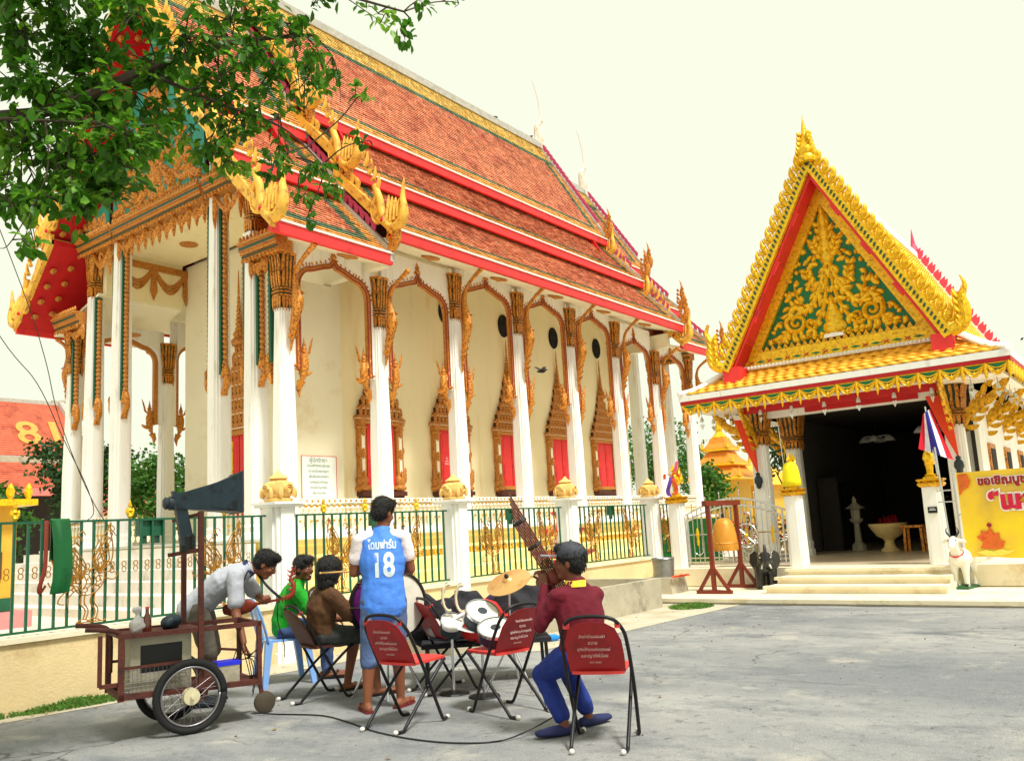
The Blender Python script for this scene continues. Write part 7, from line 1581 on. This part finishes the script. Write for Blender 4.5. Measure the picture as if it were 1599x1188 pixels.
def mk(me, name, mt, parent, **k):
    me.name = name; me.materials.append(mt); return put(name, me, parent, **k)
def cut(me, fn):
    """drop the faces for which fn(centre) is true; returns the mesh"""
    b = bmesh.new(); b.from_mesh(me); bmesh.ops.delete(b, geom=[f for f in b.faces if fn(f.calc_center_median())], context='FACES'); b.to_mesh(me); b.free(); me.shade_smooth(); return me
def face_parts(P, M_, parent, smile=False):
    EYW = MATS.get('eye_white') or mat('eye_white', (226, 220, 210), .3); LIP = MATS.get('lip') or mat('lip', (120, 60, 50), .5)
    for q in (-1, 1):
        m = MB(); m.sphere(P(.0735, q*.03, .008), (.007, .014, .0055), 8, 6, M=M_); e = m.build('eye', EYW, parent, smooth=True); m = MB(); m.sphere(P(.079, q*.03, .008), (.003, .006, .0055), 8, 6, M=M_); m.build('iris', BLACK, e)
        m = MB(); m.tube([P(.082, q*.014, .034), P(.083, q*.032, .04), P(.07, q*.052, .032)], [.004, .005, .003], 6); m.build('eyebrow', HAIR, parent)
    m = MB(); m.sphere(P(.091, 0, -.06), (.005, .021, .005 if smile else .0035), 10, 6, M=M_); m.build('mouth', EYW if smile else LIP, parent, smooth=True)
def hair_geo(P, M_, style, s=1.):
    m = MB()
    if style == 'short':
        m.sphere(P(-.02, 0, .05), (.105*s, .088*s, .092*s), 16, 12, M=M_); m.sphere(P(-.045, 0, .01), (.075*s, .083*s, .085*s), 14, 10, M=M_); m.sphere(P(.045, 0, .095), (.06*s, .07*s, .04*s), 12, 8, M=M_)
    if style == 'bob':
        m.sphere(P(-.02, 0, .045), (.118*s, .104*s, .104*s), 16, 12, M=M_); m.sphere(P(-.03, 0, -.03), (.104*s, .108*s, .098*s), 16, 12, M=M_); m.tube([P(-.04, 0, -.05), P(-.05, 0, -.11)], [(.08*s, .092*s), (.066*s, .1*s)], 12, side=M_ @ V3((1, 0, 0)), rnd=True)
    me = fuse(m, .007, 2, (.003, 60)); rr = random.Random(5); n = len(me.vertices); b = bmesh.new(); b.from_mesh(me); b.verts.ensure_lookup_table(); b.normal_update(); vs = [(v.co.copy(), v.normal.copy()) for v in b.verts]
    dn = (M_ @ V3((-.5, 0, -.75))).normalized()
    for k in range(900):                     # loose strands over the mass
        c, no = rr.choice(vs); t_ = dn+V3((rr.gauss(0, .35), rr.gauss(0, .35), rr.gauss(0, .2))); t_ = (t_-no*t_.dot(no)); 
        if t_.length < .1: continue
        t_.normalize(); sd_ = no.cross(t_)*.0022; l = .018+.028*rr.random(); p0 = c+no*.001; p1 = c+t_*l*.6+no*(.005+.004*rr.random()); p2 = c+t_*l+no*.004
        q = [b.verts.new(p0-sd_), b.verts.new(p0+sd_), b.verts.new(p1+sd_*.8), b.verts.new(p1-sd_*.8), b.verts.new(p2)]; b.faces.new((q[0], q[1], q[2], q[3])); b.faces.new((q[3], q[2], q[4]))
    b.to_mesh(me); b.free(); return me
def person(label, J, skin, top, bottom, hd, hup=(0, 0, 1), hair='short', sleeve=.75, pant='long', hands=None, feet='sandal', hem=.02, footcol=None, topk=1.12, faced=None, sit=False, raglan=None):
    base = (J['aL']+J['aR'])/2
    t = thing('person', label, 'person', (base.x, base.y, 0), world=True)
    m = MB(); torso_geo(m, J, sit=sit); arms_geo(m, J); legs_geo(m, J)
    ax = (J['neck']-J['pel']).normalized(); m.tube([J['neck']-ax*.05, J['neck']+ax*.02, J['head']-V3(hup)*.05], [.062, .054, .052], 12, rnd=True)
    P, M_ = head_geo(m, J['head'], hd, hup)
    for s in 'LR':
        foot_geo(m, J['a'+s], J['f'+s])
        d, n, c = hands[s]; hand(m, J['w'+s], d, n, c, 1.0, 1 if s == 'L' else -1)
    body = mk(fuse(m, .0075, 3), 'body', skin, t)
    m = MB(); torso_geo(m, J, topk, hem, 1.03, sit)
    if raglan is None: arms_geo(m, J, topk*1.08 if sleeve < 1 else topk, sleeve)
    else:
        c0 = J['chest'].lerp(J['neck'], .55)
        for s in 'LR': m.tube([c0, c0.lerp(J['s'+s], .8)], [.08, .06], 12, rnd=True)
    top_o = mk(fuse(m, .010, 3, (.0045, 15)), 'shirt', top, t)
    if raglan is not None:
        for s in 'LR':
            a, e = J['s'+s], J['e'+s]; c0 = J['chest'].lerp(J['neck'], .86); m = MB(); m.tube([c0.lerp(a, .42)+V3((0, 0, .008)), c0.lerp(a, .75)+V3((0, 0, .004)), a, a.lerp(e, .35), a.lerp(e, sleeve)], [.05, .06, .062, .06, .062], 14, rnd=True); mk(fuse(m, .009, 3, (.004, 16)), 'sleeve', raglan, top_o)
    m = MB(); k = 1.13; pe = J['pel']
    m.tube([pe+ax*.06, pe+ax*(.02 if sit else 0), pe-ax*(0 if sit else .05)], [(.15, .098), (.166 if sit else .153, .1 if sit else .108), (.158 if sit else .15, .088 if sit else .108)], 14, side=J['side'], rnd=True)
    for s in 'LR':
        h, kn, a = J['h'+s], J['k'+s], J['a'+s]
        m.tube([h, h.lerp(kn, .35), h.lerp(kn, .75), kn], [.1, .096, .08, .074], 12, rnd=True)
        if pant == 'long': m.tube([kn, kn.lerp(a, .5), kn.lerp(a, .9)], [.073, .066, .06], 12, rnd=True)
        elif pant == 'capri': m.tube([kn, kn.lerp(a, .2)], [.074, .075], 12, rnd=True)
    mk(fuse(m, .010, 3, (.005, 14)), 'trousers' if pant == 'long' else 'shorts', bottom, t)
    if hair: mk(hair_geo(P, M_, hair), 'hair', HAIR, t)
    for s in 'LR':
        m = MB()
        if feet == 'sandal': sandal(m, J['a'+s], J['f'+s]); m.build('sandal', footcol or BLACK, t)
        else:
            a = J['a'+s]; d = V3(J['f'+s]).normalized(); b = V3((a.x, a.y, .035)); m.tube([b-d*.06, b+d*.02, b+d*.1, b+d*.19], [(.036, .034), (.044, .04), (.05, .034), (.042, .022)], 12, side=d.cross(V3((0, 0, 1))), rnd=True); mk(fuse(m, .009, 3), 'shoe', footcol or BLACK, t)
    if faced is not None: face_parts(P, M_, t, faced)
    return t, body, top_o, P, M_
def project(me, target, o, d, right, up, parent, name, mt, off=.003):
    """lay flat lettering onto a garment: each vertex is cast along d from o + right*x + up*y"""
    from mathutils.bvhtree import BVHTree
    b = bmesh.new(); b.from_mesh(target.data); tree = BVHTree.FromBMesh(b); b.free()
    bm = bmesh.new(); bm.from_mesh(me); bmesh.ops.triangulate(bm, faces=bm.faces[:]); 
    for _ in range(2): bmesh.ops.subdivide_edges(bm, edges=[e for e in bm.edges if e.calc_length() > .02], cuts=1)
    last = .15
    for v in bm.verts:
        q = o+right*v.co.x+up*v.co.y; hit = tree.ray_cast(q, d)
        if hit[0] is not None: last = hit[3]
        v.co = q+d*(last-off)
    bm.to_mesh(me); bm.free(); me.materials.clear(); me.materials.append(mt); return put(name, me, parent)
def JJ(**k): return {a: (V3(b) if not isinstance(b, V3) else b) for a, b in k.items()}
GREYW = mat('pale_grey_cotton', (172, 175, 184), bump=.55, bscale=16, rough=.85, var=.06, scale=6); KHAKI = mat('khaki_grey_cotton', (100, 95, 84), bump=.55, bscale=16, rough=.85, var=.1, scale=6); NAVY = mat('navy_cotton', (34, 40, 84), .8); GREENS = mat('bright_green_cotton', (28, 158, 34), bump=.55, bscale=16, rough=.8, var=.08, scale=6); JEAN = mat('blue_denim', (70, 92, 140), bump=.55, bscale=16, rough=.85, var=.15, scale=10, c2=(100, 122, 166), c2amt=.35, c2scale=5)
BROWNS = mat('brown_cotton', (88, 58, 32), bump=.55, bscale=16, rough=.85, var=.15, scale=6, c2=(110, 78, 46), c2amt=.35, c2scale=4); DARKP = mat('dark_grey_cotton', (54, 58, 56), bump=.55, bscale=16, rough=.85, var=.15); BLUEJ = mat('sky_blue_jersey', (70, 130, 224), bump=.55, bscale=16, rough=.65, var=.05, scale=5); WSLV = mat('white_jersey', (232, 222, 220), bump=.55, bscale=16, rough=.7, var=.05); DENS = mat('faded_denim', (80, 100, 140), bump=.55, bscale=16, rough=.85, var=.15, scale=9, c2=(112, 132, 168), c2amt=.4, c2scale=5)
MAROON = mat('maroon_knit', (100, 10, 32), bump=.55, bscale=16, rough=.85, var=.12, scale=8); ROYAL = mat('royal_blue_cotton', (22, 44, 124), bump=.55, bscale=16, rough=.8, var=.15, scale=7, c2=(32, 62, 148), c2amt=.4, c2scale=4); YELC = mat('yellow_collar', (236, 208, 60), .8); CAPM = mat('charcoal_cap', (58, 60, 68), .7, var=.15); SANDR = mat('red_black_sandal', (120, 26, 34), .6); GREYP = mat('pale_print', (206, 220, 224), .6)

# --- standing drummer, number 18
f = az(48); sd = V3((-f.y, f.x, 0))
J = JJ(pel=(5.02, 5.27, .90), chest=(5.03, 5.28, 1.18), neck=(5.04, 5.29, 1.43), head=(5.065, 5.285, 1.575), side=sd, sL=V3((5.03, 5.28, 1.37))+sd*.185, sR=V3((5.03, 5.28, 1.37))-sd*.185, eL=V3((5.03, 5.28, 1.10))+sd*.235+f*.05, eR=V3((5.03, 5.28, 1.10))-sd*.235+f*.04, wL=V3((5.03, 5.28, 1.10))+sd*.17+f*.29, wR=V3((5.03, 5.28, 1.08))-sd*.1+f*.29,
       hL=V3((5.02, 5.27, .86))+sd*.09, hR=V3((5.02, 5.27, .86))-sd*.09, kL=V3((4.93, 5.36, .46)), kR=V3((5.12, 5.22, .46)), aL=(4.885, 5.35, .08), aR=(5.15, 5.24, .08), fL=az(60), fR=az(15))
pt, body, top, P, M_ = person('standing man seen from behind in a blue number 18 jersey and denim shorts', J, SKIN, BLUEJ, DENS, az(0, -.25), hands={'L': (f+V3((0, 0, .1)), -sd, 1.1), 'R': (f+sd*.4, sd, .9)}, sleeve=.58, pant='capri', feet='sandal', footcol=SANDR, hem=.11, topk=1.17, raglan=WSLV)
o0 = J['chest']-f*.5; rgt = -sd
project(text_mesh('18', .27, bold=.008, extrude=0), top, V3((o0.x, o0.y, 1.145)), f, rgt*.72, V3((0, 0, 1.)), top, 'number_print', GREYP)
project(text_mesh('โดมฟาร์ม', .095, bold=.003, extrude=0), top, V3((o0.x, o0.y, 1.315)), f, rgt*.66, V3((0, 0, 1)), top, 'name_print', GREYP)
t = thing('drumstick', 'pale wooden drumstick in the number 18 player’s left hand', 'drumstick', tuple(J['wL']), world=True); h0 = J['wL']+f*.09; m = MB(); m.tube([h0+sd*-.06, h0+sd*.2, h0+sd*.34], [.009, .008, .006], 8); m.sphere(h0+sd*.35, .011, 8, 6); m.build('shaft', mat('pale_wood', (206, 160, 90), .6), t, smooth=True)

# --- seated khaen player with cap
f = az(62); sd = V3((-f.y, f.x, 0)); hd = az(112, .05)
J = JJ(pel=(4.955, 3.29, .555), chest=(4.94, 3.285, .79), neck=(4.93, 3.30, 1.005), head=(4.915, 3.335, 1.14), side=sd, sL=V3((4.935, 3.295, .93))+sd*.155, sR=V3((4.935, 3.295, .915))-sd*.14, eL=(4.765, 3.50, .73), eR=(5.05, 3.44, .72), wL=(4.845, 3.505, .985), wR=(4.965, 3.555, 1.0),
       hL=V3((4.955, 3.30, .535))+sd*.08, hR=V3((4.955, 3.30, .535))-sd*.08, kL=(4.98, 3.66, .38), kR=(5.19, 3.63, .46), aL=(4.93, 3.47, .10), aR=(5.22, 3.46, .09), fL=az(150), fR=az(-15))
k0 = V3((4.93, 3.475, 1.04)); axk = V3((-.07, .30, .51)).normalized()
pt, body, top, P, M_ = person('seated man in a maroon sweater and blue trousers playing reed pipes', J, SKIND, MAROON, ROYAL, hd, hands={'L': (V3((.35, .35, .9)), V3((.9, .1, -.2)), .75), 'R': (V3((-.35, .3, .9)), V3((-.9, .2, -.2)), .75)}, sleeve=2, pant='long', feet='shoe', footcol=NAVY, hem=.0, topk=1.1, hair='short', sit=True)
m = MB(); m.lathe([(.068, -.02), (.066, .02), (.06, .04)], 16, J['neck']-V3((0, 0, .02)), cap=False); m.lathe([(.082, -.005), (.078, .012), (.07, .036), (.06, .038)], 16, J['neck']-V3((0, 0, .016)), cap=False); m.build('collar', YELC, pt, smooth=60)
m = MB(); Mh = M_; m.sphere(P(-.015, 0, .075), (.108, .095, .075), 18, 10, M=M_); m.tube([P(-.015, 0, .035), P(-.015, 0, .07)], [(.104, .092), (.107, .095)], 20, side=M_ @ V3((1, 0, 0))); me = fuse(m, .008, 2); cp = mk(me, 'cap', CAPM, pt)
m = MB(); m.prism([(.07, -.078), (.13, -.072), (.19, -.04), (.2, 0), (.19, .04), (.13, .072), (.07, .078)], lambda a, b, d: tuple(P(a, b, .062-(a-.07)*.1-abs(b)*.16+d)), 0, .007); m.build('peak', mat('grey_cap_peak', (136, 138, 146), .6), cp); m = MB(); m.sphere(P(-.015, 0, .15), .01, 8, 6); m.build('button', CAPM, cp)
KHW = mat('reed_pipe_brown', (92, 40, 22), .5, var=.25, scale=12, stretch=(1, 1, .3))
t = thing('reed_pipes', 'long brown bamboo mouth organ held up by the cap wearing player', 'mouth organ', tuple(k0), world=True); s1 = axk.cross(V3((.8, .6, 0))).normalized(); s2 = axk.cross(s1).normalized()
for r_ in (0, 1):
    for k in range(7):
        o = s1*((k-3)*.0135)+s2*(.016*r_); L1 = .66-.035*k+.02*r_; m = MB(); m.tube([k0-axk*(.2-.015*k)+o, k0+axk*(L1)+o], .0068, 6); m.build('pipe', KHW, t)
m = MB(); m.tube([k0-axk*.045+s2*.008, k0-axk*.02+s2*.008, k0+axk*.03+s2*.008, k0+axk*.055+s2*.008], [(.035, .02), (.058, .032), (.058, .032), (.035, .02)], 10, side=s1); m.build('wind_chest', WOODRED, t, smooth=60)
for q in (.25, .45): m = MB(); m.tube([k0+axk*q+s2*.008, k0+axk*(q+.018)+s2*.008], [(.054, .025)]*2, 10, side=s1); m.build('binding', BLACK, t)

# --- long haired man on the brown chair
f = az(-14); sd = V3((-f.y, f.x, 0))
J = JJ(pel=(5.16, 6.245, .555), chest=(5.15, 6.21, .775), neck=(5.165, 6.165, .965), head=(5.185, 6.115, 1.095), side=sd, sL=V3((5.155, 6.185, .895))+sd*.165, sR=V3((5.155, 6.185, .895))-sd*.165, eL=(5.33, 6.31, .67), eR=(5.29, 5.95, .67), wL=(5.53, 6.20, .64), wR=(5.51, 5.98, .64), hL=V3((5.16, 6.25, .53))+sd*.085, hR=V3((5.16, 6.25, .53))-sd*.085, kL=(5.55, 6.22, .50), kR=(5.54, 6.0, .50), aL=(5.49, 6.27, .08), aR=(5.42, 5.80, .08), fL=az(-10), fR=az(-20))
pt, body, top, P, M_ = person('seated man seen from behind in a brown shirt with long black hair', J, SKIN, BROWNS, DARKP, az(-5, -.1), hands={'L': (f, V3((0, 0, -1)), .5), 'R': (f, V3((0, 0, -1)), .5)}, sleeve=.8, pant='short', feet='sandal', hair='bob', hem=.0, topk=1.13, sit=True)
m = MB(); m.lathe([(.001, 0), (.045, .001), (.05, .0)], 12); o1 = J['chest']-f*.5+sd*.06; q = text_mesh('★', .1, extrude=0); project(q, top, V3((o1.x, o1.y, .91)), f, -sd, V3((0, 0, 1)), top, 'faded_print', GREYP) if len(q.vertices) else None

# --- man in green
f = az(-38); sd = V3((-f.y, f.x, 0))
J = JJ(pel=(5.46, 7.19, .555), chest=(5.48, 7.10, .78), neck=(5.51, 6.99, .985), head=(5.53, 6.915, 1.105), side=sd, sL=V3((5.50, 7.03, .92))+sd*.17, sR=V3((5.50, 7.03, .92))-sd*.17, eL=(5.78, 7.14, .70), eR=(5.53, 6.83, .68), wL=(5.88, 6.97, .60), wR=(5.72, 6.79, .58), hL=V3((5.48, 7.18, .53))+sd*.085, hR=V3((5.48, 7.18, .53))-sd*.085, kL=(5.86, 7.02, .50), kR=(5.76, 6.86, .50), aL=(5.92, 7.06, .08), aR=(5.84, 6.98, .08), fL=az(-35), fR=az(-45))
pt, body, top, P, M_ = person('smiling seated man in a bright green shirt and jeans', J, SKIND, GREENS, JEAN, az(-82, -.02), hands={'L': (f, V3((0, 0, -1)), .4), 'R': (f, V3((0, 0, -1)), .4)}, sleeve=.8, pant='long', feet='sandal', hem=.0, faced=True, topk=1.13, sit=True)
m = MB(); m.lathe([(.07, 0), (.078, .03), (.07, .045)], 16, J['neck']-V3((0, 0, .02)), cap=False); m.build('collar', GREENS, pt, smooth=60)

# --- man bending over the cart with the lute
f = az(-44); sd = V3((-f.y, f.x, 0))
J = JJ(pel=(4.41, 7.0, .87), chest=(4.56, 6.83, 1.055), neck=(4.715, 6.665, 1.165), head=(4.815, 6.565, 1.185), side=sd, sL=V3((4.65, 6.735, 1.11))+sd*.175, sR=V3((4.65, 6.735, 1.11))-sd*.175, eL=(4.90, 6.80, .90), eR=(4.50, 6.56, .80), wL=(4.84, 6.60, .86), wR=(4.48, 6.42, .565),
       hL=V3((4.42, 6.99, .84))+sd*.09, hR=V3((4.42, 6.99, .84))-sd*.09, kL=(4.56, 7.0, .46), kR=(4.43, 6.86, .46), aL=(4.52, 7.08, .08), aR=(4.40, 6.94, .08), fL=az(-40), fR=az(-45))
hdn = (f*.86+V3((0, 0, -.5))).normalized()
pt, body, top, P, M_ = person('man in a pale polo shirt bending over the cart with a lute slung on', J, SKIN, GREYW, KHAKI, hdn, hup=(f*.5+V3((0, 0, .86))).normalized(), hands={'L': (V3((-.3, -.6, .1)), V3((-.3, .2, .8)), .9), 'R': (V3((-.1, -.2, -.9)), f, .7)}, sleeve=.72, pant='short', feet='shoe', footcol=DKGREY, hem=.04, topk=1.14, faced=False)
ax = (J['neck']-J['chest']).normalized()
m = MB(); m.tube([J['neck']-ax*.045, J['neck']-ax*.0, J['neck']+ax*.022], [(.088, .08), (.082, .075), (.074, .068)], 18, side=sd, cap=False); m.build('collar', NAVY, pt, smooth=60)
t = thing('lute', 'slim red brown lute with carved flame head held by the bending man', 'lute', (4.6, 6.6, .8), world=True)
b0, b1 = V3((4.68, 6.72, .83)), V3((4.93, 6.41, .885)); d = (b1-b0).normalized(); LW = mat('red_lute_wood', (150, 56, 36), .45, var=.2, scale=8)
m = MB(); m.tube([b0-d*.16, b0-d*.08, b0+d*.06, b0+d*.12], [(.04, .02), (.075, .024), (.06, .024), (.02, .016)], 14, side=V3((0, 0, 1)), rnd=True); m.build('body', WOODRED, t, smooth=60)
m = MB(); m.bar(b0+d*.1, b1, .034, .022); m.build('neck', WOODRED, t)
m = MB(); m.tube(catmull([b1, b1+d*.05+V3((0, 0, .03)), b1+d*.06+V3((0, 0, .1)), b1+d*.03+V3((0, 0, .16)), b1+d*.05+V3((0, 0, .22)), b1+d*.045+V3((0, 0, .27))], 4), [(.012, .026-.0011*i) for i in range(21)], 8, side=d.cross(V3((0, 0, 1))))
for k in range(5): q = b1+d*.03+V3((0, 0, .06+.04*k)); m.tube([q, q+d*.045+V3((0, 0, .025)), q+d*.05+V3((0, 0, .055))], [.01, .008, .002], 6); m.tube([q, q-d*.03+V3((0, 0, .03))], [.009, .002], 6)
m.build('carved_head', LW, t, smooth=60)
for k in range(4): m = MB(); q = b1-d*(.02+.025*k); m.tube([q-V3((0, 0, .03)), q+V3((0, 0, .035))], .005, 6); m.build('tuning_peg', LW, t)
m = MB(); st_ = catmull([b1-d*.05, V3((4.80, 6.52, 1.0)), J['neck']+sd*.06+V3((0, 0, .03)), J['neck']-f*.04+V3((0, 0, .07)), J['neck']-sd*.07, V3((4.56, 6.62, .95)), b0-d*.1], 5); m.tube(st_, [(.012, .003)]*len(st_), 6); m.build('strap', BLACK, t)
m = MB(); m.tube(catmull([b1-d*.08, V3((4.83, 6.42, .7)), V3((4.88, 6.40, .5)), V3((4.9, 6.42, .38))], 5), [(.02, .004)]*16, 6); m.build('loose_strap', BLACK, t)

bpy.data.scenes.remove(WORK)
